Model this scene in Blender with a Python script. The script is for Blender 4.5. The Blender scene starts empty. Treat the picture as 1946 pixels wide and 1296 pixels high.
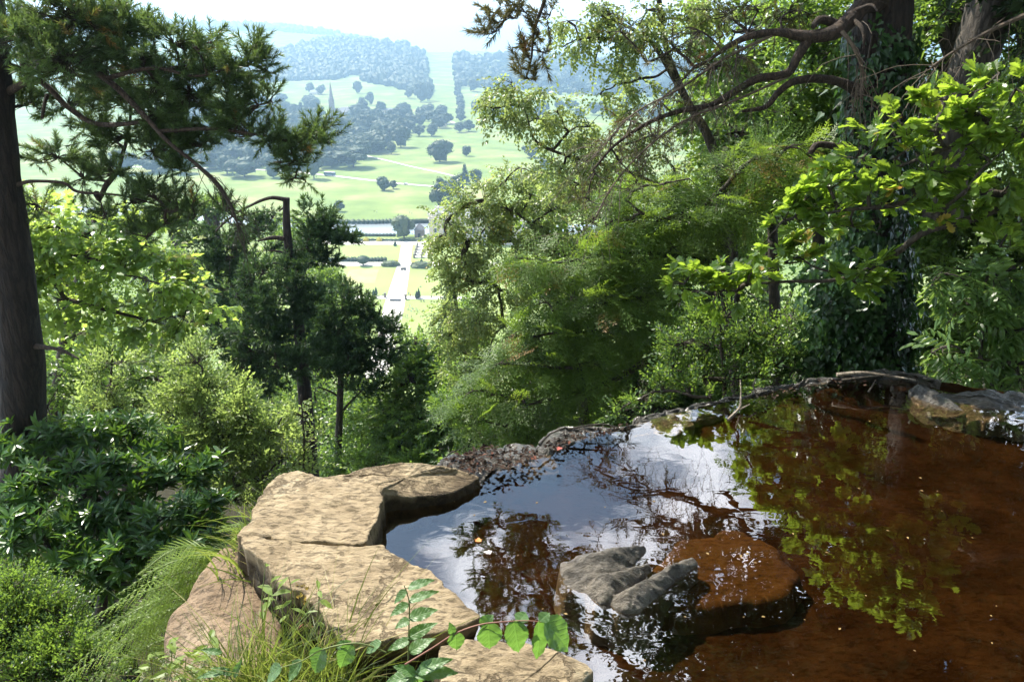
import bpy, bmesh, math, random
import numpy as np
from mathutils import Vector, Matrix, noise as mnoise

SC = bpy.context.scene
COL = SC.collection
RAD = math.radians
rng = np.random.default_rng(7)
random.seed(7)

# ------------------------------------------------------------------ camera
FPX, CX, CY = 1513.0, 973.0, 648.0
PITCH = RAD(19.9)
CAMZ = 2.0
cam_d = bpy.data.cameras.new('camera')
cam = bpy.data.objects.new('camera', cam_d)
COL.objects.link(cam)
cam.location = (0, 0, CAMZ)
cam.rotation_euler = (RAD(90) - PITCH, 0, 0)
cam_d.sensor_width = 36.0
cam_d.lens = 36.0 * FPX / 1946.0
cam_d.clip_start = 0.05
cam_d.clip_end = 30000
SC.camera = cam

# ------------------------------------------------------------------ light
SUN_EL, SUN_AZ = RAD(50), RAD(-47)          # azimuth from +Y, negative = to the left
sun_dir = Vector((math.sin(SUN_AZ) * math.cos(SUN_EL), math.cos(SUN_AZ) * math.cos(SUN_EL), math.sin(SUN_EL)))
sd = bpy.data.lights.new('sun', 'SUN')
sd.energy = 5.0
sd.angle = RAD(0.53)
sd.color = (1.0, 0.95, 0.82)
sun = bpy.data.objects.new('sun', sd)
COL.objects.link(sun)
sun.rotation_euler = sun_dir.to_track_quat('Z', 'Y').to_euler()
sun.location = (0, 0, 50)

world = bpy.data.worlds.new('World')
SC.world = world
world.use_nodes = True
wn, wl = world.node_tree.nodes, world.node_tree.links
wn.clear()
w_out = wn.new('ShaderNodeOutputWorld')
w_bg = wn.new('ShaderNodeBackground')
w_bg.inputs['Strength'].default_value = 0.085
w_sky = wn.new('ShaderNodeTexSky')
w_sky.sky_type = 'NISHITA'
w_sky.sun_disc = False
w_sky.sun_elevation = SUN_EL
w_sky.sun_rotation = SUN_AZ
w_sky.altitude = 100
w_sky.air_density = 1.25
w_sky.dust_density = 0.7
w_sky.ozone_density = 1.0
w_tc = wn.new('ShaderNodeTexCoord')
w_sep = wn.new('ShaderNodeSeparateXYZ')
wl.new(w_tc.outputs['Generated'], w_sep.inputs[0])
w_add = wn.new('ShaderNodeMath'); w_add.operation = 'ADD'; w_add.inputs[1].default_value = 0.18
w_mx = wn.new('ShaderNodeMath'); w_mx.operation = 'MAXIMUM'; w_mx.inputs[1].default_value = 0.0
wl.new(w_sep.outputs['Z'], w_mx.inputs[0]); wl.new(w_mx.outputs[0], w_add.inputs[0])
w_dx = wn.new('ShaderNodeMath'); w_dx.operation = 'DIVIDE'
w_dy = wn.new('ShaderNodeMath'); w_dy.operation = 'DIVIDE'
wl.new(w_sep.outputs['X'], w_dx.inputs[0]); wl.new(w_add.outputs[0], w_dx.inputs[1])
wl.new(w_sep.outputs['Y'], w_dy.inputs[0]); wl.new(w_add.outputs[0], w_dy.inputs[1])
w_cmb = wn.new('ShaderNodeCombineXYZ')
wl.new(w_dx.outputs[0], w_cmb.inputs[0]); wl.new(w_dy.outputs[0], w_cmb.inputs[1])
w_cmb.inputs[2].default_value = 5.1
w_no = wn.new('ShaderNodeTexNoise'); w_no.inputs['Scale'].default_value = 1.9
w_no.inputs['Detail'].default_value = 8; w_no.inputs['Roughness'].default_value = 0.55
wl.new(w_cmb.outputs[0], w_no.inputs['Vector'])
w_rp = wn.new('ShaderNodeValToRGB')
w_rp.color_ramp.elements[0].position = 0.535; w_rp.color_ramp.elements[0].color = (0, 0, 0, 1)
w_rp.color_ramp.elements[1].position = 0.62; w_rp.color_ramp.elements[1].color = (1, 1, 1, 1)
wl.new(w_no.outputs['Fac'], w_rp.inputs['Fac'])
w_mix = wn.new('ShaderNodeMixRGB')
w_mix.inputs[2].default_value = (22, 22.5, 24, 1)
wl.new(w_rp.outputs['Color'], w_mix.inputs[0]); wl.new(w_sky.outputs[0], w_mix.inputs[1])
# milky bright air low over the horizon
w_hz = wn.new('ShaderNodeMapRange')
w_hz.inputs['From Min'].default_value = 0.0; w_hz.inputs['From Max'].default_value = 0.17
w_hz.inputs['To Min'].default_value = 1.0; w_hz.inputs['To Max'].default_value = 0.0
w_hz.interpolation_type = 'SMOOTHSTEP'
wl.new(w_sep.outputs['Z'], w_hz.inputs['Value'])
w_mix2 = wn.new('ShaderNodeMixRGB')
w_mix2.inputs[2].default_value = (15, 16, 16.8, 1)
wl.new(w_hz.outputs[0], w_mix2.inputs[0]); wl.new(w_mix.outputs[0], w_mix2.inputs[1])
wl.new(w_mix2.outputs[0], w_bg.inputs['Color'])
wl.new(w_bg.outputs[0], w_out.inputs[0])

SC.view_settings.view_transform = 'Standard'
SC.view_settings.look = 'None'
SC.view_settings.gamma = 1.0
SC.view_settings.exposure = 1.35
SC.view_settings.use_curve_mapping = False
SC.render.engine = 'CYCLES'
cy = SC.cycles
cy.max_bounces = 8; cy.diffuse_bounces = 3; cy.glossy_bounces = 3; cy.transmission_bounces = 3
cy.transparent_max_bounces = 8; cy.volume_bounces = 0
cy.sample_clamp_indirect = 6.0
cy.use_denoising = True
try:
    cy.denoiser = 'OPENIMAGEDENOISE'
    cy.denoising_input_passes = 'RGB_ALBEDO_NORMAL'
    cy.denoising_prefilter = 'ACCURATE'
except Exception:
    pass
cy.caustics_reflective = False
cy.caustics_refractive = False

# ------------------------------------------------------------------ pixel helpers (photo pixels -> places)
CP, SP = math.cos(PITCH), math.sin(PITCH)
def ray(px, py):
    a = (px - CX) / FPX; b = (CY - py) / FPX
    return np.array([a, CP + b * SP, -SP + b * CP])
def P(px, py, Y):
    d = ray(px, py); t = Y / d[1]
    return np.array([0, 0, CAMZ]) + d * t
def G(px, py, z=0.0):
    d = ray(px, py); t = (z - CAMZ) / d[2]
    return np.array([0, 0, CAMZ]) + d * t
def depth(p):
    return p[1] * CP - (p[2] - CAMZ) * SP
def rpx(p, r):
    return r * depth(p) / FPX

# ------------------------------------------------------------------ numeric noise
_perm = np.random.default_rng(3).random((64, 64, 64)).astype(np.float32)
def vnoise(p):
    p = np.asarray(p, dtype=float)
    i = np.floor(p).astype(int); f = p - i
    f = f * f * (3 - 2 * f)
    r = 0
    for dx in (0, 1):
        for dy in (0, 1):
            for dz in (0, 1):
                w = (f[..., 0] if dx else 1 - f[..., 0]) * (f[..., 1] if dy else 1 - f[..., 1]) * (f[..., 2] if dz else 1 - f[..., 2])
                r = r + w * _perm[(i[..., 0] + dx) & 63, (i[..., 1] + dy) & 63, (i[..., 2] + dz) & 63]
    return r * 2 - 1
def fbm(p, o=4):
    p = np.asarray(p, dtype=float); a, s, r = 1.0, 1.0, 0
    for k in range(o):
        r = r + a * vnoise(p * s + k * 17.3); a *= 0.5; s *= 2.03
    return r

# ------------------------------------------------------------------ terrain
FLOOR = -110.0
_cols = np.array([-2500, 0, 250, 400, 520, 650, 760, 835, 900, 1000, 1300, 1946, 4500], float)
_ys = {1700: [195] * 13,
       2100: [165, 165, 162, 160, 158, 152, 150, 150, 155, 165, 165, 165, 165],
       2500: [122, 122, 120, 118, 118, 112, 112, 121, 125, 130, 135, 140, 140],
       2900: [100, 100, 98, 98, 94, 80, 88, 104, 98, 107, 112, 118, 118],
       3400: [88, 88, 86, 86, 92, 98, 104, 108, 106, 112, 114, 120, 120],
       4300: [42, 36, 36, 49, 52, 63, 92, 101, 100, 103, 104, 106, 106],
       5200: [70, 70, 70, 75, 78, 90, 103, 106, 106, 106, 108, 108, 108],
       9500: [108] * 13}
_Yk = np.array([0, 700, 1000, 1300] + sorted(_ys), float)
_Z = np.zeros((len(_Yk), len(_cols)))
_Z[0] = FLOOR; _Z[1] = FLOOR; _Z[2] = -107; _Z[3] = -102
for _i, _Y in enumerate(sorted(_ys)):
    for _j, _y in enumerate(_ys[_Y]):
        _Z[4 + _i, _j] = P(973, _y, _Y)[2]
def valley(X, Y):
    X = np.asarray(X, float); Y = np.asarray(Y, float)
    Ys = np.clip(Y, 1, 9400)
    pe = np.clip(CX + X / np.maximum(Ys, 200) * 1.064 * FPX, -2499, 4499)
    j = np.clip(np.searchsorted(_cols, pe) - 1, 0, len(_cols) - 2)
    i = np.clip(np.searchsorted(_Yk, Ys) - 1, 0, len(_Yk) - 2)
    fu = (pe - _cols[j]) / (_cols[j + 1] - _cols[j]); fu = fu * fu * (3 - 2 * fu)
    fv = (Ys - _Yk[i]) / (_Yk[i + 1] - _Yk[i])
    z = (_Z[i, j] * (1 - fu) + _Z[i, j + 1] * fu) * (1 - fv) + (_Z[i + 1, j] * (1 - fu) + _Z[i + 1, j + 1] * fu) * fv
    w = np.clip((Y - 750) / 900, 0, 1)
    z = z + w * 5 * fbm(np.stack([X / 260, Y / 260, X * 0 + 1.5], -1), 2)
    return z
def sstep(a, b, x):
    t = np.clip((x - a) / (b - a), 0, 1)
    return t * t * (3 - 2 * t)
def lipY(X):
    return np.interp(X, [-2.2, -1.35, -1.2, -.4, .12, .74, 1.79, 2.3, 2.8, 3.3, 4, 8, 30], [1.2, 2.2, 3.5, 3.72, 3.95, 4.28, 4.85, 5.0, 4.95, 4.75, 4.6, 4.6, 6])
def hill(X, Y):
    X = np.asarray(X, float); Y = np.asarray(Y, float)
    d = np.maximum(Y - lipY(X), np.minimum((-1.15 - X) * 0.75, 3))
    left = sstep(2.0, 0.6, X)
    cliff = (0.7 + 3.0 * left) * sstep(-0.05, 1.6, d)
    k = 0.40 + 0.10 * left
    z = -0.42 - cliff - k * np.maximum(d - 0.9, 0)
    z = np.where(X < -1.2, np.maximum(z, -.6 - .75 * np.minimum(-1.2 - X, 4) - .5 * np.maximum(Y - 2.2, 0)), z)
    z = np.minimum(z, -0.42)
    zz = z + sstep(6, 40, Y) * 2.0 * fbm(np.stack([X / 18, Y / 18, X * 0], -1), 3)
    near = sstep(1.2, 0.2, Y) * sstep(-2.5, -0.5, X) * 0.75 + .24 * sstep(2.5, 2.2, Y) * sstep(-1.5, -1.1, X) * sstep(.1, -.2, X)
    return zz + near
def ground(X, Y):
    return np.maximum(hill(X, Y), valley(X, Y))
def hit(px, py, start=200.0):
    """where the line of sight through a photo pixel meets the valley ground"""
    d = ray(px, py); lo, hi = start, 9300.0; Ys = np.arange(start, 9300, 10.0)
    for _ in range(3):
        q = np.array([0, 0, CAMZ]) + d[None] * (Ys / d[1])[:, None]
        b = np.nonzero(q[:, 2] < valley(q[:, 0], q[:, 1]))[0]
        if len(b) == 0: return None
        k = int(b[0]); hi = Ys[k]; lo = Ys[max(0, k - 1)]; Ys = np.linspace(lo, hi, 12)
    return np.array([0, 0, CAMZ]) + d * (hi / d[1])

# ------------------------------------------------------------------ object helpers
def tag(o, label=None, cat=None, group=None, kind=None):
    if label: o['label'] = label
    if cat: o['category'] = cat
    if group: o['group'] = group
    if kind: o['kind'] = kind
    return o
def empty(name, loc, label, cat, group=None):
    o = bpy.data.objects.new(name, None)
    o.empty_display_size = 0.2
    COL.objects.link(o); o.location = [float(v) for v in loc]
    return tag(o, label, cat, group)

def mesh_from(name, V, T, tint=None, smooth=False):
    me = bpy.data.meshes.new(name)
    V = np.ascontiguousarray(V, dtype=np.float32); T = np.ascontiguousarray(T, dtype=np.int32)
    k = T.shape[1]
    me.vertices.add(len(V)); me.vertices.foreach_set('co', V.ravel())
    me.loops.add(T.size); me.loops.foreach_set('vertex_index', T.ravel())
    me.polygons.add(len(T))
    me.polygons.foreach_set('loop_start', np.arange(0, T.size, k, dtype=np.int32))
    me.polygons.foreach_set('use_smooth', np.full(len(T), smooth, dtype=bool))
    if tint is not None:
        a = me.attributes.new('tint', 'FLOAT', 'POINT')
        a.data.foreach_set('value', np.ascontiguousarray(tint, dtype=np.float32))
    me.update(calc_edges=True)
    return me
class Geo:
    def __init__(s, k=3): s.V, s.T, s.t, s.n, s.k = [], [], [], 0, k
    def raw(s, V, T, t=0.5):
        V = np.asarray(V, float).reshape(-1, 3); T = np.asarray(T, int).reshape(-1, s.k)
        s.V.append(V); s.T.append(T + s.n); s.n += len(V)
        s.t.append(np.full(len(V), t) if np.isscalar(t) else np.asarray(t, float))
    def inst(s, tv, tf, M, pos, tint):
        """tv (v,3) tf (f,k) placed by matrices M (n,3,3) at pos (n,3)"""
        n = len(pos)
        if not n: return
        V = np.einsum('nij,vj->nvi', M, tv) + pos[:, None, :]
        T = tf[None] + (np.arange(n) * len(tv))[:, None, None]
        s.raw(V.reshape(-1, 3), T.reshape(-1, tf.shape[1]), np.repeat(tint, len(tv)))
    def mesh(s, name, off=(0, 0, 0), smooth=False):
        return mesh_from(name, np.concatenate(s.V) - np.asarray(off, float), np.concatenate(s.T), np.concatenate(s.t), smooth)
    def build(s, name, mat, parent=None, off=None, smooth=False, kind=None):
        if not s.V: return None
        if off is None: off = parent.location if parent is not None else (0, 0, 0)
        o = bpy.data.objects.new(name, s.mesh(name, off, smooth))
        o.data.materials.append(mat)
        COL.objects.link(o)
        if parent is not None: o.parent = parent
        if kind: o['kind'] = kind
        return o
def unit(v):
    v = np.asarray(v, float)
    return v / np.maximum(np.linalg.norm(v, axis=-1, keepdims=True), 1e-9)
def frames(ydir, zdir):
    y = unit(ydir); x = unit(np.cross(y, zdir)); z = np.cross(x, y)
    return np.stack([x, y, z], -1)
def rdir(n, r=None):
    r = r or rng
    return unit(r.normal(size=(n, 3)))

def tubes(Pts, R, k=5):
    """batch of tubes: Pts (m,n,3), R (m,n) -> V, quads split into triangles"""
    m, n, _ = Pts.shape
    tan = np.gradient(Pts, axis=1); tan = unit(tan)
    ref = np.tile(np.array([0.13, 0.31, 0.94]), (m, n, 1))
    ref = np.where(np.abs((tan * ref).sum(-1, keepdims=True)) > 0.93, np.array([1.0, 0.1, 0.0]), ref)
    ref = np.broadcast_to(ref[:, :1], ref.shape)
    a = unit(np.cross(tan, ref)); b = np.cross(tan, a)
    th = np.linspace(0, 2 * np.pi, k, endpoint=False)
    ring = a[:, :, None] * np.cos(th)[None, None, :, None] + b[:, :, None] * np.sin(th)[None, None, :, None]
    V = Pts[:, :, None] + ring * R[:, :, None, None]
    idx = np.arange(m * n * k).reshape(m, n, k)
    A = idx[:, :-1]; B = idx[:, 1:]
    A2 = np.roll(A, -1, 2); B2 = np.roll(B, -1, 2)
    T = np.concatenate([np.stack([A, A2, B2], -1).reshape(-1, 3), np.stack([A, B2, B], -1).reshape(-1, 3)])
    return V.reshape(-1, 3), T
def smooth_line(pts, n):
    """Catmull-Rom through pts (k, c) -> n samples"""
    p = np.asarray(pts, float)
    if len(p) == 2:
        t = np.linspace(0, 1, n)[:, None]; return p[0] * (1 - t) + p[1] * t
    q = np.vstack([2 * p[0] - p[1], p, 2 * p[-1] - p[-2]])
    u = np.linspace(0, len(p) - 1 - 1e-6, n); i = u.astype(int); f = (u - i)[:, None]
    a, b, c, d = q[i], q[i + 1], q[i + 2], q[i + 3]
    return 0.5 * ((2 * b) + (-a + c) * f + (2 * a - 5 * b + 4 * c - d) * f ** 2 + (-a + 3 * b - 3 * c + d) * f ** 3)
def add_tube(g, pts, radii, n=None, k=8, rough=0.0, cap=True, t=0.5):
    n = n or len(pts)
    pr = smooth_line(np.column_stack([np.asarray(pts, float), radii]), n)
    V, T = tubes(pr[None, :, :3], pr[None, :, 3], k)
    if rough:
        c = np.repeat(pr[:, :3], k, 0); d = V - c
        V = c + d * (1 + rough * fbm(V * [9, 9, 3], 3)[:, None])
    if cap:
        V = np.vstack([V, pr[0, :3], pr[-1, :3]])
        a = len(V) - 2; e = (n - 1) * k
        T = np.vstack([T, [[a, (j + 1) % k, j] for j in range(k)], [[a + 1, e + j, e + (j + 1) % k] for j in range(k)]])
    g.raw(V, T, t)
def box(g, x0, x1, y0, y1, z0, z1, t=0.5):
    V = np.array([[x, y, z] for z in (z0, z1) for y in (y0, y1) for x in (x0, x1)], float)
    T = [[0, 2, 3], [0, 3, 1], [4, 5, 7], [4, 7, 6], [0, 1, 5], [0, 5, 4], [2, 6, 7], [2, 7, 3], [0, 4, 6], [0, 6, 2], [1, 3, 7], [1, 7, 5]]
    g.raw(V, T, t)
def prism(g, poly, z0, z1, t=0.5):
    n = len(poly); poly = np.asarray(poly, float)
    V = np.vstack([np.column_stack([poly, np.full(n, z0)]), np.column_stack([poly, np.full(n, z1)])])
    T = [[0, i + 1, i] for i in range(1, n - 1)] + [[n, n + i, n + i + 1] for i in range(1, n - 1)]
    for i in range(n):
        j = (i + 1) % n; T += [[i, j, n + j], [i, n + j, n + i]]
    g.raw(V, T, t)

# ------------------------------------------------------------------ materials
def nodes(name):
    m = bpy.data.materials.new(name); m.use_nodes = True
    nt = m.node_tree; nt.nodes.clear()
    o = nt.nodes.new('ShaderNodeOutputMaterial')
    return m, nt, o
def N(nt, kind, **kw):
    n = nt.nodes.new(kind)
    for k, v in kw.items():
        if k.startswith('i_'):
            key = k[2:].replace('_', ' ')
            n.inputs[key].default_value = v
        else: setattr(n, k, v)
    return n
def ramp(nt, stops, src=None):
    r = nt.nodes.new('ShaderNodeValToRGB')
    e = r.color_ramp.elements
    while len(e) < len(stops): e.new(0.5)
    for k, (p, c) in enumerate(stops):
        e[k].position = p; e[k].color = (*c, 1)
    if src is not None: nt.links.new(src, r.inputs['Fac'])
    return r
def leaf_mat(name, dark, light, trans, mixt=0.42, rough=0.42, spec=0.5, warm=None):
    m, nt, o = nodes(name); L = nt.links
    at = N(nt, 'ShaderNodeAttribute', attribute_name='tint')
    stops = [(0.0, dark), (0.8, light)] + ([(0.93, light), (0.97, warm)] if warm else [(1.0, light)])
    r1 = ramp(nt, stops, at.outputs['Fac'])
    r2 = ramp(nt, [(0.0, tuple(c * 0.7 for c in trans)), (0.9, trans)], at.outputs['Fac'])
    p = N(nt, 'ShaderNodeBsdfPrincipled', i_Roughness=rough)
    p.inputs['Specular IOR Level'].default_value = spec
    L.new(r1.outputs[0], p.inputs['Base Color'])
    t = N(nt, 'ShaderNodeBsdfTranslucent'); L.new(r2.outputs[0], t.inputs['Color'])
    mx = N(nt, 'ShaderNodeMixShader'); mx.inputs[0].default_value = mixt
    L.new(p.outputs[0], mx.inputs[1]); L.new(t.outputs[0], mx.inputs[2]); L.new(mx.outputs[0], o.inputs[0])
    return m
def bark_mat(name, c0, c1, scale=9.0, stretch=0.22, bump=0.8, dist=0.03, rough=0.9):
    m, nt, o = nodes(name); L = nt.links
    tc = N(nt, 'ShaderNodeTexCoord'); mp = N(nt, 'ShaderNodeMapping'); mp.inputs['Scale'].default_value = (1, 1, stretch)
    L.new(tc.outputs['Object'], mp.inputs[0])
    v = N(nt, 'ShaderNodeTexVoronoi', feature='DISTANCE_TO_EDGE', i_Scale=scale * 1.6)
    nz = N(nt, 'ShaderNodeTexNoise', i_Scale=scale * 2, i_Detail=7.0, i_Roughness=0.65)
    L.new(mp.outputs[0], nz.inputs['Vector'])
    ad = N(nt, 'ShaderNodeVectorMath', operation='MULTIPLY_ADD'); ad.inputs[1].default_value = (0.12, 0.12, 0.12)
    L.new(nz.outputs['Color'], ad.inputs[0]); L.new(mp.outputs[0], ad.inputs[2]); L.new(ad.outputs[0], v.inputs['Vector'])
    mu = N(nt, 'ShaderNodeMath', operation='MULTIPLY_ADD'); mu.inputs[1].default_value = 2.2
    L.new(v.outputs['Distance'], mu.inputs[0]); 
    hf = N(nt, 'ShaderNodeMath', operation='MULTIPLY'); hf.inputs[1].default_value = 0.7
    L.new(nz.outputs['Fac'], hf.inputs[0]); L.new(hf.outputs[0], mu.inputs[2])
    r = ramp(nt, [(0.25, c0), (0.85, c1)], mu.outputs[0])
    b = N(nt, 'ShaderNodeBump', i_Strength=bump, i_Distance=dist); L.new(mu.outputs[0], b.inputs['Height'])
    p = N(nt, 'ShaderNodeBsdfPrincipled', i_Roughness=rough)
    L.new(r.outputs[0], p.inputs['Base Color']); L.new(b.outputs[0], p.inputs['Normal']); L.new(p.outputs[0], o.inputs[0])
    return m
def plain(name, col, rough=0.8, var=0.25, scale=6.0, bump=0.0, metal=0.0):
    m, nt, o = nodes(name); L = nt.links
    tc = N(nt, 'ShaderNodeTexCoord')
    nz = N(nt, 'ShaderNodeTexNoise', i_Scale=scale, i_Detail=5.0)
    L.new(tc.outputs['Object'], nz.inputs['Vector'])
    r = ramp(nt, [(0.3, tuple(c * (1 - var) for c in col)), (0.7, tuple(min(1, c * (1 + var)) for c in col))], nz.outputs['Fac'])
    p = N(nt, 'ShaderNodeBsdfPrincipled', i_Roughness=rough, i_Metallic=metal)
    L.new(r.outputs[0], p.inputs['Base Color'])
    if bump:
        b = N(nt, 'ShaderNodeBump', i_Strength=0.6, i_Distance=bump); L.new(nz.outputs['Fac'], b.inputs['Height']); L.new(b.outputs[0], p.inputs['Normal'])
    L.new(p.outputs[0], o.inputs[0])
    return m

M = {}
M['birch'] = leaf_mat('birch_leaf', (0.07, 0.105, 0.035), (0.21, 0.26, 0.10), (0.50, 0.62, 0.17), 0.46, 0.38, 0.5, (0.30, 0.20, 0.04))
M['beech'] = leaf_mat('broad_leaf', (0.025, 0.065, 0.018), (0.095, 0.165, 0.04), (0.34, 0.52, 0.07), 0.46, 0.36, 0.5)
M['maple'] = leaf_mat('maple_leaf', (0.04, 0.095, 0.02), (0.10, 0.20, 0.035), (0.58, 0.76, 0.13), 0.5, 0.32, 0.6, (0.25, 0.2, 0.04))
M['oak'] = leaf_mat('oak_leaf', (0.035, 0.075, 0.014), (0.09, 0.16, 0.03), (0.46, 0.66, 0.06), 0.5, 0.38, 0.55, (0.32, 0.17, 0.04))
M['yew'] = leaf_mat('yew_needle', (0.028, 0.058, 0.012), (0.095, 0.165, 0.03), (0.32, 0.48, 0.05), 0.44, 0.5, 0.4, (0.22, 0.11, 0.03))
M['ash'] = leaf_mat('ash_leaf', (0.05, 0.11, 0.03), (0.11, 0.20, 0.05), (0.30, 0.45, 0.09), 0.45, 0.36, 0.6)
M['rhodo'] = leaf_mat('rhododendron_leaf', (0.022, 0.060, 0.018), (0.06, 0.14, 0.03), (0.22, 0.40, 0.04), 0.30, 0.33, 0.5)
M['ivy'] = leaf_mat('ivy_leaf', (0.010, 0.03, 0.010), (0.03, 0.075, 0.02), (0.10, 0.22, 0.04), 0.28, 0.3, 0.4)
M['pine'] = leaf_mat('pine_needle', (0.020, 0.045, 0.020), (0.08, 0.14, 0.05), (0.22, 0.33, 0.07), 0.34, 0.45, 0.4, (0.28, 0.14, 0.04))
M['pine_brown'] = leaf_mat('pine_needle_browning', (0.045, 0.06, 0.022), (0.13, 0.115, 0.04), (0.2, 0.18, 0.04), 0.25, 0.5, 0.4, (0.28, 0.13, 0.04))
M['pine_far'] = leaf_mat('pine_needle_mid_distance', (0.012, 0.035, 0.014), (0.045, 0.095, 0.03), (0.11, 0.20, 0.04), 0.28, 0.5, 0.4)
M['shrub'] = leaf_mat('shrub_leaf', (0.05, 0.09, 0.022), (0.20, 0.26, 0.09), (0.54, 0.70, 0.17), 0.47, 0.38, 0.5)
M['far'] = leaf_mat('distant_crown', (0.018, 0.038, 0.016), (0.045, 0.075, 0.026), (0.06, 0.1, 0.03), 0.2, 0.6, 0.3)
M['fern'] = leaf_mat('bracken', (0.09, 0.15, 0.03), (0.19, 0.27, 0.06), (0.50, 0.64, 0.10), 0.45, 0.45, 0.5)
M['grass'] = leaf_mat('grass_blade', (0.05, 0.09, 0.02), (0.13, 0.17, 0.04), (0.30, 0.38, 0.06), 0.45, 0.4, 0.5, (0.45, 0.36, 0.16))
M['bark_pine'] = bark_mat('pine_bark', (0.007, 0.005, 0.004), (0.036, 0.024, 0.018), 9, 0.2, 1.0, 0.04)
M['bark_limb'] = bark_mat('pine_limb_bark', (0.014, 0.009, 0.006), (0.075, 0.05, 0.035), 14, 0.5, 0.8, 0.02)
M['bark_dark'] = bark_mat('dark_bark', (0.018, 0.015, 0.011), (0.07, 0.055, 0.04), 10, 0.3, 0.8, 0.02)
M['bark_grey'] = bark_mat('grey_bark', (0.022, 0.018, 0.015), (0.085, 0.07, 0.058), 7, 0.35, 0.7, 0.015)
M['deadwood'] = bark_mat('dead_wood', (0.10, 0.075, 0.055), (0.34, 0.28, 0.22), 12, 0.4, 0.6, 0.01)
M['twig'] = plain('twig_bark', (0.045, 0.034, 0.025), 0.85, 0.4, 40)
M['twig_pale'] = plain('pale_twig', (0.09, 0.065, 0.045), 0.8, 0.35, 40)

# ------------------------------------------------------------------ leaf templates
def t_ovate(w=0.62):
    v = np.array([[0, 0, 0], [-w / 2, .42, .09], [0, 1, -.06], [w / 2, .42, .09]], float)
    return v, np.array([[0, 2, 1], [0, 3, 2]])
def t_long(w=0.3):
    v = np.array([[0, 0, 0], [-w / 2, .35, .05], [-w * .4, .72, .02], [0, 1, -.10], [w * .4, .72, .02], [w / 2, .35, .05], [0, .55, -.02]], float)
    return v, np.array([[6, 1, 0], [6, 2, 1], [6, 3, 2], [6, 4, 3], [6, 5, 4], [6, 0, 5]])
def t_outline(half, zf=0.12):
    """half outline [(x,y)...] base->tip mirrored; fan from midrib"""
    L = [(-x, y) for x, y in half]; R = list(half)
    ys = [half[0][1]] + [h[1] for h in half[1:]]
    pts = [(0, 0)] + R + [(0, 1.0)] + L[::-1]
    v = np.array([[x, y, zf * abs(x) * 1.6 - 0.07 * y * y] for x, y in pts] + [[0, 0.45, -0.02]], float)
    n = len(pts); c = n
    return v, np.array([[c, i, (i + 1) % n] for i in range(n)])
OAKH = [(.05, .08), (.17, .2), (.10, .30), (.27, .42), (.15, .52), (.33, .66), (.19, .74), (.22, .9)]
MAPH = [(.12, -.05), (.42, .02), (.30, .22), (.52, .48), (.24, .46), (.20, .72)]
IVYH = [(.2, -.12), (.45, .12), (.26, .36), (.16, .62)]
TPL = {'birch': t_ovate(.78), 'beech': t_ovate(.6), 'maple': t_outline(MAPH), 'oak': t_outline(OAKH),
       'ash': t_long(.36), 'rhodo': t_long(.30), 'ivy': t_outline(IVYH), 'shrub': t_ovate(.6)}
def spray(kind, seed):
    """leaf placements in a spray whose stem runs along +Y, upper side +Z: list of (pos, ydir, zdir, size)"""
    r = np.random.default_rng(seed); out = []
    if kind in ('birch', 'beech', 'shrub'):
        L, n, s = {'birch': (.26, 15, .046), 'beech': (.34, 15, .075), 'shrub': (.22, 14, .040)}[kind]
        for i in range(n):
            t = (i + .6) / n; sd = 1 if i % 2 else -1
            out.append((np.array([sd * .012, t * L, -.16 * L * t * t + r.normal() * .012]), np.array([sd * (0.9 - .5 * t), .75, r.normal() * .35 - (.45 if kind == 'birch' else .1)]),
                        np.array([r.normal() * .5, r.normal() * .5, 1]), s * r.uniform(.7, 1.2)))
    elif kind == 'maple':
        for i in range(8):
            t = (i + 1) / 8; sd = 1 if i % 2 else -1
            out.append((np.array([sd * .05, t * .3, r.normal() * .02]), np.array([sd * (1 - .6 * t), .6, -.25 + r.normal() * .2]), np.array([r.normal() * .4, r.normal() * .4, 1]), .10 * r.uniform(.7, 1.15)))
    elif kind == 'oak':
        for i in range(11):
            a = i * 2.4; t = .3 + .7 * i / 11
            out.append((np.array([0, t * .12, 0]), np.array([math.sin(a) * .9, .75, math.cos(a) * .35 - .05]), np.array([r.normal() * .4, r.normal() * .3, 1]), .08 * r.uniform(.6, 1.2)))
    elif kind == 'ash':
        for i in range(11):
            t = .2 + .8 * (i // 2) / 5; sd = 1 if i % 2 else -1
            if i == 10: t, sd = 1.0, 0
            out.append((np.array([0, t * .24, -.12 * t * t]), np.array([sd * .9, .55, -.45]), np.array([sd * .2, 0, 1]), .088 * r.uniform(.85, 1.1)))
    elif kind == 'rhodo':
        for i in range(10):
            a = i * 2.399; u = .15 + .45 * (i / 10)
            out.append((np.array([0, i * .003, 0]), np.array([math.cos(a), .15 + .7 * (i / 10) + r.normal() * .1, math.sin(a)]), np.array([0, 1, 0]) + r.normal(size=3) * .12, .13 * r.uniform(.8, 1.1)))
    elif kind == 'ivy':
        for i in range(6):
            out.append((r.normal(size=3) * [.05, .06, .015], np.array([r.normal() * .5, -.9, .25]), np.array([r.normal() * .35, .25, 1]), .062 * r.uniform(.6, 1.2)))
    return out
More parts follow.
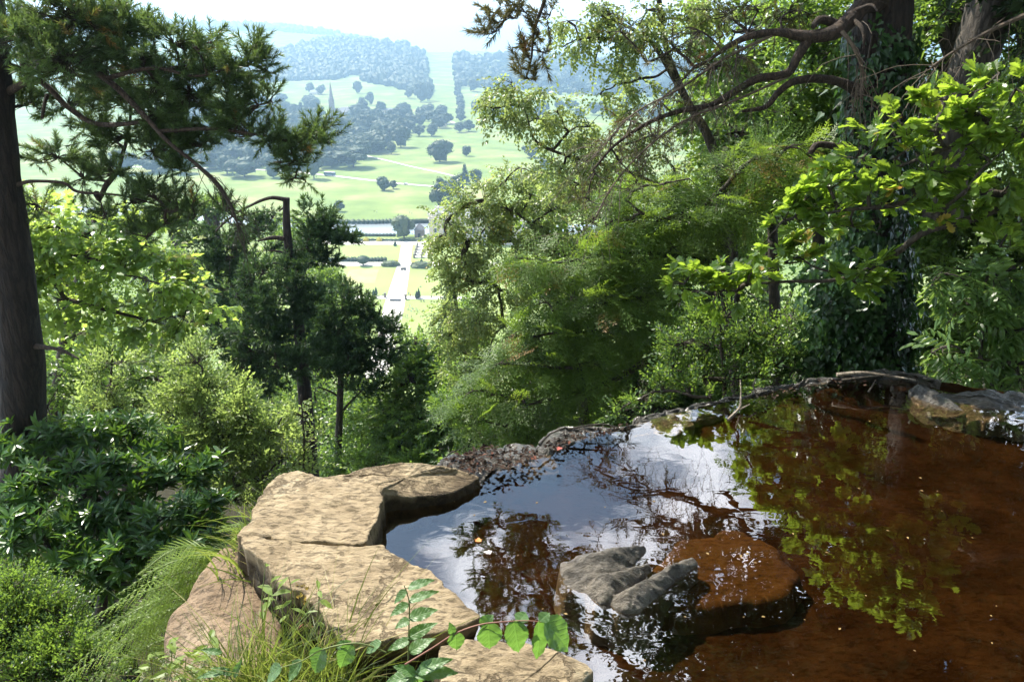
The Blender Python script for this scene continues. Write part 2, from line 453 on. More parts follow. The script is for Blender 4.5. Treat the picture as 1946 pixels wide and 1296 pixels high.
def needle_spray(seed, L=.16, nl=.06, n=60, w=.0035, ang=50):
    r = np.random.default_rng(seed); g = Geo()
    t = r.uniform(.05, 1, n); a = r.uniform(0, 2 * np.pi, n)
    an = np.radians(ang + r.normal(size=n) * 12 - 25 * (t ** 3))
    d = np.stack([np.sin(an) * np.cos(a), np.cos(an), np.sin(an) * np.sin(a)], -1)
    base = np.stack([t * 0, t * L, t * 0], -1)
    side = unit(np.cross(d, r.normal(size=(n, 3)))) * w
    V = np.stack([base - side, base + side, base + d * nl * r.uniform(.8, 1.15, (n, 1)) + [0, 0, -.004]], 1).reshape(-1, 3)
    return V, np.arange(3 * n).reshape(-1, 3)
def yew_spray(seed):
    r = np.random.default_rng(seed); V = []; 
    for i in range(9):
        t = (i + 1) / 9; sd = 1 if i % 2 else -1
        o = np.array([0, t * .22, -.05 * t * t]); d = unit(np.array([sd * .8 if i < 8 else 0, .7, -.12]))
        l = .11 * (1.1 - .6 * t) + .02
        for j in range(6):
            b = o + d * l * (j + .3) / 6; s2 = 1 if j % 2 else -1
            e = unit(np.array([-d[1] * s2, d[0] * s2, 0]) * .8 + d * .7 + [0, 0, r.normal() * .15]) * .034
            w = d * .0075
            V += [b - w, b + w, b + e]
    V = np.array(V).reshape(-1, 3)
    return V, np.arange(len(V)).reshape(-1, 3)
NEED = {'pine': [needle_spray(k) for k in range(5)],
        'pine_brown': [needle_spray(k + 20, .16, .05, 30, .003) for k in range(5)],
        'pine_far': [needle_spray(k + 40, .26, .10, 42, .010, 55) for k in range(5)],
        'yew': [yew_spray(k) for k in range(5)]}
SPR = {k: [spray(k, s) for s in range(6)] for k in TPL}
AREA = {}
for k, (tv, tf) in TPL.items():
    a = sum(np.linalg.norm(np.cross(tv[f[1]] - tv[f[0]], tv[f[2]] - tv[f[0]])) / 2 for f in tf)
    AREA[k] = a * np.mean([sum(l[3] ** 2 for l in s) for s in SPR[k]]) * .6
AREA['pine'] = .0052; AREA['pine_brown'] = .006; AREA['pine_far'] = .017; AREA['yew'] = .0085

LEAFOBJ = {}
def leaf_meshes(kind, mat):
    if (kind, mat.name) not in LEAFOBJ:
        tv, tf = TPL[kind]; ms = []
        for q in range(5):
            me = mesh_from('leaf', tv, tf, np.full(len(tv), .1 + .2 * q)); me.materials.append(mat); ms.append(me)
        LEAFOBJ[(kind, mat.name)] = ms
    return LEAFOBJ[(kind, mat.name)]

def put_leaves(g, kind, pos, ydir, zdir, scale, tint, root=None, parts=0, mat=None, r=None):
    """leaf sprays into geometry g; the `parts` nearest leaves become leaf objects of their own under root"""
    n = len(pos); Ms = frames(ydir, zdir) * scale[:, None, None]
    r = r or rng
    if kind in NEED:
        c = r.integers(0, 5, n)
        for q in range(5):
            m = c == q
            if m.any(): g.inst(*NEED[kind][q], Ms[m], pos[m], tint[m])
        return
    tv, tf = TPL[kind]; c = r.integers(0, 6, n)
    single = np.zeros(n, bool)
    if parts:
        k = parts // len(SPR[kind][0])
        single[np.argsort(pos[:, 1] - .35 * pos[:, 2])[:k]] = True
    for q in range(6):
        for (lp, ly, lz, ls) in SPR[kind][q]:
            for m, sep in (((c == q) & ~single, 0), ((c == q) & single, 1)):
                if not m.any(): continue
                p2 = np.einsum('nij,j->ni', Ms[m], lp) + pos[m]
                F = frames(np.tile(ly, (1, 1)), np.tile(lz, (1, 1)))[0] * ls
                M2 = np.einsum('nij,jk->nik', Ms[m], F)
                jit = r.normal(size=(len(p2), 3)) * .05 * ls
                tt = np.clip(tint[m] + r.normal(size=len(p2)) * .14, 0, 1)
                if not sep: g.inst(tv, tf, M2, p2 + jit, tt)
                else:
                    ms = leaf_meshes(kind, mat); off = np.array(root.location)
                    for a in range(len(p2)):
                        o = bpy.data.objects.new('leaf', ms[min(4, int(tt[a] * 5))]); COL.objects.link(o); o.parent = root
                        mt = np.eye(4); mt[:3, :3] = M2[a]; mt[:3, 3] = p2[a] - off
                        o.matrix_local = Matrix(mt.tolist())

STYLE = {  # up bias, droop of spray direction, normal up weight
    'birch': (0, -.55, .7), 'beech': (.1, -.1, 1.6), 'maple': (.1, -.25, 1.6), 'oak': (.25, 0, 1.2), 'ash': (.1, -.25, 1.8),
    'shrub': (.35, .3, 1.0), 'rhodo': (.5, .55, .5), 'pine': (.3, .25, 1), 'pine_brown': (0, -.1, 1), 'pine_far': (.35, .35, 1), 'yew': (0, -.28, 2.2)}
def tree(name, label, cat, trunk, lobes, kind, mat, bark, K=3.0, seed=1, group=None, limbs=(), squash=.8, lscale=1.0, parts=0,
         twig='twig', sub=1.0, trunk_k=14, limb_mat=None, rough=.06, limb_r=.05, twigs=True, tilt=0.0, clump=9, cr=.17):
    """trunk/limbs: [(px,py,Y,radius_px)], lobes: [(px,py,Y,radius_px)] as they stand in the photograph, at their real distances"""
    r = np.random.default_rng(seed)
    bk = M[bark]; lm = M[mat]
    def conv(L):
        pts = np.array([P(a, b, c) for a, b, c, d in L]); rr = np.array([rpx(p, l[3]) for p, l in zip(pts, L)])
        return pts, rr
    tp, tr = conv(trunk)
    root = empty(name, tp[0], label, cat, group)
    g = Geo(); add_tube(g, tp, tr, n=max(14, 8 * len(tp)), k=trunk_k, rough=rough)
    g.build('trunk', bk, root, smooth=True)
    nodesP = [p for p in smooth_line(tp, 24)]; par = [-1] * 24
    for L in limbs:
        lp, lr = conv(L)
        s = smooth_line(lp, 14 if len(lp) > 2 else 8)
        gg = Geo(); w = r.normal(size=(len(lp), 3)) * .0
        add_tube(gg, lp + w, lr, n=max(12, 7 * len(lp)), k=9, rough=.08)
        gg.build('branch', limb_mat and M[limb_mat] or bk, root, smooth=True)
        for p in s: nodesP.append(p); par.append(-1)
    if not lobes: return root
    C = np.array([P(*l[:3]) if len(l) == 4 else np.array(l[:3]) for l in lobes]); R = np.array([rpx(c, l[3]) if len(l) == 4 else l[3] for c, l in zip(C, lobes)])
    base = np.array(nodesP)
    dist = np.array([np.min(np.linalg.norm(base - c, axis=1)) for c in C])
    gb = Geo(); seg = []
    for i in np.argsort(dist):
        nd = np.array(nodesP); dd = np.linalg.norm(nd - C[i], axis=1) + .25 * np.maximum(nd[:, 2] - C[i][2], 0)
        j = int(np.argmin(dd)); a = nd[j]; b = C[i]; L = np.linalg.norm(b - a)
        if L < .02: continue
        t = np.linspace(0, 1, 7)[:, None]
        mid = a * (1 - t) + b * t + np.sin(t * np.pi) * (r.normal(size=3) * .07 * L + [0, 0, .05 * L]) + np.sin(t * 9) * r.normal(size=3) * .02 * L
        mid[0] = a; prev = j
        for q in range(1, 7):
            nodesP.append(mid[q]); par.append(prev); prev = len(nodesP) - 1
        seg.append((j, mid, prev, R[i]))
    cnt = np.zeros(len(nodesP))
    for (j, mid, e, rr) in seg:
        k = e
        while k >= 0: cnt[k] += rr; k = par[k]
    dref = max(.3, float(np.median(R)))
    for (j, mid, e, rr) in seg:
        rad = []
        ids = [j] + list(range(e - 5, e + 1))
        for k in ids: rad.append(max(cnt[k], rr))
        rad = limb_r * sub * dref * np.sqrt(np.array(rad) / dref) * .9
        if par[j] < 0: rad[0] = rad[1] * 1.15
        add_tube(gb, mid, rad, n=10, k=6, cap=False, rough=.05)
    if seg: gb.build('branches', limb_mat and M[limb_mat] or bk, root, smooth=True, kind='stuff')
    # sprays
    up, dr, nz = STYLE[kind]
    PP, YY, ZZ, TT, AA = [], [], [], [], []
    for c, R_ in zip(C, R):
        n = max(6, int(K * math.pi * R_ * R_ / (AREA[kind] * lscale ** 2)))
        d = rdir(n, r); u = r.uniform(0, 1, n) ** .45
        sh = 1 + .35 * fbm(d * 2.2 + c, 2)
        off = d * (R_ * u * sh)[:, None] * [1, 1, squash]
        if clump:
            ns = max(3, n // clump); dc = rdir(ns, r); oc = dc * (R_ * r.uniform(.35, 1.0, (ns, 1)) ** .6 * (1 + .3 * fbm(dc * 2.2 + c, 2))[:, None]) * [1, 1, squash]
            q_ = r.integers(0, ns, n); off = np.where(r.random((n, 1)) < .88, oc[q_] + r.normal(size=(n, 3)) * R_ * cr * [1, 1, .55], off)
        p = c + off
        out = unit(off + [0, 0, up * R_])
        y = unit(out * .8 + [0, 0, dr] + r.normal(size=(n, 3)) * .45)
        z = np.array([0, 0, nz]) + r.normal(size=(n, 3)) * .45 + out * .25 + np.array(sun_dir) * tilt
        if kind == 'rhodo': z = r.normal(size=(n, 3))
        PP.append(p); YY.append(y); ZZ.append(z)
        TT.append(np.clip(.42 + .25 * r.normal(size=n) + .22 * fbm(p * 1.1, 2), 0, 1))
        AA.append(np.tile(c, (n, 1)))
    PP, YY, ZZ, TT, AA = map(np.concatenate, (PP, YY, ZZ, TT, AA))
    g = Geo()
    sc = lscale * r.uniform(.75, 1.2, len(PP))
    put_leaves(g, kind, PP, YY, ZZ, sc, TT, root, parts, lm, r)
    g.build('crown', lm, root, kind='stuff')
    if twigs:
        m = r.random(len(PP)) < (.5 if twigs is True else twigs)
        a, b, y = AA[m], PP[m], YY[m]
        t = np.linspace(0, 1, 5)[None, :, None]
        ln = np.linalg.norm(b - a, axis=1)[:, None, None]
        st = b + (a - b) * np.minimum(1, .5 / np.maximum(ln[:, 0], .01))
        pts = st[:, None] * (1 - t) + b[:, None] * t + np.sin(t * np.pi) * (r.normal(size=(len(a), 1, 3)) * .08 + [0, 0, .03]) * ln
        end = b + y * .14 * lscale
        pts = np.concatenate([pts, end[:, None]], 1)
        rr = np.tile(np.linspace(.006, .0016, 6) * max(1, lscale * .8), (len(a), 1))
        V, T = tubes(pts, rr, 3); gt = Geo(); gt.raw(V, T); gt.build('twigs', M[twig], root, kind='stuff')
    return root

# ================================================================== SETTING
def m_ground():
    m, nt, o = nodes('hillside_and_parkland'); L = nt.links
    geo = N(nt, 'ShaderNodeNewGeometry'); sp = N(nt, 'ShaderNodeSeparateXYZ'); L.new(geo.outputs['Position'], sp.inputs[0])
    mr = N(nt, 'ShaderNodeMapRange'); mr.inputs['From Min'].default_value = 225; mr.inputs['From Max'].default_value = 250
    L.new(sp.outputs['Y'], mr.inputs['Value'])
    n1 = N(nt, 'ShaderNodeTexNoise', i_Scale=.012, i_Detail=6.0, i_Roughness=.6); L.new(geo.outputs['Position'], n1.inputs['Vector'])
    n2 = N(nt, 'ShaderNodeTexNoise', i_Scale=3.0, i_Detail=8.0, i_Roughness=.7); L.new(geo.outputs['Position'], n2.inputs['Vector'])
    n1.inputs['Scale'].default_value = .02; g1 = ramp(nt, [(.32, (.13, .19, .055)), (.5, (.19, .25, .075)), (.66, (.28, .29, .12))], n1.outputs['Fac'])
    g2 = ramp(nt, [(.3, (.012, .010, .006)), (.6, (.035, .03, .014)), (.75, (.03, .045, .015))], n2.outputs['Fac'])
    mx = N(nt, 'ShaderNodeMixRGB'); L.new(mr.outputs[0], mx.inputs[0]); L.new(g2.outputs[0], mx.inputs[1]); L.new(g1.outputs[0], mx.inputs[2])
    p = N(nt, 'ShaderNodeBsdfPrincipled', i_Roughness=.95); p.inputs['Specular IOR Level'].default_value = .1
    L.new(mx.outputs[0], p.inputs['Base Color'])
    b = N(nt, 'ShaderNodeBump', i_Strength=.5, i_Distance=.05); L.new(n2.outputs['Fac'], b.inputs['Height']); L.new(b.outputs[0], p.inputs['Normal'])
    L.new(p.outputs[0], o.inputs[0]); return m
M['ground'] = m_ground()
def lin_rows():
    y = list(np.arange(-6, 8, .25)) + list(np.arange(8, 40, 1.0)) + list(np.arange(40, 240, 6)) + list(np.arange(240, 1400, 12)) + list(np.arange(1400, 5400, 40)) + list(np.arange(5400, 9600, 300))
    return np.array(y)
def build_terrain():
    ys = lin_rows(); nu = 220
    u = np.linspace(-1, 1, nu); u = np.sign(u) * np.abs(u) ** 1.25
    X = u[None, :] * (9 + 1.15 * np.maximum(ys, 0))[:, None]; Y = np.repeat(ys[:, None], nu, 1)
    Z = ground(X, Y)
    V = np.stack([X, Y, Z], -1).reshape(-1, 3)
    idx = np.arange(len(ys) * nu).reshape(len(ys), nu)
    a, b, c, d = idx[:-1, :-1], idx[:-1, 1:], idx[1:, 1:], idx[1:, :-1]
    T = np.stack([a, b, c, d], -1).reshape(-1, 4)
    me = mesh_from('terrain', V, T, smooth=True); me.materials.append(M['ground'])
    o = bpy.data.objects.new('terrain', me); COL.objects.link(o); o['kind'] = 'structure'
build_terrain()

M['lawn'] = plain('mown_lawn', (.235, .30, .085), .95, .14, .03)
M['gravel'] = plain('pale_gravel', (.62, .58, .52), .95, .06, .2)
M['hedge'] = plain('hedge_bed', (.05, .075, .03), .95, .4, .4)
def m_water_far():
    m, nt, o = nodes('river_water'); L = nt.links
    p = N(nt, 'ShaderNodeBsdfPrincipled', i_Roughness=.12); p.inputs['Base Color'].default_value = (.30, .33, .34, 1)
    p.inputs['Specular IOR Level'].default_value = 1.0
    n = N(nt, 'ShaderNodeTexNoise', i_Scale=.6, i_Detail=3.0); g = N(nt, 'ShaderNodeNewGeometry'); L.new(g.outputs['Position'], n.inputs['Vector'])
    b = N(nt, 'ShaderNodeBump', i_Strength=.25, i_Distance=.1); L.new(n.outputs['Fac'], b.inputs['Height']); L.new(b.outputs[0], p.inputs['Normal'])
    L.new(p.outputs[0], o.inputs[0]); return m
M['river'] = m_water_far()
def sheet(name, pxs, dz, mat, kind='structure', z=None):
    pts = np.array([G(a, b, FLOOR) for a, b in pxs]); pts[:, 2] = FLOOR + dz
    c = pts.mean(0); g = Geo()
    n = len(pts)
    bm = bmesh.new(); vs = [bm.verts.new(p - c) for p in pts]; f = bm.faces.new(vs); bm.normal_update()
    if f.normal.z < 0: f.normal_flip()
    bmesh.ops.triangulate(bm, faces=bm.faces[:])
    me = bpy.data.meshes.new(name); bm.to_mesh(me); bm.free(); me.materials.append(mat)
    o = bpy.data.objects.new(name, me); COL.objects.link(o); o.location = c; o['kind'] = kind
    return o
def strip(name, pxs, w, dz, mat):
    """a road or path laid over the valley ground along photo pixels, w metres wide"""
    pts = [hit(a, b) for a, b in pxs]; pts = smooth_line(np.array(pts), 60)
    t = unit(np.gradient(pts[:, :2], axis=0)); nrm = np.stack([-t[:, 1], t[:, 0]], -1)
    A = pts.copy(); B = pts.copy(); A[:, :2] += nrm * w / 2; B[:, :2] -= nrm * w / 2
    A[:, 2] = ground(A[:, 0], A[:, 1]) + dz; B[:, 2] = ground(B[:, 0], B[:, 1]) + dz
    V = np.stack([A, B], 1).reshape(-1, 3); n = len(pts)
    T = [[2 * i, 2 * i + 1, 2 * i + 3, 2 * i + 2] for i in range(n - 1)]
    T = [t_[::-1] for t_ in T] if False else T
    o = bpy.data.objects.new(name, mesh_from(name, V, np.array(T))); o.data.materials.append(mat); COL.objects.link(o); o['kind'] = 'structure'
    return o
# river, weir bend to the left, then the formal garden: lawns, gravel drive and cross paths
sheet('river', [(1200, 428), (835, 424), (700, 425), (560, 420), (420, 409), (300, 402), (120, 392), (-200, 385), (-200, 392), (120, 402), (300, 413), (420, 423), (560, 436), (660, 443), (760, 446), (1200, 446)], .08, M['river'])
sheet('garden_ground', [(520, 452), (1300, 452), (1500, 760), (380, 760)], .05, M['lawn'])
sheet('terrace_path', [(560, 459), (980, 459), (985, 465.5), (555, 465.5)], .16, M['gravel'])
sheet('drive', [(763, 464), (784, 464), (780, 500), (774, 545), (768, 585), (752, 660), (735, 720), (690, 720), (718, 640), (729, 584), (745, 535), (757, 500)], .12, M['gravel'])
sheet('garden_path', [(560, 499), (1000, 499), (1010, 506), (555, 506)], .20, M['gravel'])
sheet('cross_path', [(600, 562), (930, 565), (932, 570.5), (600, 567.5)], .20, M['gravel'])
sheet('lawn_stripe', [(665, 512), (720, 512), (712, 538), (650, 541)], .10, plain('dry_lawn', (.33, .31, .13), .95, .2, .1))
strip('park_road', [(560, 327), (602, 332), (640, 336), (700, 343), (760, 350), (822, 355), (880, 362)], 5.5, .35, M['gravel'])
strip('park_track', [(690, 295), (705, 299), (740, 307), (780, 317), (836, 329), (880, 340)], 3.5, .35, M['gravel'])
strip('valley_road', [(250, 318), (350, 320), (420, 321), (480, 323), (562, 327)], 5.5, .35, M['gravel'])
strip('village_road', [(842, 240), (850, 236), (862, 234), (846, 229), (835, 236)], 5, .4, M['gravel'])

# haze: one closed box round everything
hb = Geo(); box(hb, -11500, 11500, -60, 9700, -135, 290)
m, nt, o_ = nodes('haze_air')
pv = N(nt, 'ShaderNodeVolumePrincipled', i_Density=.00029, i_Anisotropy=.35); pv.inputs['Color'].default_value = (.46, .72, 1.0, 1)
nt.links.new(pv.outputs[0], o_.inputs['Volume'])
ho = hb.build('haze', m); ho['kind'] = 'stuff'

# ------------------------------------------------------------------ distant trees
def ico(sub):
    bm = bmesh.new(); bmesh.ops.create_icosphere(bm, subdivisions=sub, radius=1.0)
    V = np.array([v.co[:] for v in bm.verts]); T = np.array([[v.index for v in f.verts] for f in bm.faces]); bm.free(); return V, T
ICO1, ICO2, ICO3 = ico(1), ico(2), ico(3)
def crown_geo(seed, style='round', cards=900):
    """crown about 1 wide and 1 tall standing on z=0.1, lumpy hull with leaf clusters standing out of it"""
    r = np.random.default_rng(seed); g = Geo()
    if style == 'conifer':
        lob = [(np.array([r.normal() * .02, r.normal() * .02, .16 + .8 * k / 6]), np.array([.36 * (1 - k / 7.5), .36 * (1 - k / 7.5), .12])) for k in range(7)]
    elif style == 'spread':
        lob = [(np.array([r.normal() * .24, r.normal() * .24, r.uniform(.35, .85)]), np.array([.27, .27, .11]) * r.uniform(.7, 1.1)) for k in range(11)]
    else:
        lob = [(np.array([r.normal() * .04, r.normal() * .04, .46]), np.array([.33, .33, .38]))]
        for k in range(18):
            d = rdir(1, r)[0]; d[2] = abs(d[2]) * 1.0 - .35
            lob.append((np.array([0, 0, .50]) + unit(d) * np.array([.31, .31, .33]) * r.uniform(.75, 1.2), np.array([.16, .16, .13]) * r.uniform(.5, 1.35)))
    for c, s in lob:
        V, T = ICO2
        v = V * (1 + .34 * fbm(V * 2.6 + c * 9 + seed, 3))[:, None] * s + c
        g.raw(v, T, np.clip(.35 + .3 * fbm(v * 7 + seed, 2), 0, 1))
        n = cards // len(lob)
        d = rdir(n, r); p = c + d * s * r.uniform(.8, 1.35, (n, 1))
        y = unit(d + r.normal(size=(n, 3)) * .8); z = d + r.normal(size=(n, 3)) * .5
        tv, tf = TPL['beech']; g.inst(tv, tf, frames(y, z) * r.uniform(.035, .085, n)[:, None, None], p, np.clip(.5 + r.normal(size=n) * .25, 0, 1))
    return g
FAR = {}
for k in range(5): FAR['round%d' % k] = crown_geo(k + 1)
for k in range(2): FAR['spread%d' % k] = crown_geo(k + 11, 'spread')
for k in range(2): FAR['conifer%d' % k] = crown_geo(k + 21, 'conifer')
FARM = {}
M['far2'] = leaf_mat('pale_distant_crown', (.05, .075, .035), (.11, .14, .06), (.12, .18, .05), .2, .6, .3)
gt = Geo(); add_tube(gt, [(0, 0, -.04), (0, 0, .12), (.005, 0, .3), (0, 0, .55)], [.035, .026, .022, .012], n=8, k=7)
for k in (0, 1, 2):
    a = k * 2.1; add_tube(gt, [(0, 0, .26), (.08 * math.cos(a), .08 * math.sin(a), .4), (.2 * math.cos(a), .2 * math.sin(a), .6)], [.014, .01, .004], n=6, k=5)
TRUNKME = gt.mesh('trunk'); TRUNKME.materials.append(M['bark_dark'])
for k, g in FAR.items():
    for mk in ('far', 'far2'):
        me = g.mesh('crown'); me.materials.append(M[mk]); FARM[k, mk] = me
    gj = Geo(); gj.V, gj.T, gj.t, gj.n = list(g.V), list(g.T), list(g.t), g.n
_rt = random.Random(5)
def far_tree(px, py, wpx, hpx, style='round', label=None, group=None, parts=True, mat='far', cat='tree', name='park_tree', lift=0.0):
    p = hit(px, py)
    if p is None: return
    s = depth(p) / FPX
    q = style + str(_rt.randrange(5 if style == 'round' else 2))
    e = empty(name, p, label, cat, group)
    e.rotation_euler[2] = _rt.uniform(0, 6.28)
    w, h = wpx * s, hpx * s
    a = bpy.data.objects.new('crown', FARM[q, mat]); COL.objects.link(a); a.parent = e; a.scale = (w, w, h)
    if lift: a.location = (0, 0, -lift * h)
    if parts:
        t = bpy.data.objects.new('trunk', TRUNKME); COL.objects.link(t); t.parent = e; t.scale = (w * .8 + h * .2,) * 2 + (h,)
    return e
LB = [  # px, base py, width, height, style, label
    (836, 308, 50, 44, 'round', 'broad pair-sized dark oak in the open park, largest lone crown right of centre'),
    (887, 297, 19, 21, 'round', 'small round tree standing alone right of the large park oak'),
    (731, 362, 30, 28, 'round', 'small tree beside the park road, above the lone lawn tree'),
    (748, 359, 16, 17, 'round', 'low shrubby tree touching the small tree by the park road'),
    (645, 402, 20, 24, 'round', 'lone small tree in the wide bright meadow above the river'),
    (597, 340, 34, 60, 'round', 'upright tree at the left end of the park road near the coach'),
    (465, 337, 66, 40, 'round', 'wide rounded tree casting a broad shadow at the left meadow edge'),
    (432, 331, 40, 38, 'round', 'round tree tucked left of the wide rounded meadow tree'),
    (762, 280, 38, 42, 'round', 'dense round tree nearest the lone oak on the wooded slope'),
    (707, 286, 26, 32, 'round', 'round tree third in line along the wood edge'),
    (725, 276, 26, 30, 'round', 'pale round tree between two darker ones at the wood edge'),
    (744, 293, 20, 24, 'round', 'smaller tree just below the dense round wood-edge tree'),
    (796, 259, 24, 24, 'round', 'left one of two neat round trees below the village'),
    (820, 259, 26, 26, 'round', 'right one of two neat round trees below the village'),
    (672, 318, 60, 44, 'spread', 'dark spreading cedar at the foot of the wooded slope'),
    (640, 310, 44, 46, 'spread', 'flat-topped cedar left of the dark spreading cedar'),
    (690, 300, 36, 34, 'spread', 'small cedar behind the dark spreading cedar'),
    (738, 262, 60, 34, 'round', 'wide low dark tree clump in the middle of the wood'),
    (700, 255, 36, 40, 'round', 'tall crown above the middle of the wood'),
    (655, 262, 44, 42, 'round', 'rounded crown left of the wide dark clump'),
    (842, 396, 52, 62, 'round', 'big dark tree at the meadow corner beside the birch leaves'),
    (868, 372, 36, 44, 'round', 'crown leaning behind the big dark meadow corner tree'),
    (884, 350, 24, 34, 'conifer', 'pointed tree behind the meadow corner clump'),
    (905, 352, 26, 32, 'round', 'bushy tree at right end of the meadow corner clump'),
    (777, 187, 16, 20, 'round', 'small tree in the pale field left of the avenue clump'),
    (800, 195, 28, 40, 'round', 'taller clump of crown at the field edge below the hill gap'),
    (813, 192, 22, 34, 'round', 'crown right of the taller field-edge clump'),
    (680, 178, 18, 24, 'round', 'tree at the top of the pale field above the spire'),
    (703, 200, 17, 26, 'round', 'narrow upright tree in the pale field right of the spire'),
    (688, 203, 13, 19, 'round', 'shorter upright tree beside the narrow one right of the spire'),
    (690, 222, 30, 32, 'round', 'round tree below the two upright trees right of the spire'),
    (725, 215, 22, 24, 'round', 'round tree beside the village roofs'),
    (590, 178, 18, 22, 'round', 'small tree on the upper left rim of the pale field'),
    (610, 180, 20, 20, 'round', 'second small tree on the rim of the pale field'),
    (1035, 322, 24, 22, 'round', 'meadow tree seen through the birch leaves'),
    (1010, 300, 36, 26, 'round', 'shaded meadow tree behind the hanging birch'),
    (1030, 352, 28, 28, 'round', 'lower meadow tree behind the hanging birch'),
    (985, 360, 30, 30, 'round', 'meadow tree just behind the birch edge'),
    (873, 252, 22, 20, 'round', 'round tree at the foot of the avenue, left side'),
    (890, 250, 24, 24, 'round', 'round tree at the foot of the avenue, right side'),
    (345, 330, 50, 46, 'round', 'meadow edge tree half hidden by pine needles'),
    (290, 328, 50, 40, 'round', 'meadow edge tree left behind the pine boughs'),
    (235, 330, 60, 46, 'round', 'farthest left meadow tree behind the pine boughs'),
    (520, 338, 30, 34, 'round', 'crown between the wide rounded tree and the road-end tree'),
    (555, 334, 34, 36, 'round', 'crown left of the road-end tree'),
]
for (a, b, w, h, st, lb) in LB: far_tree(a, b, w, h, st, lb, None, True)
# trees standing far behind, small: woodland round the village and spire
def inside(px, py, poly):
    c = False; n = len(poly); j = n - 1
    for i in range(n):
        xi, yi = poly[i]; xj, yj = poly[j]
        if (yi > py) != (yj > py) and px < (xj - xi) * (py - yi) / (yj - yi) + xi: c = not c
        j = i
    return c
VIL = [(300, 215), (430, 200), (520, 190), (580, 192), (600, 200), (640, 212), (680, 225), (740, 226), (790, 214), (850, 222), (852, 246), (800, 250), (760, 262), (720, 290), (690, 315), (620, 322), (560, 330), (480, 320), (400, 325), (300, 325)]
n_ = 0; tries = 0; pts_ = []
while n_ < 250 and tries < 9000:
    tries += 1
    a, b = _rt.uniform(300, 852), _rt.uniform(190, 330)
    if not inside(a, b, VIL): continue
    if 612 < a < 652 and b < 236 and b > 200: continue
    if any(abs(a - q[0]) < 7 and abs(b - q[1]) < 3.6 for q in pts_): continue
    pts_.append((a, b)); n_ += 1
    k = .75 + (b - 190) / 140 * .8
    far_tree(a, b, _rt.uniform(24, 36) * k, _rt.uniform(20, 30) * k, _rt.choice(['round'] * 14 + ['conifer']), ['blue-green tree of the wood left of the church spire', 'blue-green tree of the wood between the spire and the long village house', 'blue-green tree of the wood right of the long village house'][(a > 625) + (a > 742)], ['wood left of the spire', 'wood right of the spire', 'wood right of the village'][(a > 625) + (a > 742)], False, name='woodland_tree')
for sx in (0, 1):   # avenue up to the gap in the hill
    for k in range(9):
        y = 232 - k * 9.2; x = (866 + (9 - k) * 1.2) if sx else 0
        if sx: far_tree(x + _rt.uniform(-2, 2), y, 20 - k * .9, 20 - k * .8, 'round', 'right-hand row tree of the avenue climbing to the hill gap', 'avenue trees, right row', False, name='avenue_tree')
        elif k > 4: far_tree(812 + (k - 5) * 1.0, y, 15 - k * .5, 17 - k * .7, 'round', 'left-hand row tree of the avenue climbing to the hill gap', 'avenue trees, left row', False, name='avenue_tree')
for k in range(34):
    a = 905 + (k % 17) * 22 + _rt.uniform(-8, 8); b = 170 + (k // 17) * 45 + _rt.uniform(-12, 14)
    far_tree(a, b, _rt.uniform(22, 34), _rt.uniform(18, 28), 'round', 'distant tree on the right-hand slope behind the birch', 'trees on the far right slope', False, name='woodland_tree')
# far-off woods that read as one mass
def wood(name, poly, n, wpx, seed):
    r = np.random.default_rng(seed); g = Geo()
    xs = [p[0] for p in poly]; ysl = [p[1] for p in poly]; c = 0; t = 0
    while c < n and t < n * 30:
        t += 1
        a, b = r.uniform(min(xs), max(xs)), r.uniform(min(ysl), max(ysl))
        if not inside(a, b, poly): continue
        p = hit(a, b, 1000)
        if p is None: continue
        c += 1; s = wpx * depth(p) / FPX * r.uniform(.5, 1.5)
        V, T = ICO1
        v = V * (1 + .25 * fbm(V * 1.7 + c, 2))[:, None] * [s, s, s * r.uniform(.8, 1.25)] * .5 + p + [0, 0, s * .35]
        g.raw(v, T, r.uniform(.1, .9))
    o = g.build(name, M['far'], kind='stuff', smooth=False); return o
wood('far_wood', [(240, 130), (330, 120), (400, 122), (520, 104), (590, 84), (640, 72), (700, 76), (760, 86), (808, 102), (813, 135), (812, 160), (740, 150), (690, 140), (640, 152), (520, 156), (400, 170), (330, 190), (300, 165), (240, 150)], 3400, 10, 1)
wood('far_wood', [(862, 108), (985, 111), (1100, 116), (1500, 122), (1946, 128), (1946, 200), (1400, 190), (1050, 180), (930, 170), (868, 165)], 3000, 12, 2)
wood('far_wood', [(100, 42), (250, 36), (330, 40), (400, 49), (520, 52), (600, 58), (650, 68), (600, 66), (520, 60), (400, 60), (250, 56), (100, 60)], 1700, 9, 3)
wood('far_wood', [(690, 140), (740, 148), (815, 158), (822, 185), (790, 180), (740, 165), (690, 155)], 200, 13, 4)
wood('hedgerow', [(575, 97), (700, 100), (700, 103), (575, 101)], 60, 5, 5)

# ------------------------------------------------------------------ buildings, vehicles and people far below
M['stone_b'] = plain('building_stone', (.50, .43, .35), .85, .12, .3)
M['stone_d'] = plain('weathered_stone', (.20, .17, .15), .9, .25, .4)
M['slate'] = plain('roof_slate', (.16, .16, .17), .7, .2, .3)
M['glass'] = plain('dark_glass', (.03, .035, .045), .15, .1, 1)
M['white'] = plain('white_paint', (.75, .75, .73), .6, .04, 1)
M['stonew'] = plain('pale_statue_stone', (.60, .56, .48), .8, .1, 2)
def part(name, g, mat, root, kind=None): return g.build(name, mat, root, kind=kind)
def lbox(root, name, mat, x0, x1, y0, y1, z0, z1):
    g = Geo(); box(g, x0, x1, y0, y1, z0, z1); return g.build(name, mat, root, off=(0, 0, 0))
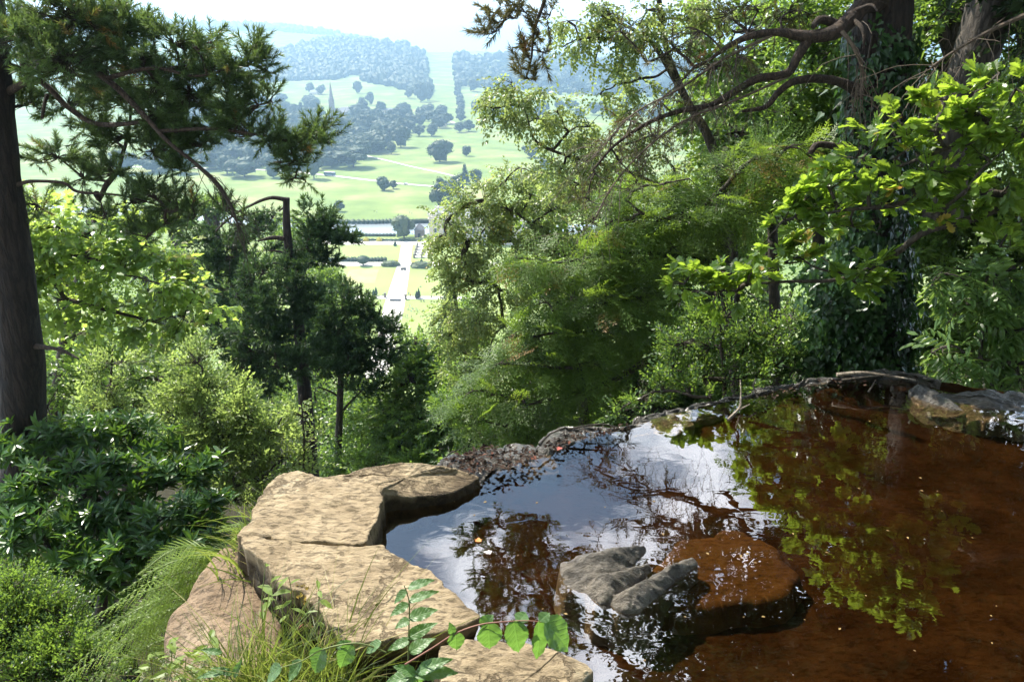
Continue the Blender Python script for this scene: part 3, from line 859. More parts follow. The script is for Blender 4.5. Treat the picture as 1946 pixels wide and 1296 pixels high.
# country house, its corner showing beside the birch leaves
hp = G(815, 462, FLOOR)
house = empty('country_house', hp, 'pale stone country house with parapet and tall sash windows half hidden by birch leaves', 'house')
house.rotation_euler[2] = RAD(-7)
W_, D_, H_ = 66, 34, 16
lbox(house, 'wall', M['stone_b'], 0, W_, 2, D_, 0, H_)
lbox(house, 'roof', M['slate'], 1.5, W_ - 1.5, 4, D_ - 2, H_ + .01, H_ + 1.2)
lbox(house, 'cornice', M['stonew'], -.6, W_ + .6, 1.2, D_ + .6, H_ - 1.4, H_ - .8)
for wx in range(11):
    for fl in range(3):
        x = 3 + wx * 6.0; z = 1.2 + fl * 4.9
        f = lbox(house, 'window', M['white'], x, x + 1.9, 1.9, 2.02, z, z + 3.0)
        p_ = lbox(house, 'pane', M['glass'], x + .15, x + 1.75, 1.84, 1.89, z + .15, z + 2.85); p_.parent = f; p_.location = (0, 0, 0)
for wy in range(5):
    for fl in range(3):
        y = 5 + wy * 5.6; z = 1.2 + fl * 4.9
        f = lbox(house, 'window', M['white'], -.12, .0, y, y + 1.9, z, z + 3.0)
        p_ = lbox(house, 'pane', M['glass'], -.18, -.13, y + .15, y + 1.75, z + .15, z + 2.85); p_.parent = f
g = Geo()
for k in range(66): box(g, .3 + k, .55 + k, 1.3, 1.6, H_, H_ + 1.1)
for k in range(33): box(g, -.3, 0, 2.3 + k, 2.55 + k, H_, H_ + 1.1)
box(g, -.5, W_ + .3, 1.15, 1.75, H_ + 1.1, H_ + 1.35); box(g, -.5, .1, 1.76, D_, H_ + 1.1, H_ + 1.35)
g.build('balustrade', M['stonew'], house, off=(0, 0, 0))
for (x, y) in [(-.2, 1.4), (12, 1.4), (24, 1.4), (36, 1.4), (-.2, 12), (-.2, 24)]:
    g = Geo(); add_tube(g, [(x, y, H_ + 1.3), (x, y, H_ + 1.9), (x, y, H_ + 2.6), (x, y, H_ + 3.4)], [.25, .6, .5, .08], n=9, k=8)
    g.build('urn', M['stonew'], house, off=(0, 0, 0))
for (x, y) in [(10, 14), (30, 16), (50, 14)]: lbox(house, 'chimney', M['stone_b'], x, x + 2.4, y, y + 1.6, H_ + 1.2, H_ + 5)
# small stone summer house by the river
hp = G(788, 452, FLOOR)
sh = empty('garden_house', hp, 'small brown stone garden house with dark pitched roof beside the pale lawn tree', 'house')
lbox(sh, 'wall', M['stone_d'], 0, 6, 0, 6, 0, 5)
g = Geo(); g.raw([[-.4, -.4, 5], [6.4, -.4, 5], [6.4, 6.4, 5], [-.4, 6.4, 5], [3, 3, 9]], [[0, 1, 4], [1, 2, 4], [2, 3, 4], [3, 0, 4], [0, 2, 1], [0, 3, 2]]); g.build('roof', M['slate'], sh, off=(0, 0, 0))
lbox(sh, 'door', M['glass'], 2.2, 3.8, -.08, -.005, 0, 2.8)
# church with tall spire
cp = hit(632, 224)
ch = empty('church', cp, 'grey stone church with very tall pointed spire rising from the woods', 'church')
s = depth(cp) / FPX
lbox(ch, 'tower', M['stone_d'], -4, 4, -4, 4, -3, 30 * s)
g = Geo(); hz = 30 * s; ht = 67 * s
ring = [[4.2 * math.cos(a + .39), 4.2 * math.sin(a + .39), hz] for a in np.arange(8) * math.pi / 4]
g.raw(ring + [[0, 0, ht]], [[i, (i + 1) % 8, 8] for i in range(8)] + [[0, i + 1, i] for i in range(1, 7)][::1]); g.build('spire', M['stone_d'], ch, off=(0, 0, 0))
for sx in (-1, 1):
    for sy in (-1, 1):
        g = Geo(); x, y = sx * 3.7, sy * 3.7
        add_tube(g, [(x, y, hz - 1), (x, y, hz + 2), (x, y, hz + 6)], [.6, .5, .05], n=4, k=6); g.build('pinnacle', M['stone_d'], ch, off=(0, 0, 0))
g = Geo(); box(g, 4.1, 32, -7, 7, -3, 9); g.build('nave', M['stone_d'], ch, off=(0, 0, 0))
g = Geo(); g.raw([[4.1, -7.5, 9.01], [32, -7.5, 9.01], [32, 7.5, 9.01], [4.1, 7.5, 9.01], [4.1, 0, 15], [32, 0, 15]], [[0, 1, 5], [0, 5, 4], [2, 3, 4], [2, 4, 5], [1, 2, 5], [3, 0, 4], [0, 2, 1], [0, 3, 2]]); g.build('roof', M['slate'], ch, off=(0, 0, 0))
def cottage(px, py, w, label):
    p = hit(px, py); e = empty('cottage', p, label, 'house'); e.rotation_euler[2] = _rt.uniform(-.4, .4)
    lbox(e, 'wall', M['stone_b'], -w / 2, w / 2, -4, 4, -1, 5.5)
    g = Geo(); x = w / 2 + .4
    g.raw([[-x, -4.5, 5.51], [x, -4.5, 5.51], [x, 4.5, 5.51], [-x, 4.5, 5.51], [-x, 0, 9], [x, 0, 9]], [[0, 1, 5], [0, 5, 4], [2, 3, 4], [2, 4, 5], [1, 2, 5], [3, 0, 4], [0, 2, 1], [0, 3, 2]]); rf = g.build('roof', M['slate'], e, off=(0, 0, 0))
    c = lbox(e, 'chimney', M['stone_b'], w * .3, w * .3 + 1.2, -.6, .6, 7, 11); c.parent = rf
    for k in range(3): lbox(e, 'window', M['glass'], -w * .35 + k * w * .28, -w * .35 + k * w * .28 + 1.2, -4.06, -4.005, 1.4, 3.2)
cottage(657, 214, 16, 'gable-ended cottage just right of the church spire')
cottage(742, 216, 34, 'long low village house at the wood edge below the pale field')
cottage(715, 219, 14, 'short cottage between the spire and the long village house')
cottage(838, 241, 16, 'cottage by the village road below the avenue')
cottage(598, 180, 20, 'farm building on the upper rim of the pale field')
# park vehicles
bp = hit(627, 335); s = depth(bp) / FPX
M['bus'] = plain('coach_paint', (.07, .16, .26), .4, .1, 1); M['tyre'] = plain('tyre_rubber', (.02, .02, .02), .9, .1, 5)
bus = empty('coach', bp, 'dark blue coach on the road across the park', 'bus'); bus.rotation_euler[2] = RAD(-16)
bus.location[2] += .35
g = Geo(); prism(g, [(-5.8, -1.25), (5.4, -1.25), (5.8, -1.0), (5.8, 1.0), (5.4, 1.25), (-5.8, 1.25)], .5, 3.3); g.build('body', M['bus'], bus, off=(0, 0, 0))
lbox(bus, 'roof', M['white'], -5.6, 5.2, -1.1, 1.1, 3.31, 3.5)
for k in range(6):
    lbox(bus, 'window', M['glass'], -5.2 + k * 1.7, -3.8 + k * 1.7, -1.31, -1.26, 1.7, 2.8)
lbox(bus, 'windscreen', M['glass'], 5.81, 5.86, -.9, .9, 1.4, 2.9)
def wheel(root, x, y, r_, w=.25):
    g = Geo(); add_tube(g, [(x, y - w / 2, r_), (x, y + w / 2, r_)], [r_, r_], n=2, k=14); return g.build('wheel', M['tyre'], root, off=(0, 0, 0))
for x in (-3.8, 3.6):
    for y in (-1.15, 1.15): wheel(bus, x, y, .5)
def car(px, py, col, label, rz, dz=.35):
    p = hit(px, py); e = empty('parked_car' if dz < .3 else 'car', p, label, 'car'); e.rotation_euler[2] = RAD(rz); e.location[2] += dz
    mt = plain('car_paint', col, .3, .05, 1)
    g = Geo(); prof = [(-2.1, .35), (2.1, .35), (2.15, .75), (1.2, .9), (.6, 1.4), (-1.2, 1.42), (-1.9, .95), (-2.15, .8)]
    V = [[x, -.85, z] for x, z in prof] + [[x, .85, z] for x, z in prof]; n = len(prof)
    T = [[0, i, i + 1] for i in range(1, n - 1)] + [[n, n + i + 1, n + i] for i in range(1, n - 1)]
    for i in range(n): j = (i + 1) % n; T += [[i, n + j, j], [i, n + i, n + j]]
    g.raw(V, T); g.build('body', mt, e, off=(0, 0, 0))
    for sy in (-1, 1): lbox(e, 'window', M['glass'], -1.2, .6, sy * .86 if sy > 0 else -.88, .88 if sy > 0 else -.86, .92, 1.3)
    for x in (-1.3, 1.3):
        for y in (-.8, .8): wheel(e, x, y, .32, .2)
car(772, 351.5, (.7, .7, .7), 'white car on the park road right of the small roadside tree', -14)
car(598, 331.5, (.6, .6, .6), 'pale car on the park road behind the coach', -12)
# people: a continuous skinned body, clothing and hair coloured separately
def person_mesh(pose):
    if pose == 'sit':
        J = {'pel': (0, 0, .14), 'ch': (0, .05, .42), 'nk': (0, .05, .58), 'hd': (0, .02, .74), 'kL': (-.14, -.38, .42), 'fL': (-.14, -.62, .06), 'kR': (.14, -.42, .36), 'fR': (.14, -.72, .06),
             'eL': (-.24, -.08, .36), 'hL': (-.18, -.34, .36), 'eR': (.24, -.06, .34), 'hR': (.2, .1, .06)}
    elif pose == 'walk':
        J = {'pel': (0, 0, .94), 'ch': (0, -.03, 1.3), 'nk': (0, -.03, 1.48), 'hd': (0, -.05, 1.64), 'kL': (-.1, -.22, .52), 'fL': (-.1, -.3, .05), 'kR': (.1, .06, .5), 'fR': (.1, .38, .1),
             'eL': (-.25, .1, 1.14), 'hL': (-.24, .02, .88), 'eR': (.25, -.1, 1.14), 'hR': (.24, -.3, .94)}
    else:
        J = {'pel': (0, 0, .94), 'ch': (0, 0, 1.3), 'nk': (0, 0, 1.48), 'hd': (0, -.02, 1.64), 'kL': (-.1, -.02, .5), 'fL': (-.11, 0, .05), 'kR': (.1, -.02, .5), 'fR': (.11, 0, .05),
             'eL': (-.26, .02, 1.13), 'hL': (-.26, -.06, .86), 'eR': (.26, .02, 1.13), 'hR': (.22, -.16, .92)}
    J['sL'] = (J['ch'][0] - .18, J['ch'][1], J['ch'][2] + .1); J['sR'] = (J['ch'][0] + .18, J['ch'][1], J['ch'][2] + .1)
    J['pL'] = (J['pel'][0] - .1, J['pel'][1], J['pel'][2] - .05); J['pR'] = (J['pel'][0] + .1, J['pel'][1], J['pel'][2] - .05)
    for s_ in 'LR': f = J['f' + s_]; J['t' + s_] = (f[0], f[1] - .16, f[2] - .01)
    E = [('pel', 'ch'), ('ch', 'nk'), ('nk', 'hd'), ('ch', 'sL'), ('sL', 'eL'), ('eL', 'hL'), ('ch', 'sR'), ('sR', 'eR'), ('eR', 'hR'), ('pel', 'pL'), ('pL', 'kL'), ('kL', 'fL'), ('fL', 'tL'), ('pel', 'pR'), ('pR', 'kR'), ('kR', 'fR'), ('fR', 'tR')]
    rad = {'pel': .14, 'ch': .15, 'nk': .055, 'hd': .105, 's': .07, 'e': .045, 'h': .04, 'p': .1, 'k': .065, 'f': .045, 't': .04}
    ks = list(J); me = bpy.data.meshes.new('body')
    me.from_pydata([J[k] for k in ks], [(ks.index(a), ks.index(b)) for a, b in E], [])
    o = bpy.data.objects.new('body', me); COL.objects.link(o)
    md = o.modifiers.new('s', 'SKIN')
    for i, k in enumerate(ks):
        q = rad.get(k, rad.get(k[0], .05)); me.skin_vertices[0].data[i].radius = (q, q)
    me.skin_vertices[0].data[ks.index('pel')].use_root = True
    o.modifiers.new('u', 'SUBSURF').levels = 1
    dg = bpy.context.evaluated_depsgraph_get(); out = bpy.data.meshes.new_from_object(o.evaluated_get(dg)); out.name = 'body'
    bpy.data.objects.remove(o)
    for _ in range(3): out.materials.append(None)
    nk = J['nk'][2]; pel = J['pel'][2] + (.02 if pose != 'sit' else .0); hipy = -.12 if pose == 'sit' else -9
    for f in out.polygons:
        c = f.center
        f.material_index = 0 if c.z > nk else (1 if (c.z > pel and c.y > hipy) else 2)
        f.use_smooth = True
    return out, J
PME = {k: person_mesh(k) for k in ('stand', 'walk', 'sit')}
M['skin'] = plain('skin', (.45, .28, .2), .6, .05, 3)
CLO = [plain('cloth', c, .9, .1, 5) for c in [(.5, .08, .07), (.6, .6, .6), (.06, .09, .25), (.05, .05, .05), (.5, .4, .2), (.12, .25, .4), (.35, .1, .2), (.15, .3, .15), (.7, .65, .5)]]
HAIR = [plain('hair', c, .8, .1, 8) for c in [(.03, .02, .015), (.15, .09, .04), (.35, .27, .14)]]
g = Geo(); V, T = ICO2; g.raw(V * [.115, .12, .12] * (1 + .06 * fbm(V * 4, 2))[:, None] + [0, .025, .03], T); HME = g.mesh('hair', smooth=True); HME.materials.append(None)
cn = ['red', 'light grey', 'navy', 'black', 'tan', 'blue', 'maroon', 'green', 'cream']
def person(px, py, pose, top, leg, where, rz=None, group=None):
    p = hit(px, py); me, J = PME[pose]
    e = empty('person', p + [0, 0, .14], None, 'person', group)
    verb = {'stand': 'standing', 'walk': 'walking', 'sit': 'sitting'}[pose]
    e['label'] = 'person in %s top %s %s' % (cn[top], verb, where)
    e.rotation_euler[2] = _rt.uniform(0, 6.28) if rz is None else RAD(rz)
    b = bpy.data.objects.new('body', me); COL.objects.link(b); b.parent = e
    for i, mt in enumerate((M['skin'], CLO[top], CLO[leg])):
        b.material_slots[i].link = 'OBJECT'; b.material_slots[i].material = mt
    h = bpy.data.objects.new('hair', HME); COL.objects.link(h); h.parent = e; h.location = J['hd']
    h.material_slots[0].link = 'OBJECT'; h.material_slots[0].material = _rt.choice(HAIR)
PEO = [(763, 543.5, 'walk', 3, 2, 'up the middle of the white drive'), (770, 544.5, 'walk', 1, 3, 'on the right half of the white drive'),
       (694, 560, 'stand', 3, 3, 'at the left end of the cross path'), (699, 561, 'sit', 1, 2, 'on the lawn edge left of the yews'),
       (728, 566, 'stand', 2, 3, 'by the left drive post'), (777, 562, 'stand', 2, 2, 'right of the drive on the cross path'), (780, 565, 'stand', 0, 3, 'between the right drive post and yews'),
       (785, 567, 'stand', 3, 4, 'just left of the right-hand yews'), (800, 569, 'stand', 4, 2, 'just right of the right-hand yews'), (820, 568, 'stand', 3, 3, 'on the right part of the cross path'),
       (801, 574, 'sit', 3, 3, 'on the grass below the right-hand yews'), (805, 574, 'sit', 2, 3, 'on the grass, right one of a pair below the yews'),
       (800, 546, 'sit', 5, 3, 'alone on the right lawn above the yews'), (824, 555, 'sit', 0, 2, 'at the right lawn edge near the birch'), (828, 554, 'sit', 1, 2, 'at the far right of the right lawn'),
       (764, 603, 'stand', 3, 2, 'first in the row at the drive edge'), (770, 604, 'stand', 0, 3, 'second in the row near the drive edge'), (774, 604, 'stand', 2, 2, 'third in the row near the drive edge'), (782, 605, 'stand', 6, 3, 'at the right end of the row on the lawn'),
       (776, 589, 'sit', 1, 3, 'at the left of the picnic group'), (781, 592, 'sit', 8, 5, 'at the front of the picnic group'), (784, 588, 'sit', 1, 2, 'in the middle of the picnic group'), (787, 593, 'sit', 0, 8, 'at the right front of the picnic group'), (791, 592, 'stand', 7, 3, 'behind the picnic group'), (794, 594, 'stand', 5, 3, 'right of the picnic group'), (779, 585, 'stand', 1, 1, 'at the back of the picnic group'),
       (805, 592, 'sit', 7, 3, 'alone right of the picnic group'), (836, 551, 'stand', 5, 2, 'beside the birch leaves at the lawn edge'),
       (711, 404.5, 'walk', 3, 3, 'on the meadow above the river, left of two'), (716, 405, 'walk', 1, 3, 'on the meadow above the river, right of two'), (779, 406.5, 'walk', 2, 3, 'on the meadow left of the country house'), (783, 408, 'walk', 3, 2, 'on the meadow close to the country house')]
for q in PEO: person(*q)
# dark cart and people on the drive
cpnt = G(767, 514, FLOOR)
ct = empty('garden_cart', cpnt + np.array([0, 0, .14]), 'dark two-wheeled garden cart on the white drive between the flower beds', 'cart')
g = Geo(); prism(g, [(-1.5, -.7), (1.3, -.7), (1.5, .7), (-1.3, .7)], .5, 1.3); g.build('body', CLO[3], ct, off=(0, 0, 0))
lbox(ct, 'canopy', CLO[3], -.9, .7, -.7, .7, 2.0, 2.1)
for x in (-.85, .65):
    g = Geo(); add_tube(g, [(x, 0, 1.2), (x, 0, 2.05)], [.05, .05], k=5); g.build('post', CLO[3], ct, off=(0, 0, 0))
for x in (-.9, .9):
    for y in (-.7, .7): wheel(ct, x, y, .35, .15)
bp2 = G(751, 572, FLOOR)
bn = empty('stone_trough', bp2 + np.array([0, 0, .14]), 'long low dark trough lying across the white drive', 'trough')
g = Geo(); prism(g, [(-2.6, -.5), (2.4, -.7), (2.8, .3), (2.2, .7), (-2.2, .6)], 0, .7); g.build('basin', CLO[3], bn, off=(0, 0, 0))
lbox(bn, 'water', M['glass'], -2.1, 2.1, -.4, .45, .705, .72)
# clipped trees, cones, hedges, beds
def topiary(px, py, kind, w, h, label, cat='shrub', mat='far'):
    p = G(px, py, FLOOR); s = depth(p) / FPX; e = empty('topiary', p, label, cat); r = np.random.default_rng(int(px)); g = Geo()
    V, T = ICO3
    if kind == 'dome':
        v = V.copy(); v[:, 2] = np.where(v[:, 2] < 0, v[:, 2] * .75, v[:, 2] * .55); v = v * (1 + .05 * fbm(V * 5, 2))[:, None] * [w * s / 2, w * s / 2, h * s * .62] + [0, 0, h * s * .66]
    else:
        zz = (V[:, 2] + 1) / 2; k = np.where(True, (1 - zz) ** .7 * 1.0 + .06, 0); v = np.column_stack([V[:, 0] * k * w * s, V[:, 1] * k * w * s, zz * h * s]); v[:, :2] *= (1 + .12 * fbm(V * 6, 2))[:, None]
    g.raw(v, T, np.clip(.4 + .3 * fbm(v * 2, 2), 0, 1))
    n = 260; i = r.integers(0, len(v), n); tv, tf = TPL['beech']
    g.inst(tv, tf, frames(V[i] + r.normal(size=(n, 3)) * .5, r.normal(size=(n, 3))) * (.05 * (w + h) * s * .5 + .1), v[i], np.clip(.5 + .25 * r.normal(size=n), 0, 1))
    g.build('crown', M[mat], e, off=(0, 0, 0), kind='stuff')
    if kind == 'dome':
        g = Geo(); add_tube(g, [(0, 0, -.1), (0, 0, h * s * .4)], [.35, .3], k=7); g.build('trunk', M['bark_dark'], e, off=(0, 0, 0))
topiary(690.5, 505, 'dome', 23, 19, 'dark heart-shaped clipped tree on the garden path left of the drive')
topiary(673, 496, 'cone', 5, 8, 'small pointed clipped yew left of the heart-shaped tree')
topiary(718, 496, 'cone', 5, 8, 'small pointed clipped yew right of the heart-shaped tree')
topiary(801, 501, 'cone', 4, 9, 'small dark clipped cone by the right flower bed')
topiary(710.5, 566, 'cone', 4.5, 17, 'left thin column yew of the pair left of the drive')
topiary(715, 562, 'cone', 3.5, 17, 'right thin column yew of the pair left of the drive')
topiary(792, 568, 'cone', 4, 16, 'left thin column yew of the pair right of the drive')
topiary(796, 567, 'cone', 4, 20, 'tall right thin column yew of the pair right of the drive')
topiary(751, 468, 'cone', 4, 10, 'dark clipped cone at the top left corner of the drive')
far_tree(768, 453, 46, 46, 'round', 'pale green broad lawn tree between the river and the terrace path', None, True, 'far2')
M['yel'] = plain('yellow_shrub', (.45, .38, .05), .9, .3, 1)
def bush(px, py, w, h, mat, label, name='garden_shrub'):
    p = G(px, py, FLOOR); s = depth(p) / FPX; V, T = ICO3; g = Geo()
    v = V * (1 + .25 * fbm(V * 3 + px, 3))[:, None] * [w * s / 2, w * s / 3, h * s * .6] + [0, 0, h * s * .3]; g.raw(v, T, np.clip(.5 + .3 * fbm(v, 2), 0, 1))
    r = np.random.default_rng(int(px) + 3); i = r.integers(0, len(v), 200); tv, tf = TPL['beech']
    g.inst(tv, tf, frames(V[i] + r.normal(size=(200, 3)) * .6, r.normal(size=(200, 3))) * (.12 * h * s + .1), v[i], r.random(200))
    o = g.build(name, mat, None, off=(0, 0, 0)); o.location = p; tag(o, label, 'shrub')
bush(696, 459, 10, 8, M['yel'], 'bright yellow shrub on the terrace, left one of two')
bush(721, 459, 11, 8, M['yel'], 'bright yellow shrub on the terrace, right one of two')
bush(742, 505, 34, 11, M['far2'], 'grey green flower bed shrubs left of the drive', 'flower_bed')
bush(799, 508, 36, 12, M['far2'], 'grey green flower bed shrubs right of the drive', 'flower_bed')
bush(753, 497, 8, 3, M['yel'], 'yellow flowers at the drive corner left', 'flower_bed')
bush(787, 500, 8, 3, M['yel'], 'yellow flowers at the drive corner right', 'flower_bed')
bush(790, 507, 10, 5, plain('red_flowers', (.35, .12, .08), .9, .3, 1), 'reddish flowers in the right flower bed', 'flower_bed')
def hedge(pts, w, h, label):
    g = Geo(); q = np.array([G(a, b, FLOOR) for a, b in pts]); q = smooth_line(q, 24)
    for i in range(23):
        a, b = q[i], q[i + 1]; c = (a + b) / 2; V, T = ICO1
        V = V * [np.linalg.norm(b - a) * .75, w * .6, h * .62] * (1 + .12 * fbm(V * 3 + i, 2))[:, None] + c + [0, 0, h * .45]; g.raw(V, T, .4 + .02 * (i % 7))
    o = g.build('hedge', M['far'], None, off=q[0]); o.location = q[0]; tag(o, label, 'hedge')
hedge([(590, 497), (735, 497)], 3, 2.6, 'dark clipped hedge along the garden path left of the drive')
hedge([(600, 449), (752, 449)], 2, 1.8, 'low terrace hedge nearest the river')
hedge([(600, 457), (800, 459)], 2, 1.6, 'low terrace hedge just above the terrace path')
hedge([(480, 421), (660, 425), (752, 424)], 5, 3, 'rough dark bankside hedge along the far edge of the river')
hedge([(775, 425), (820, 423)], 5, 3, 'bankside hedge between the lawn tree and the house')
for i, (x, y) in enumerate([(732, 566), (771, 569)]):
    p = G(x, y, FLOOR); e = empty('stone_post', p, ['dark stone post at the left edge of the drive', 'dark stone post at the right edge of the drive'][i], 'post')
    lbox(e, 'shaft', M['stone_d'], -.5, .5, -.5, .5, 0, 2.2); lbox(e, 'cap', M['stone_d'], -.65, .65, -.65, .65, 2.21, 2.5)
# parterre of balustrades and statues right of the drive
pp = G(787, 491, FLOOR); e = empty('stone_parterre', pp, 'pale stone balustraded steps with statues beside the top of the drive', 'steps')
for k in range(5): lbox(e, 'step', M['stonew'], 0, 9, k * 4.5, k * 4.5 + 4.4, .1, .5 + k * .55)
for sx in (0, 4.4, 8.8):
    for k in range(5):
        lbox(e, 'pedestal', M['stone_d'], sx - .5, sx + .5, k * 4.5, k * 4.5 + 1, .1, 2.4 + k * .55)
for k in (0, 2, 4):
    for sx in (0, 8.8):
        g = Geo(); z = 2.4 + k * .55; add_tube(g, [(sx, k * 4.5 + .5, z), (sx + .1, k * 4.5 + .5, z + .8), (sx, k * 4.5 + .5, z + 1.5), (sx, k * 4.5 + .5, z + 1.9)], [.3, .38, .25, .12], n=9, k=7); g.build('statue', M['stonew'], e, off=(0, 0, 0))

# ================================================================== THE POOL ROCKS
def m_stone(name, c0, c1, c2, wet=0.0, rough=.92, moss=None, pit=1.0, damp=False):
    m, nt, o = nodes(name); L = nt.links
    g = N(nt, 'ShaderNodeNewGeometry')
    mp = N(nt, 'ShaderNodeMapping'); mp.inputs['Rotation'].default_value = (0, 0, .35); mp.inputs['Scale'].default_value = (1, 2.3, 1.6); L.new(g.outputs['Position'], mp.inputs[0])
    n1 = N(nt, 'ShaderNodeTexNoise', i_Scale=3.5, i_Detail=8.0, i_Roughness=.62); L.new(g.outputs['Position'], n1.inputs['Vector'])
    n2 = N(nt, 'ShaderNodeTexNoise', i_Scale=21.0, i_Detail=9.0, i_Roughness=.72, i_Distortion=.35); L.new(mp.outputs[0], n2.inputs['Vector'])
    n3 = N(nt, 'ShaderNodeTexNoise', i_Scale=190.0, i_Detail=3.0); L.new(g.outputs['Position'], n3.inputs['Vector'])
    n4 = N(nt, 'ShaderNodeTexNoise', i_Scale=11.0, i_Detail=6.0, i_Roughness=.7); L.new(g.outputs['Position'], n4.inputs['Vector'])
    r1 = ramp(nt, [(.32, c0), (.5, c1), (.68, c2)], n1.outputs['Fac'])
    r2 = ramp(nt, [(.30, (.30, .25, .20)), (.41, (.80, .76, .70)), (.60, (1.12, 1.10, 1.06))], n2.outputs['Fac'])
    mx = N(nt, 'ShaderNodeMixRGB', blend_type='MULTIPLY'); mx.inputs[0].default_value = .8; L.new(r1.outputs[0], mx.inputs[1]); L.new(r2.outputs[0], mx.inputs[2])
    r4 = ramp(nt, [(.56, (0, 0, 0)), (.68, (1, 1, 1))], n4.outputs['Fac'])
    mo = N(nt, 'ShaderNodeMixRGB'); mo.inputs[2].default_value = (*(moss or (c0[0] * .55, c0[1] * .55, c0[2] * .5)), 1)
    f4 = N(nt, 'ShaderNodeMath', operation='MULTIPLY'); f4.inputs[1].default_value = .75 if moss else .45
    L.new(r4.outputs[0], f4.inputs[0]); L.new(f4.outputs[0], mo.inputs[0]); L.new(mx.outputs[0], mo.inputs[1])
    p = N(nt, 'ShaderNodeBsdfPrincipled', i_Roughness=rough)
    if pit < .5: p.inputs['Specular IOR Level'].default_value = 0.0      # under water: no air gloss
    L.new(mo.outputs[0], p.inputs['Base Color'])
    h = N(nt, 'ShaderNodeMath', operation='MULTIPLY_ADD'); h.inputs[1].default_value = .12; L.new(n3.outputs['Fac'], h.inputs[0]); 
    cr = ramp(nt, [(.30, (0, 0, 0)), (.46, (.7, .7, .7)), (.7, (1, 1, 1))], n2.outputs['Fac']); L.new(cr.outputs[0], h.inputs[2])
    b = N(nt, 'ShaderNodeBump', i_Strength=1.0, i_Distance=.016 * pit); L.new(h.outputs[0], b.inputs['Height'])
    if damp:
        # fine cracks, grey lichen spots and the damp, algae-dark band the water leaves just above its surface
        dv = N(nt, 'ShaderNodeVectorMath', operation='MULTIPLY_ADD'); dv.inputs[1].default_value = (.5, .5, .5); L.new(n4.outputs['Color'], dv.inputs[0]); L.new(g.outputs['Position'], dv.inputs[2])
        vo = N(nt, 'ShaderNodeTexVoronoi', feature='DISTANCE_TO_EDGE', i_Scale=1.35); L.new(dv.outputs[0], vo.inputs['Vector'])
        ck = ramp(nt, [(.0, (.22, .18, .14)), (.012, (.55, .5, .45)), (.03, (1, 1, 1))], vo.outputs['Distance'])
        m1 = N(nt, 'ShaderNodeMixRGB', blend_type='MULTIPLY'); m1.inputs[0].default_value = .6; L.new(mo.outputs[0], m1.inputs[1]); L.new(ck.outputs[0], m1.inputs[2])
        li = ramp(nt, [(.60, (0, 0, 0)), (.66, (.55, .55, .55))], n1.outputs['Fac'])
        n5 = N(nt, 'ShaderNodeTexNoise', i_Scale=38.0, i_Detail=4.0); L.new(g.outputs['Position'], n5.inputs['Vector'])
        l2 = ramp(nt, [(.52, (0, 0, 0)), (.60, (1, 1, 1))], n5.outputs['Fac'])
        lm = N(nt, 'ShaderNodeMath', operation='MULTIPLY'); L.new(li.outputs[0], lm.inputs[0]); L.new(l2.outputs[0], lm.inputs[1])
        m2 = N(nt, 'ShaderNodeMixRGB'); m2.inputs[2].default_value = (.33, .34, .27, 1); L.new(lm.outputs[0], m2.inputs[0]); L.new(m1.outputs[0], m2.inputs[1])
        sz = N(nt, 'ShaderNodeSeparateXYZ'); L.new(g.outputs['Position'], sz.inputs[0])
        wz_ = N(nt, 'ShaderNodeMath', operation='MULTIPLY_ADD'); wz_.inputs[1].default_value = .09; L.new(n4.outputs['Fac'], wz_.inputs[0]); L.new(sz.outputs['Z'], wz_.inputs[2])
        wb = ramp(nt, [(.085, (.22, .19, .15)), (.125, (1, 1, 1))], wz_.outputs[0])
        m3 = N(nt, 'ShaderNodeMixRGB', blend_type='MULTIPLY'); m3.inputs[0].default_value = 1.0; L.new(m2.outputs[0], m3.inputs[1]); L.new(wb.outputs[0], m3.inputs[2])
        L.new(m3.outputs[0], p.inputs['Base Color'])
        h2 = N(nt, 'ShaderNodeMath', operation='MULTIPLY'); L.new(h.outputs[0], h2.inputs[0]); L.new(ck.outputs[0], h2.inputs[1]); L.new(h2.outputs[0], b.inputs['Height'])
    L.new(b.outputs[0], p.inputs['Normal'])
    if wet: p.inputs['Coat Weight'].default_value = wet; p.inputs['Coat Roughness'].default_value = .12; L.new(b.outputs[0], p.inputs['Coat Normal'])
    L.new(p.outputs[0], o.inputs[0]); return m
M['stone'] = m_stone('sandstone', (.24, .18, .11), (.36, .28, .18), (.48, .39, .265), damp=True)
M['stone_side'] = M['stone']
M['boulder'] = m_stone('lichened_sandstone', (.17, .115, .07), (.27, .19, .125), (.36, .285, .205), moss=(.13, .085, .03))
M['wetstone'] = m_stone('wet_dark_stone', (.022, .018, .014), (.05, .04, .03), (.10, .08, .06), wet=.9, rough=.45, moss=(.025, .035, .012))
M['greyrock'] = m_stone('pool_rock', (.05, .042, .034), (.12, .10, .078), (.22, .185, .145), wet=.5, rough=.6, moss=(.06, .055, .045))
M['bed'] = m_stone('silty_pool_bed', (.009, .0044, .0019), (.017, .0084, .0034), (.031, .016, .0065), rough=.95, moss=(.011, .008, .005), pit=.25)
M['subrock'] = m_stone('submerged_orange_stone', (.042, .022, .009), (.056, .030, .012), (.074, .041, .017), rough=.95, moss=(.045, .024, .011), pit=.25)
def outline(o, n, rnd=2):
    """closed resample of outline points (k,3) into n, corners softened a little"""
    o = np.asarray(o, float); q = np.vstack([o, o[:1]]); d = np.linalg.norm(np.diff(q, axis=0), axis=1); s = np.concatenate([[0], np.cumsum(d)])
    t = np.linspace(0, s[-1], n, endpoint=False)
    r = np.stack([np.interp(t, s, q[:, i]) for i in range(3)], -1)
    for _ in range(rnd): r = (np.roll(r, 1, 0) + 2 * r + np.roll(r, -1, 0)) / 4
    return r
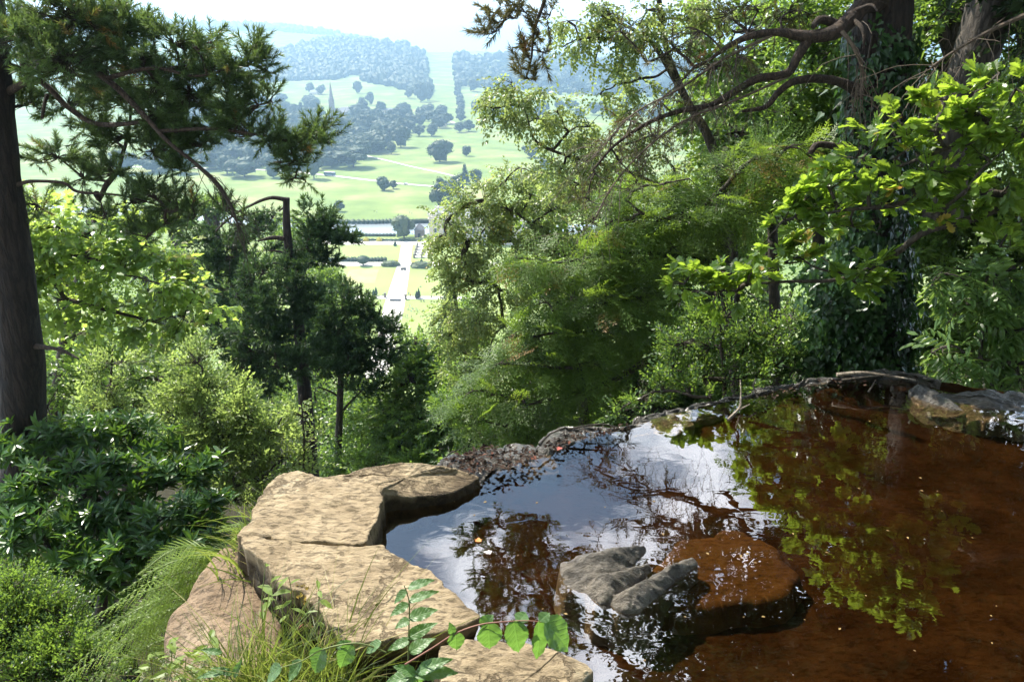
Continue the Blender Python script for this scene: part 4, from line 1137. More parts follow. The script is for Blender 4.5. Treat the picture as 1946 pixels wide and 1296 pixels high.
def rock(name, label, pts, zbot, mat, flare=.02, amp=.008, side_amp=.03, n=260, rings=34, bump_z=0.0, seed=0, cat='rock', kind=None, centre=None, edge=.010, group=None, jag=.012):
    """a slab: pts = [(px,py,ztop)] its upper outline in the photograph at height ztop"""
    o = np.array([G(a, b, z) for a, b, z in pts])
    ar = sum(o[i - 1][0] * o[i][1] - o[i][0] * o[i - 1][1] for i in range(len(o)))
    if ar < 0: o = o[::-1]
    q = outline(o, n)
    q[:, :2] += jag * np.stack([fbm(q * 9 + seed, 4), fbm(q * 9 + 50 + seed, 4)], -1)
    c = q.mean(0) if centre is None else G(*centre)
    c[2] += bump_z
    R = []
    for k in range(rings):
        s = (k / rings) ** .85
        p = c + s * (q - c); p[:, 2] += (amp * 2.2 * fbm(p * 3.1 + seed, 4) + amp * .8 * fbm(p * [14, 26, 10] + seed, 3)) * (1 if k < rings - 1 else .7)
        if bump_z: p[:, 2] = q[:, 2] * s + c[2] * (1 - s) + bump_z * .6 * np.sin(math.pi * s) + amp * 2.2 * fbm(p * 3.1 + seed, 4)
        R.append(p)
    tang = np.roll(q, -1, 0) - np.roll(q, 1, 0); nr = unit(np.column_stack([tang[:, 1], -tang[:, 0], tang[:, 0] * 0]))
    zt = q[:, 2:3]
    for k in range(3):
        a = (k + 1) / 3 * math.pi / 2; p = q + nr * edge * math.sin(a); p[:, 2:3] = zt - edge * (1 - math.cos(a)); p[:, 2] += amp * fbm(p * 3.1 + seed, 3) * .6; R.append(p)
    for k in range(1, 15):
        t = k / 14; p = q + nr * (edge + flare * t); p[:, 2:3] = (zt - edge) * (1 - t) + zbot * t
        p += nr * (side_amp * fbm(p * 5 + seed, 4))[:, None] * min(1, t * 3); R.append(p)
    V = np.concatenate(R); m_ = len(R); idx = np.arange(m_ * n).reshape(m_, n)
    A, B = idx[:-1], idx[1:]; T = np.stack([A, B, np.roll(B, -1, 1), np.roll(A, -1, 1)], -1).reshape(-1, 4)
    T = T[n * 0:]
    org = c.copy(); org[2] = zbot
    ob = bpy.data.objects.new(name, mesh_from(name, V - org, T, smooth=True)); COL.objects.link(ob); ob.location = org; ob.data.materials.append(mat)
    if kind: ob['kind'] = kind
    else: tag(ob, label, cat, group)
    return ob
zt = .13
rock('stone_slab', 'tan sandstone slab at the left pool corner, its inner side notched and dark', [(533, 898, zt), (580, 899, zt), (630, 903, zt), (680, 905, zt), (723, 929, zt), (716, 965, zt), (700, 1000, zt), (678, 1029, zt), (600, 1024, zt), (540, 1017, zt), (454, 1010, zt), (486, 983, zt), (505, 940, zt)], -.45, M['stone'], seed=3, jag=.028)
rock('stone_slab', 'long tan sandstone slab in front, running from the left corner to the pool edge', [(452, 1019, zt), (545, 1024, zt), (600, 1031, zt), (680, 1036, zt), (716, 1031, zt), (760, 1060, zt), (824, 1102, zt), (870, 1138, zt), (903, 1166, zt), (880, 1180, zt), (853, 1194, zt), (790, 1205, zt), (720, 1215, zt), (675, 1214, zt), (644, 1188, zt), (587, 1138, zt), (536, 1102, zt), (500, 1066, zt)], -.5, M['stone'], flare=-.10, seed=8, side_amp=.05, n=320, jag=.025)
rock('stone_slab', 'rounded tan slab along the far side of the notch, wet at its pool edge', [(634, 902, .125), (680, 893, .13), (740, 884, .135), (788, 881, .13), (830, 884, .11), (868, 892, .085), (905, 908, .05), (870, 930, .05), (800, 938, .06), (760, 938, .08), (732, 932, .11), (700, 916, .13)], -.45, M['stone'], seed=15, jag=.03)
rock('stone_slab', 'tan slab at the bottom edge, partly under the serrated leaf sprig', [(850, 1222, .14), (900, 1212, .15), (953, 1218, .15), (1010, 1232, .14), (1076, 1249, .12), (1112, 1275, .1), (1120, 1330, .1), (1080, 1400, .12), (900, 1420, .14), (830, 1330, .14)], -.4, M['stone'], seed=21, jag=.03)
rock('boulder', 'rounded lichened boulder standing lower down left of the slabs', [(430, 1040, -.08), (405, 1078, -.10), (380, 1115, -.13), (345, 1160, -.17), (333, 1190, -.2), (340, 1230, -.22), (350, 1300, -.24), (470, 1330, -.2), (520, 1260, -.14), (510, 1180, -.1), (490, 1110, -.08), (470, 1045, -.06)], -1.1, M['boulder'], flare=.12, seed=31, bump_z=.03, side_amp=.06, edge=.05)
# lip of the pool: wet ledges
rock('wet_ledge', 'debris-covered wet ledge at the end of the tan slabs', [(828, 884, 0.045), (850, 868, 0.041), (900, 852, 0.032), (960, 846, 0.023), (1015, 850, 0.018), (1040, 868, 0.000), (1060, 890, -0.030), (1000, 902, -0.020), (930, 912, -0.020), (890, 918, 0.005), (868, 905, 0.036)], -.45, M['wetstone'], seed=41, jag=.05, edge=.012, amp=.014)
rock('wet_ledge', 'black mossy ledge at the middle of the overflow', [(1018, 850, 0.023), (1040, 830, 0.023), (1070, 818, 0.023), (1120, 812, 0.023), (1170, 810, 0.023), (1215, 800, 0.018), (1250, 812, -0.030), (1190, 826, -0.030), (1130, 832, -0.030), (1090, 842, -0.020), (1060, 862, -0.030), (1040, 866, -0.020)], -.45, M['wetstone'], seed=44, jag=.05, edge=.012, amp=.018)
rock('wet_ledge', 'shining wet ledge where water pours over, left of the long dark lip', [(1208, 800, 0.013), (1240, 784, 0.013), (1285, 776, 0.013), (1320, 778, 0.009), (1310, 800, -0.020), (1280, 825, -0.040), (1245, 822, -0.040)], -.45, M['wetstone'], seed=47, jag=.05, edge=.012, amp=.016)
rock('wet_ledge', 'long low dark lip of the pool running up to the big trunk', [(1300, 776, 0.013), (1380, 758, 0.016), (1440, 742, 0.023), (1500, 728, 0.027), (1560, 718, 0.027), (1610, 712, 0.023), (1640, 722, -0.040), (1560, 735, -0.050), (1480, 755, -0.050), (1400, 778, -0.050), (1320, 796, -0.050)], -.5, M['wetstone'], seed=51, jag=.05, edge=.012, amp=.02)
rock('wet_ledge', 'dark ledge with sticks on it below the ivy trunk', [(1600, 713, 0.027), (1660, 706, 0.027), (1730, 712, 0.027), (1780, 720, 0.023), (1760, 738, -0.040), (1690, 738, -0.060), (1620, 732, -0.060)], -.5, M['wetstone'], seed=55, jag=.05, edge=.012, amp=.02)
rock('rock', 'dark wedge-shaped rock standing in the back right of the pool', [(1730, 738, .03), (1745, 730, .07), (1775, 740, .06), (1810, 762, .03), (1835, 782, .0), (1800, 790, -.04), (1765, 786, -.05), (1740, 768, -.03)], -.12, M['wetstone'], seed=61, bump_z=.02, n=140, rings=20)
rock('wet_ledge', 'glistening flat wet rock at the right edge of the pool', [(1800, 752, .02), (1850, 746, .025), (1920, 748, .025), (2040, 764, .025), (2060, 815, -.05), (1980, 808, -.04), (1920, 800, -.03), (1850, 796, -.03), (1815, 780, -.02)], -.14, M['wetstone'], seed=65, amp=.014, jag=.05, edge=.012)
# rock with three ridges breaking the water
def ridge_rock():
    segs = [((1128, 1085), (1222, 1047), .12, .018, .08), ((1150, 1122), (1232, 1083), .085, .018, .07), ((1190, 1148), (1314, 1069), .062, .024, .065), ((1122, 1100), (1150, 1125), .10, .07, .05)]
    a0, a1 = G(1080, 1190), G(1350, 1020)
    xs = np.linspace(a0[0] - .1, a1[0] + .15, 170); ys = np.linspace(a0[1] - .05, a1[1] + .1, 150); X, Y = np.meshgrid(xs, ys)
    Z = np.full(X.shape, -.35)
    for (p, q, ra, rb, h) in segs:
        A, B = G(*p)[:2], G(*q)[:2]; d = B - A; t = np.clip(((X - A[0]) * d[0] + (Y - A[1]) * d[1]) / (d @ d), 0, 1)
        r_ = ra + (rb - ra) * t; dist = np.hypot(X - A[0] - t * d[0], Y - A[1] - t * d[1]) * (1 + .18 * vnoise(np.stack([X * 14, Y * 14, X * 0], -1)))
        z = h * (1 - .45 * t) * (1 - (dist / r_) ** 1.25); z = np.where(z < 0, -.7 * (1 - np.exp(-(dist / r_ - 1) * .9)), z); Z = np.maximum(Z, z)
    Z += .012 * fbm(np.stack([X * 16, Y * 30, X * 0], -1), 5)
    V = np.stack([X, Y, Z], -1).reshape(-1, 3); idx = np.arange(V.shape[0]).reshape(X.shape)
    T = np.stack([idx[:-1, :-1], idx[:-1, 1:], idx[1:, 1:], idx[1:, :-1]], -1).reshape(-1, 4)
    org = np.array([G(1180, 1100)[0], G(1180, 1100)[1], -.25])
    o = bpy.data.objects.new('rock', mesh_from('rock', V - org, T, smooth=True)); COL.objects.link(o); o.location = org; o.data.materials.append(M['greyrock'])
    tag(o, 'grey brown rock with three parallel ridges breaking the water surface', 'rock')
ridge_rock()
rock('submerged_stone', 'flat orange stone just under the water right of the ridged rock', [(1300, 1035, -.075), (1400, 1010, -.07), (1470, 1042, -.07), (1505, 1090, -.075), (1480, 1120, -.08), (1400, 1140, -.08), (1290, 1155, -.085), (1220, 1150, -.10), (1230, 1100, -.09)], -.24, M['subrock'], seed=71, amp=.004, edge=.035, flare=.04, jag=.03, side_amp=.01)
WAT = [(640, 990), (690, 930), (800, 908), (880, 895), (1000, 862), (1090, 826), (1200, 808), (1290, 782), (1400, 760), (1500, 738), (1600, 722), (1700, 722), (1800, 745), (1950, 760), (2250, 800)]
wp = [G(a, b)[:2] for a, b in WAT] + [np.array([8.5, 5.0]), np.array([8.5, .75]), np.array([.25, .75])] + [G(a, b)[:2] for a, b in [(1060, 1420), (950, 1290), (860, 1160), (800, 1120), (700, 1060)]]
def flat(name, pts, z):
    bm = bmesh.new(); vs = [bm.verts.new((p[0], p[1], z)) for p in pts]; f = bm.faces.new(vs); bm.normal_update()
    if f.normal.z < 0: f.normal_flip()
    bmesh.ops.triangulate(bm, faces=bm.faces[:]); me = bpy.data.meshes.new(name); bm.to_mesh(me); bm.free()
    o = bpy.data.objects.new(name, me); COL.objects.link(o); return o
def m_pool():
    m, nt, o = nodes('tannin_water'); L = nt.links
    g = N(nt, 'ShaderNodeNewGeometry')
    mp = N(nt, 'ShaderNodeMapping'); mp.inputs['Scale'].default_value = (1.0, 1.4, 1); L.new(g.outputs['Position'], mp.inputs[0])
    n1 = N(nt, 'ShaderNodeTexNoise', i_Scale=9.0, i_Detail=2.0, i_Roughness=.4, i_Distortion=.5); L.new(mp.outputs[0], n1.inputs['Vector'])
    n2 = N(nt, 'ShaderNodeTexNoise', i_Scale=1.2, i_Detail=1.0); L.new(g.outputs['Position'], n2.inputs['Vector'])
    b = N(nt, 'ShaderNodeBump', i_Strength=1.0, i_Distance=.0005); L.new(n1.outputs['Fac'], b.inputs['Height'])
    b2 = N(nt, 'ShaderNodeBump', i_Strength=1.0, i_Distance=.0014); L.new(n2.outputs['Fac'], b2.inputs['Height']); L.new(b.outputs[0], b2.inputs['Normal'])
    dt = N(nt, 'ShaderNodeVectorMath', operation='DOT_PRODUCT'); L.new(b2.outputs[0], dt.inputs[0]); L.new(g.outputs['Incoming'], dt.inputs[1])
    ab = N(nt, 'ShaderNodeMath', operation='ABSOLUTE'); L.new(dt.outputs['Value'], ab.inputs[0])
    om = N(nt, 'ShaderNodeMath', operation='SUBTRACT'); om.inputs[0].default_value = 1.0; L.new(ab.outputs[0], om.inputs[1])
    pw = N(nt, 'ShaderNodeMath', operation='POWER'); pw.inputs[1].default_value = 5.0; L.new(om.outputs[0], pw.inputs[0])
    fr = N(nt, 'ShaderNodeMath', operation='MULTIPLY_ADD'); fr.inputs[1].default_value = .84; fr.inputs[2].default_value = .16; L.new(pw.outputs[0], fr.inputs[0])
    tr = N(nt, 'ShaderNodeBsdfTransparent'); tr.inputs['Color'].default_value = (.97, .82, .60, 1)
    gl = N(nt, 'ShaderNodeBsdfGlossy', i_Roughness=.0); gl.inputs['Color'].default_value = (1, 1, 1, 1); L.new(b2.outputs[0], gl.inputs['Normal'])
    mx = N(nt, 'ShaderNodeMixShader'); L.new(fr.outputs[0], mx.inputs[0]); L.new(tr.outputs[0], mx.inputs[1]); L.new(gl.outputs[0], mx.inputs[2]); L.new(mx.outputs[0], o.inputs[0]); return m
w = flat('pool_water', wp, 0); w['kind'] = 'structure'; w.data.materials.append(m_pool())
def bed():
    xs = np.linspace(-.78, 8.4, 190); ys = np.linspace(.5, 5.4, 110); X, Y = np.meshgrid(xs, ys)
    Y = .5 + (Y - .5) / 4.9 * (lipY(X) - .12 - .5)
    dep = -.13 - .04 * sstep(.1, 1.0, lipY(X) - Y) + .08 * sstep(.9, 0, lipY(X) - Y)
    Z = dep + .03 * fbm(np.stack([X * .9, Y * .9, X * 0], -1), 3) + .008 * fbm(np.stack([X * 9, Y * 9, X * 0], -1), 3)
    Z = np.minimum(Z, -.03)
    V = np.stack([X, Y, Z], -1).reshape(-1, 3); idx = np.arange(V.shape[0]).reshape(X.shape)
    T = np.stack([idx[:-1, :-1], idx[:-1, 1:], idx[1:, 1:], idx[1:, :-1]], -1).reshape(-1, 4)
    o = bpy.data.objects.new('pool_bed', mesh_from('pool_bed', V, T, smooth=True)); COL.objects.link(o); o['kind'] = 'structure'; o.data.materials.append(M['bed'])
bed()
# litter on the wet ledges, sticks
def litter(name, area, n, z0, mats, size, seed):
    r = np.random.default_rng(seed); g = Geo(); p = []
    while len(p) < n:
        a, b = r.uniform(min(q[0] for q in area), max(q[0] for q in area)), r.uniform(min(q[1] for q in area), max(q[1] for q in area))
        if inside(a, b, area): p.append(G(a, b, z0 + r.uniform(-.01, .02) * (z0 > .01)))
    p = np.array(p); tv, tf = TPL['beech']
    g.inst(tv, tf, frames(rdir(n, r) * [1, 1, .3 if z0 > .01 else .02], np.array([0, 0, 1]) + r.normal(size=(n, 3)) * (.4 if z0 > .01 else .03)) * (size * r.uniform(.5, 1.3, n))[:, None, None], p, r.random(n))
    g.build(name, mats, kind='stuff')
M['litter'] = leaf_mat('dead_leaves', (.018, .011, .008), (.05, .028, .018), (.04, .02, .015), .1, .8, .2, (.16, .06, .04))
litter('leaf_litter', [(840, 872), (920, 848), (1015, 850), (1040, 868), (960, 890), (880, 900)], 330, .05, M['litter'], .03, 1)
litter('leaf_litter', [(1030, 840), (1080, 818), (1200, 806), (1180, 822), (1090, 838), (1050, 858)], 120, .035, M['litter'], .028, 2)
litter('leaf_litter', [(1420, 750), (1600, 714), (1760, 716), (1740, 735), (1600, 733), (1440, 765)], 110, .035, M['litter'], .028, 3)
def stick(pts, r0, label, mat='deadwood', sidekick=None):
    p = [P(a, b, y) for a, b, y in pts]; g = Geo(); add_tube(g, p, np.linspace(r0, r0 * .4, len(p)), n=14, k=6, rough=.15)
    if sidekick:
        p2 = [P(a, b, y) for a, b, y in sidekick]; add_tube(g, p2, np.linspace(r0 * .7, r0 * .3, len(p2)), n=8, k=5)
    o = g.build('fallen_stick', M[mat], None, off=p[0]); o.location = p[0]; tag(o, label, 'stick')
def wz(px, py, z=0.0): return (px, py, float(G(px, py, z)[1]))
stick([wz(1383, 798), wz(1405, 775, .02), wz(1408, 752, .08), wz(1407, 722, .16)], .009, 'forked dark stick poking up out of the pool near the overflow', 'deadwood', [wz(1405, 778, .02), wz(1425, 768, .04)])
stick([wz(1440, 755, .05), wz(1432, 735, .1), wz(1436, 720, .13)], .008, 'short dark stick on the long dark lip', 'bark_dark')
stick([wz(1590, 712, .1), wz(1640, 708, .12), wz(1700, 716, .1), wz(1740, 722, .1)], .014, 'long pale dead branch lying on the ledge below the ivy trunk')
stick([wz(1600, 722, .08), wz(1650, 716, .11), wz(1690, 712, .12)], .009, 'thin dead branch crossing the long pale one on the ledge', 'bark_dark')
stick([wz(1650, 745, .02), wz(1660, 730, .06), wz(1664, 722, .1)], .008, 'short stub of stick in front of the stick ledge', 'bark_dark')
stick([wz(1025, 845, .07), wz(1045, 825, .08), wz(1075, 812, .1)], .008, 'thin black stick leaning along the mossy ledge', 'bark_dark')
stick([wz(1080, 815, .06), wz(1140, 806, .08), wz(1175, 812, .07)], .007, 'curved black twig on the middle of the overflow', 'bark_dark')
for i, (a, b, c) in enumerate([(909, 1029, 'orange'), (933, 1050, 'grey'), (1065, 850, 'red')]):
    tv, tf = TPL['maple']; g = Geo(); g.raw(tv * [1, 1, .6] * .035, tf, .5)
    o = g.build('floating_leaf', plain('fallen_leaf_' + c, {'orange': (.5, .2, .04), 'grey': (.5, .45, .4), 'red': (.3, .06, .04)}[c], .5), None, off=(0, 0, 0))
    o.location = G(a, b, .004 if i < 2 else .08); o.rotation_euler[2] = i * 1.3
    tag(o, ['small orange leaf floating in the pine reflection', 'pale grey leaf floating below the orange one', 'reddish dead leaf on the mossy ledge'][i], 'leaf')

# ================================================================== TREES ON THE SLOPE
LT = []
# 1 old pine at the left edge
tree('scots_pine', 'old pine at the left edge with dark furrowed trunk and sweeping needled boughs', 'tree',
     [(50, 960, 7, 46), (48, 880, 7, 40), (42, 700, 7, 37), (28, 550, 7, 37), (12, 420, 7, 34), (-2, 280, 7, 32), (-14, 150, 7, 31), (-24, 0, 7, 29), (-30, -60, 7, 27)],
     [(60, 60, 6.8, 70), (140, 40, 6.9, 70), (215, 60, 7, 55), (120, 115, 6.7, 60), (40, 130, 7.2, 55), (200, 130, 7.2, 50), (255, 60, 7, 30), (280, 110, 7, 45), (330, 85, 6.9, 34), (370, 92, 6.8, 24), (395, 82, 6.8, 16),
      (300, 160, 7, 45), (345, 135, 7, 40), (390, 130, 6.8, 36), (440, 125, 6.8, 34), (480, 92, 6.8, 22), (470, 125, 6.8, 30), (508, 135, 6.8, 22), (420, 160, 6.9, 30), (360, 180, 7, 42), (420, 200, 7, 36), (250, 190, 7.2, 45), (300, 215, 7, 45),
      (350, 240, 7, 40), (400, 245, 7, 34), (455, 225, 6.8, 30), (490, 200, 6.8, 24), (515, 190, 6.8, 18), (470, 260, 6.8, 32), (515, 262, 6.8, 30), (550, 275, 6.8, 28), (585, 262, 6.8, 26), (610, 248, 6.8, 20), (625, 270, 6.8, 16), (560, 305, 6.8, 24), (530, 310, 6.8, 18), (582, 310, 6.8, 14), (560, 338, 6.8, 12), (580, 343, 6.8, 9),
      (330, 285, 7, 40), (290, 290, 7.1, 36), (340, 320, 7, 24), (385, 275, 7, 30), (240, 260, 7.2, 40), (180, 250, 7.3, 34), (110, 300, 7.3, 34), (160, 340, 7.3, 30), (220, 330, 7.2, 32), (70, 390, 7.2, 26),
      (250, 385, 7, 28), (300, 380, 6.9, 30), (340, 400, 6.9, 32), (370, 410, 6.9, 20), (315, 425, 6.9, 28), (240, 440, 7, 22), (280, 450, 7, 20), (430, 400, 6.8, 20), (455, 430, 6.8, 16), (200, 410, 7, 22), (50, 200, 7.3, 34), (130, 200, 7.3, 34)],
     'pine', 'pine', 'bark_pine', K=3.0, seed=11, limb_mat='bark_limb', limb_r=.05, squash=.7, twigs=.9, trunk_k=22, rough=.10,
     limbs=[[(15, 175, 7, 8.2), (60, 152, 6.9, 6.1), (90, 165, 6.9, 5.4), (130, 205, 6.9, 4.8), (180, 235, 6.9, 4.8), (240, 236, 6.8, 4.1), (275, 230, 6.8, 2.7)],
            [(90, 180, 6.9, 4.1), (84, 200, 6.85, 3.4), (80, 226, 6.8, 2.7)],
            [(-10, 60, 7, 10.9), (100, 90, 6.9, 8.2), (200, 150, 6.8, 6.1), (260, 205, 6.8, 5.4), (320, 270, 6.7, 4.1), (370, 310, 6.7, 3.4), (415, 350, 6.7, 2.7), (445, 400, 6.7, 2.0)],
            [(200, 150, 6.8, 4.8), (290, 130, 6.8, 3.4), (370, 145, 6.8, 2.7), (440, 130, 6.8, 2.0)],
            [(300, 250, 6.75, 4.1), (400, 245, 6.75, 3.4), (480, 255, 6.75, 2.7), (560, 270, 6.75, 2.0), (600, 262, 6.75, 1.4)],
            [(30, 352, 7, 4.8), (60, 345, 6.9, 3.4), (120, 348, 6.9, 2.7), (150, 365, 6.9, 2.7), (230, 372, 6.9, 2.0), (320, 395, 6.9, 1.4)],
            [(60, 658, 7, 6.8), (90, 660, 6.8, 4.1), (120, 667, 6.75, 3.4), (150, 682, 6.7, 1.4)]])
# bare drooping pine twigs under the bough end
def bare_twigs(name, label, starts, Yd, n, seed, mat='twig', cat='branch', r0=.007, drop=.5, spread=.12):
    r = np.random.default_rng(seed); g = Geo(); sp = smooth_line(np.array([P(a, b, y) for a, b, y in starts]), 60)
    add_tube(g, sp[::4], np.linspace(r0 * 2.4, r0, len(sp[::4])), n=30, k=6, rough=.1)
    i = r.integers(5, 60, n); a = sp[i]; t = np.linspace(0, 1, 6)[None, :, None]
    dv = (sp[-1] - sp[0]); dv = unit(dv); d = unit(dv * .8 + r.normal(size=(n, 3)) * .6 + [0, 0, -.35 * drop]) * r.uniform(.15, .55, (n, 1))
    pts = a[:, None] + d[:, None] * t + np.array([0, 0, -drop])[None, None] * (t ** 2) * .25 + np.sin(t * 6 + r.uniform(0, 6, (n, 1, 1))) * r.normal(size=(n, 1, 3)) * .02
    V, T = tubes(pts, np.tile(np.linspace(r0 * .45, .0012, 6), (n, 1)), 4); g.raw(V, T)
    o = g.build(name, M[mat], None, off=sp[0]); o.location = sp[0]; tag(o, label, cat); return o
# 2 maple behind the pine
MAP = [(110, 430, 10, 45), (180, 425, 10.5, 45), (90, 500, 10, 50), (160, 490, 10, 50), (240, 450, 10.5, 40), (300, 480, 10.5, 36), (230, 520, 10, 45), (310, 540, 10, 40), (370, 555, 10, 26), (400, 585, 10, 22), (350, 600, 10, 34), (120, 570, 10, 50), (200, 590, 10, 46), (280, 610, 10, 40), (60, 470, 10, 45), (130, 640, 10.5, 40), (60, 600, 10.3, 50), (280, 430, 11, 30), (20, 430, 10, 40), (20, 540, 10, 45)]
tree('maple_tree', 'bright sunlit maple with large drooping leaves behind the left pine trunk', 'tree', [(90, 900, 11, 16), (110, 760, 11, 14), (130, 620, 11, 11), (160, 500, 11, 8), (180, 420, 11, 4)], MAP, 'maple', 'maple', 'bark_dark', K=3.4, seed=21, squash=.8, tilt=.8)
tree('maple_tree', 'yellowing maple just left of the dark mid pines', 'tree', [(330, 860, 12.5, 10), (325, 740, 12.5, 8), (330, 650, 12.5, 4)], [(320, 640, 12, 34), (300, 670, 12, 30), (350, 655, 12, 26), (270, 650, 12.4, 30)], 'maple', 'birch', 'bark_dark', K=2.4, seed=22)
tree('beech_tree', 'shaded blue green understorey tree between maple and birch saplings', 'tree', [(270, 900, 11, 10), (260, 760, 11, 8), (250, 700, 11, 4)], [(240, 690, 11, 45), (300, 720, 11, 45), (170, 700, 11, 40), (270, 770, 10.8, 40), (120, 720, 10.5, 40), (340, 760, 10.8, 36), (180, 760, 10.5, 40), (90, 770, 10, 40), (380, 710, 11, 36)], 'beech', 'beech', 'bark_dark', K=2.6, seed=23, tilt=.5)
# birch saplings, paler
tree('birch_sapling', 'slender birch sapling with tiny pale leaves left of centre', 'tree', [(205, 860, 8.5, 4), (207, 780, 8.5, 3), (212, 700, 8.5, 2), (214, 660, 8.5, 1)], [(212, 690, 8.5, 26), (205, 735, 8.4, 34), (225, 775, 8.4, 36), (185, 780, 8.4, 32), (240, 820, 8.3, 32)], 'shrub', 'shrub', 'twig', K=1.9, seed=31, trunk_k=7)
tree('birch_sapling', 'broad pale green birch thicket in full sun beside the mid pine trunks', 'tree', [(390, 900, 7.8, 4), (389, 800, 7.8, 3), (385, 700, 7.8, 2)],
     [(375, 690, 7.8, 30), (400, 735, 7.8, 38), (350, 740, 7.8, 34), (440, 770, 7.6, 38), (380, 790, 7.6, 42), (330, 790, 7.7, 34), (480, 800, 7.5, 36), (430, 830, 7.5, 42), (520, 825, 7.5, 32), (370, 850, 7.4, 40), (480, 860, 7.4, 40), (540, 870, 7.3, 34), (430, 890, 7.3, 42), (500, 910, 7.2, 36), (450, 950, 7, 32), (545, 780, 7.6, 22), (390, 900, 7.3, 34)], 'shrub', 'shrub', 'twig', K=2.8, seed=32, trunk_k=7, lscale=1.05)
tree('birch_sapling', 'thin leaning sapling in front of the dark pine trunks', 'tree', [(575, 960, 7.2, 3), (578, 850, 7.2, 2.4), (572, 750, 7.2, 1)], [(572, 790, 7.2, 18), (585, 840, 7.2, 20), (560, 880, 7.2, 24), (595, 890, 7.2, 16)], 'shrub', 'shrub', 'twig', K=1.3, seed=33, trunk_k=6)
# rhododendron
RH = [(110, 835, 6.8, 46), (180, 825, 6.9, 46), (250, 830, 6.9, 46), (310, 855, 6.8, 42), (20, 850, 6.6, 46), (150, 900, 6.4, 52), (230, 900, 6.4, 50), (300, 920, 6.3, 48), (360, 905, 6.4, 42), (60, 930, 6.2, 52), (140, 980, 6, 54), (220, 980, 6, 52), (300, 990, 5.9, 50), (360, 980, 6, 46), (400, 960, 6, 36), (60, 1010, 5.8, 52), (20, 960, 6, 50), (170, 1050, 5.7, 50), (240, 1060, 5.6, 50), (310, 1050, 5.6, 46), (370, 1040, 5.7, 38), (110, 1090, 5.6, 42), (395, 1010, 5.8, 30), (200, 1110, 5.6, 36), (270, 1110, 5.6, 30), (395, 890, 6.5, 30)]
tree('rhododendron', 'large dark glossy rhododendron spreading beneath the left pine', 'shrub', [(190, 1180, 6.3, 10), (200, 1080, 6.3, 9), (190, 960, 6.5, 6)], RH, 'rhodo', 'rhodo', 'bark_dark', K=3.4, clump=0, seed=41, parts=290, squash=.85, limb_r=.04)
tree('low_shrub', 'low sunlit bramble-like shrub with brownish sprigs in the bottom left corner', 'shrub', [(60, 1330, 4.0, 8), (60, 1240, 4.0, 5), (65, 1180, 4.0, 2)], [(60, 1160, 4.1, 60), (20, 1120, 4.2, 50), (110, 1190, 4, 55), (30, 1220, 3.9, 70), (110, 1250, 3.8, 60), (170, 1260, 3.7, 40), (50, 1290, 3.7, 60), (150, 1300, 3.7, 50), (-20, 1180, 4, 60)], 'shrub', 'beech', 'twig', K=2.3, seed=42, lscale=.55, trunk_k=7)
# mid pines
tree('scots_pine', 'tall mid-distance pine with snapped-off top and bare pale side branch', 'tree',
     [(597, 960, 15, 14), (590, 880, 15, 14), (580, 760, 15, 13), (570, 640, 15, 11), (555, 540, 15, 9), (547, 460, 15, 8), (544, 400, 15, 7), (544, 376, 15, 7)],
     [(600, 415, 15.6, 34), (635, 435, 15.6, 26), (610, 450, 15.6, 30), (640, 462, 15.5, 24), (655, 450, 15.5, 14), (595, 480, 15.4, 30), (620, 495, 15.4, 22), (500, 520, 14.6, 34), (545, 545, 14.4, 36), (570, 510, 14.8, 28), (480, 560, 14.6, 32), (525, 580, 14.3, 38), (590, 575, 14.4, 36), (475, 610, 14.6, 34), (450, 640, 14.6, 30), (510, 640, 14.3, 40), (560, 630, 14.2, 40), (480, 670, 14.5, 36), (460, 700, 14.5, 30), (530, 690, 14.3, 36), (500, 720, 14.5, 30), (570, 680, 14.3, 34), (430, 660, 14.8, 22)],
     'pine_far', 'pine_far', 'bark_pine', K=3.2, seed=51, squash=.62, limb_mat='bark_limb', trunk_k=12, rough=.08,
     limbs=[[(544, 380, 15, 5), (520, 376, 14.8, 3.5), (500, 380, 14.7, 3), (478, 390, 14.7, 2.5), (450, 405, 14.7, 2), (425, 425, 14.8, 2), (410, 440, 14.8, 1.5)], [(545, 382, 15, 3), (538, 395, 15, 2), (530, 402, 15, 1)], [(546, 455, 15, 4.5), (520, 452, 14.8, 4), (490, 458, 14.6, 2)], [(548, 485, 15, 2.5), (530, 478, 14.9, 2), (510, 477, 14.8, 1)], [(550, 505, 15, 3), (520, 500, 14.8, 2), (485, 508, 14.7, 1)], [(580, 720, 15, 4), (540, 700, 14.6, 3), (475, 695, 14.5, 2)]])
tree('scots_pine', 'pine with slim dark stem and dense crown nearest the garden gap', 'tree',
     [(640, 960, 14, 7.5), (643, 850, 14, 7), (646, 760, 14, 6.5), (650, 660, 14, 5), (652, 590, 14, 3), (655, 550, 14, 2)],
     [(655, 560, 14, 22), (640, 590, 14, 30), (675, 580, 14, 24), (690, 600, 14, 18), (640, 630, 13.8, 36), (680, 640, 13.8, 32), (625, 665, 13.8, 30), (665, 680, 13.7, 38), (715, 610, 14, 18), (735, 615, 14, 14), (720, 640, 14, 26), (740, 660, 14, 16), (710, 670, 14, 28), (700, 700, 13.8, 32), (730, 695, 14, 20), (660, 715, 13.8, 32), (620, 700, 14, 26), (715, 735, 14, 20), (680, 740, 14, 22)],
     'pine_far', 'pine_far', 'bark_dark', K=3.2, seed=52, squash=.62, trunk_k=10, limbs=[[(646, 790, 14, 3), (660, 770, 14, 2.5), (690, 740, 14, 1.5)], [(645, 755, 14, 2.5), (630, 745, 13.9, 2), (605, 735, 13.8, 1)]])
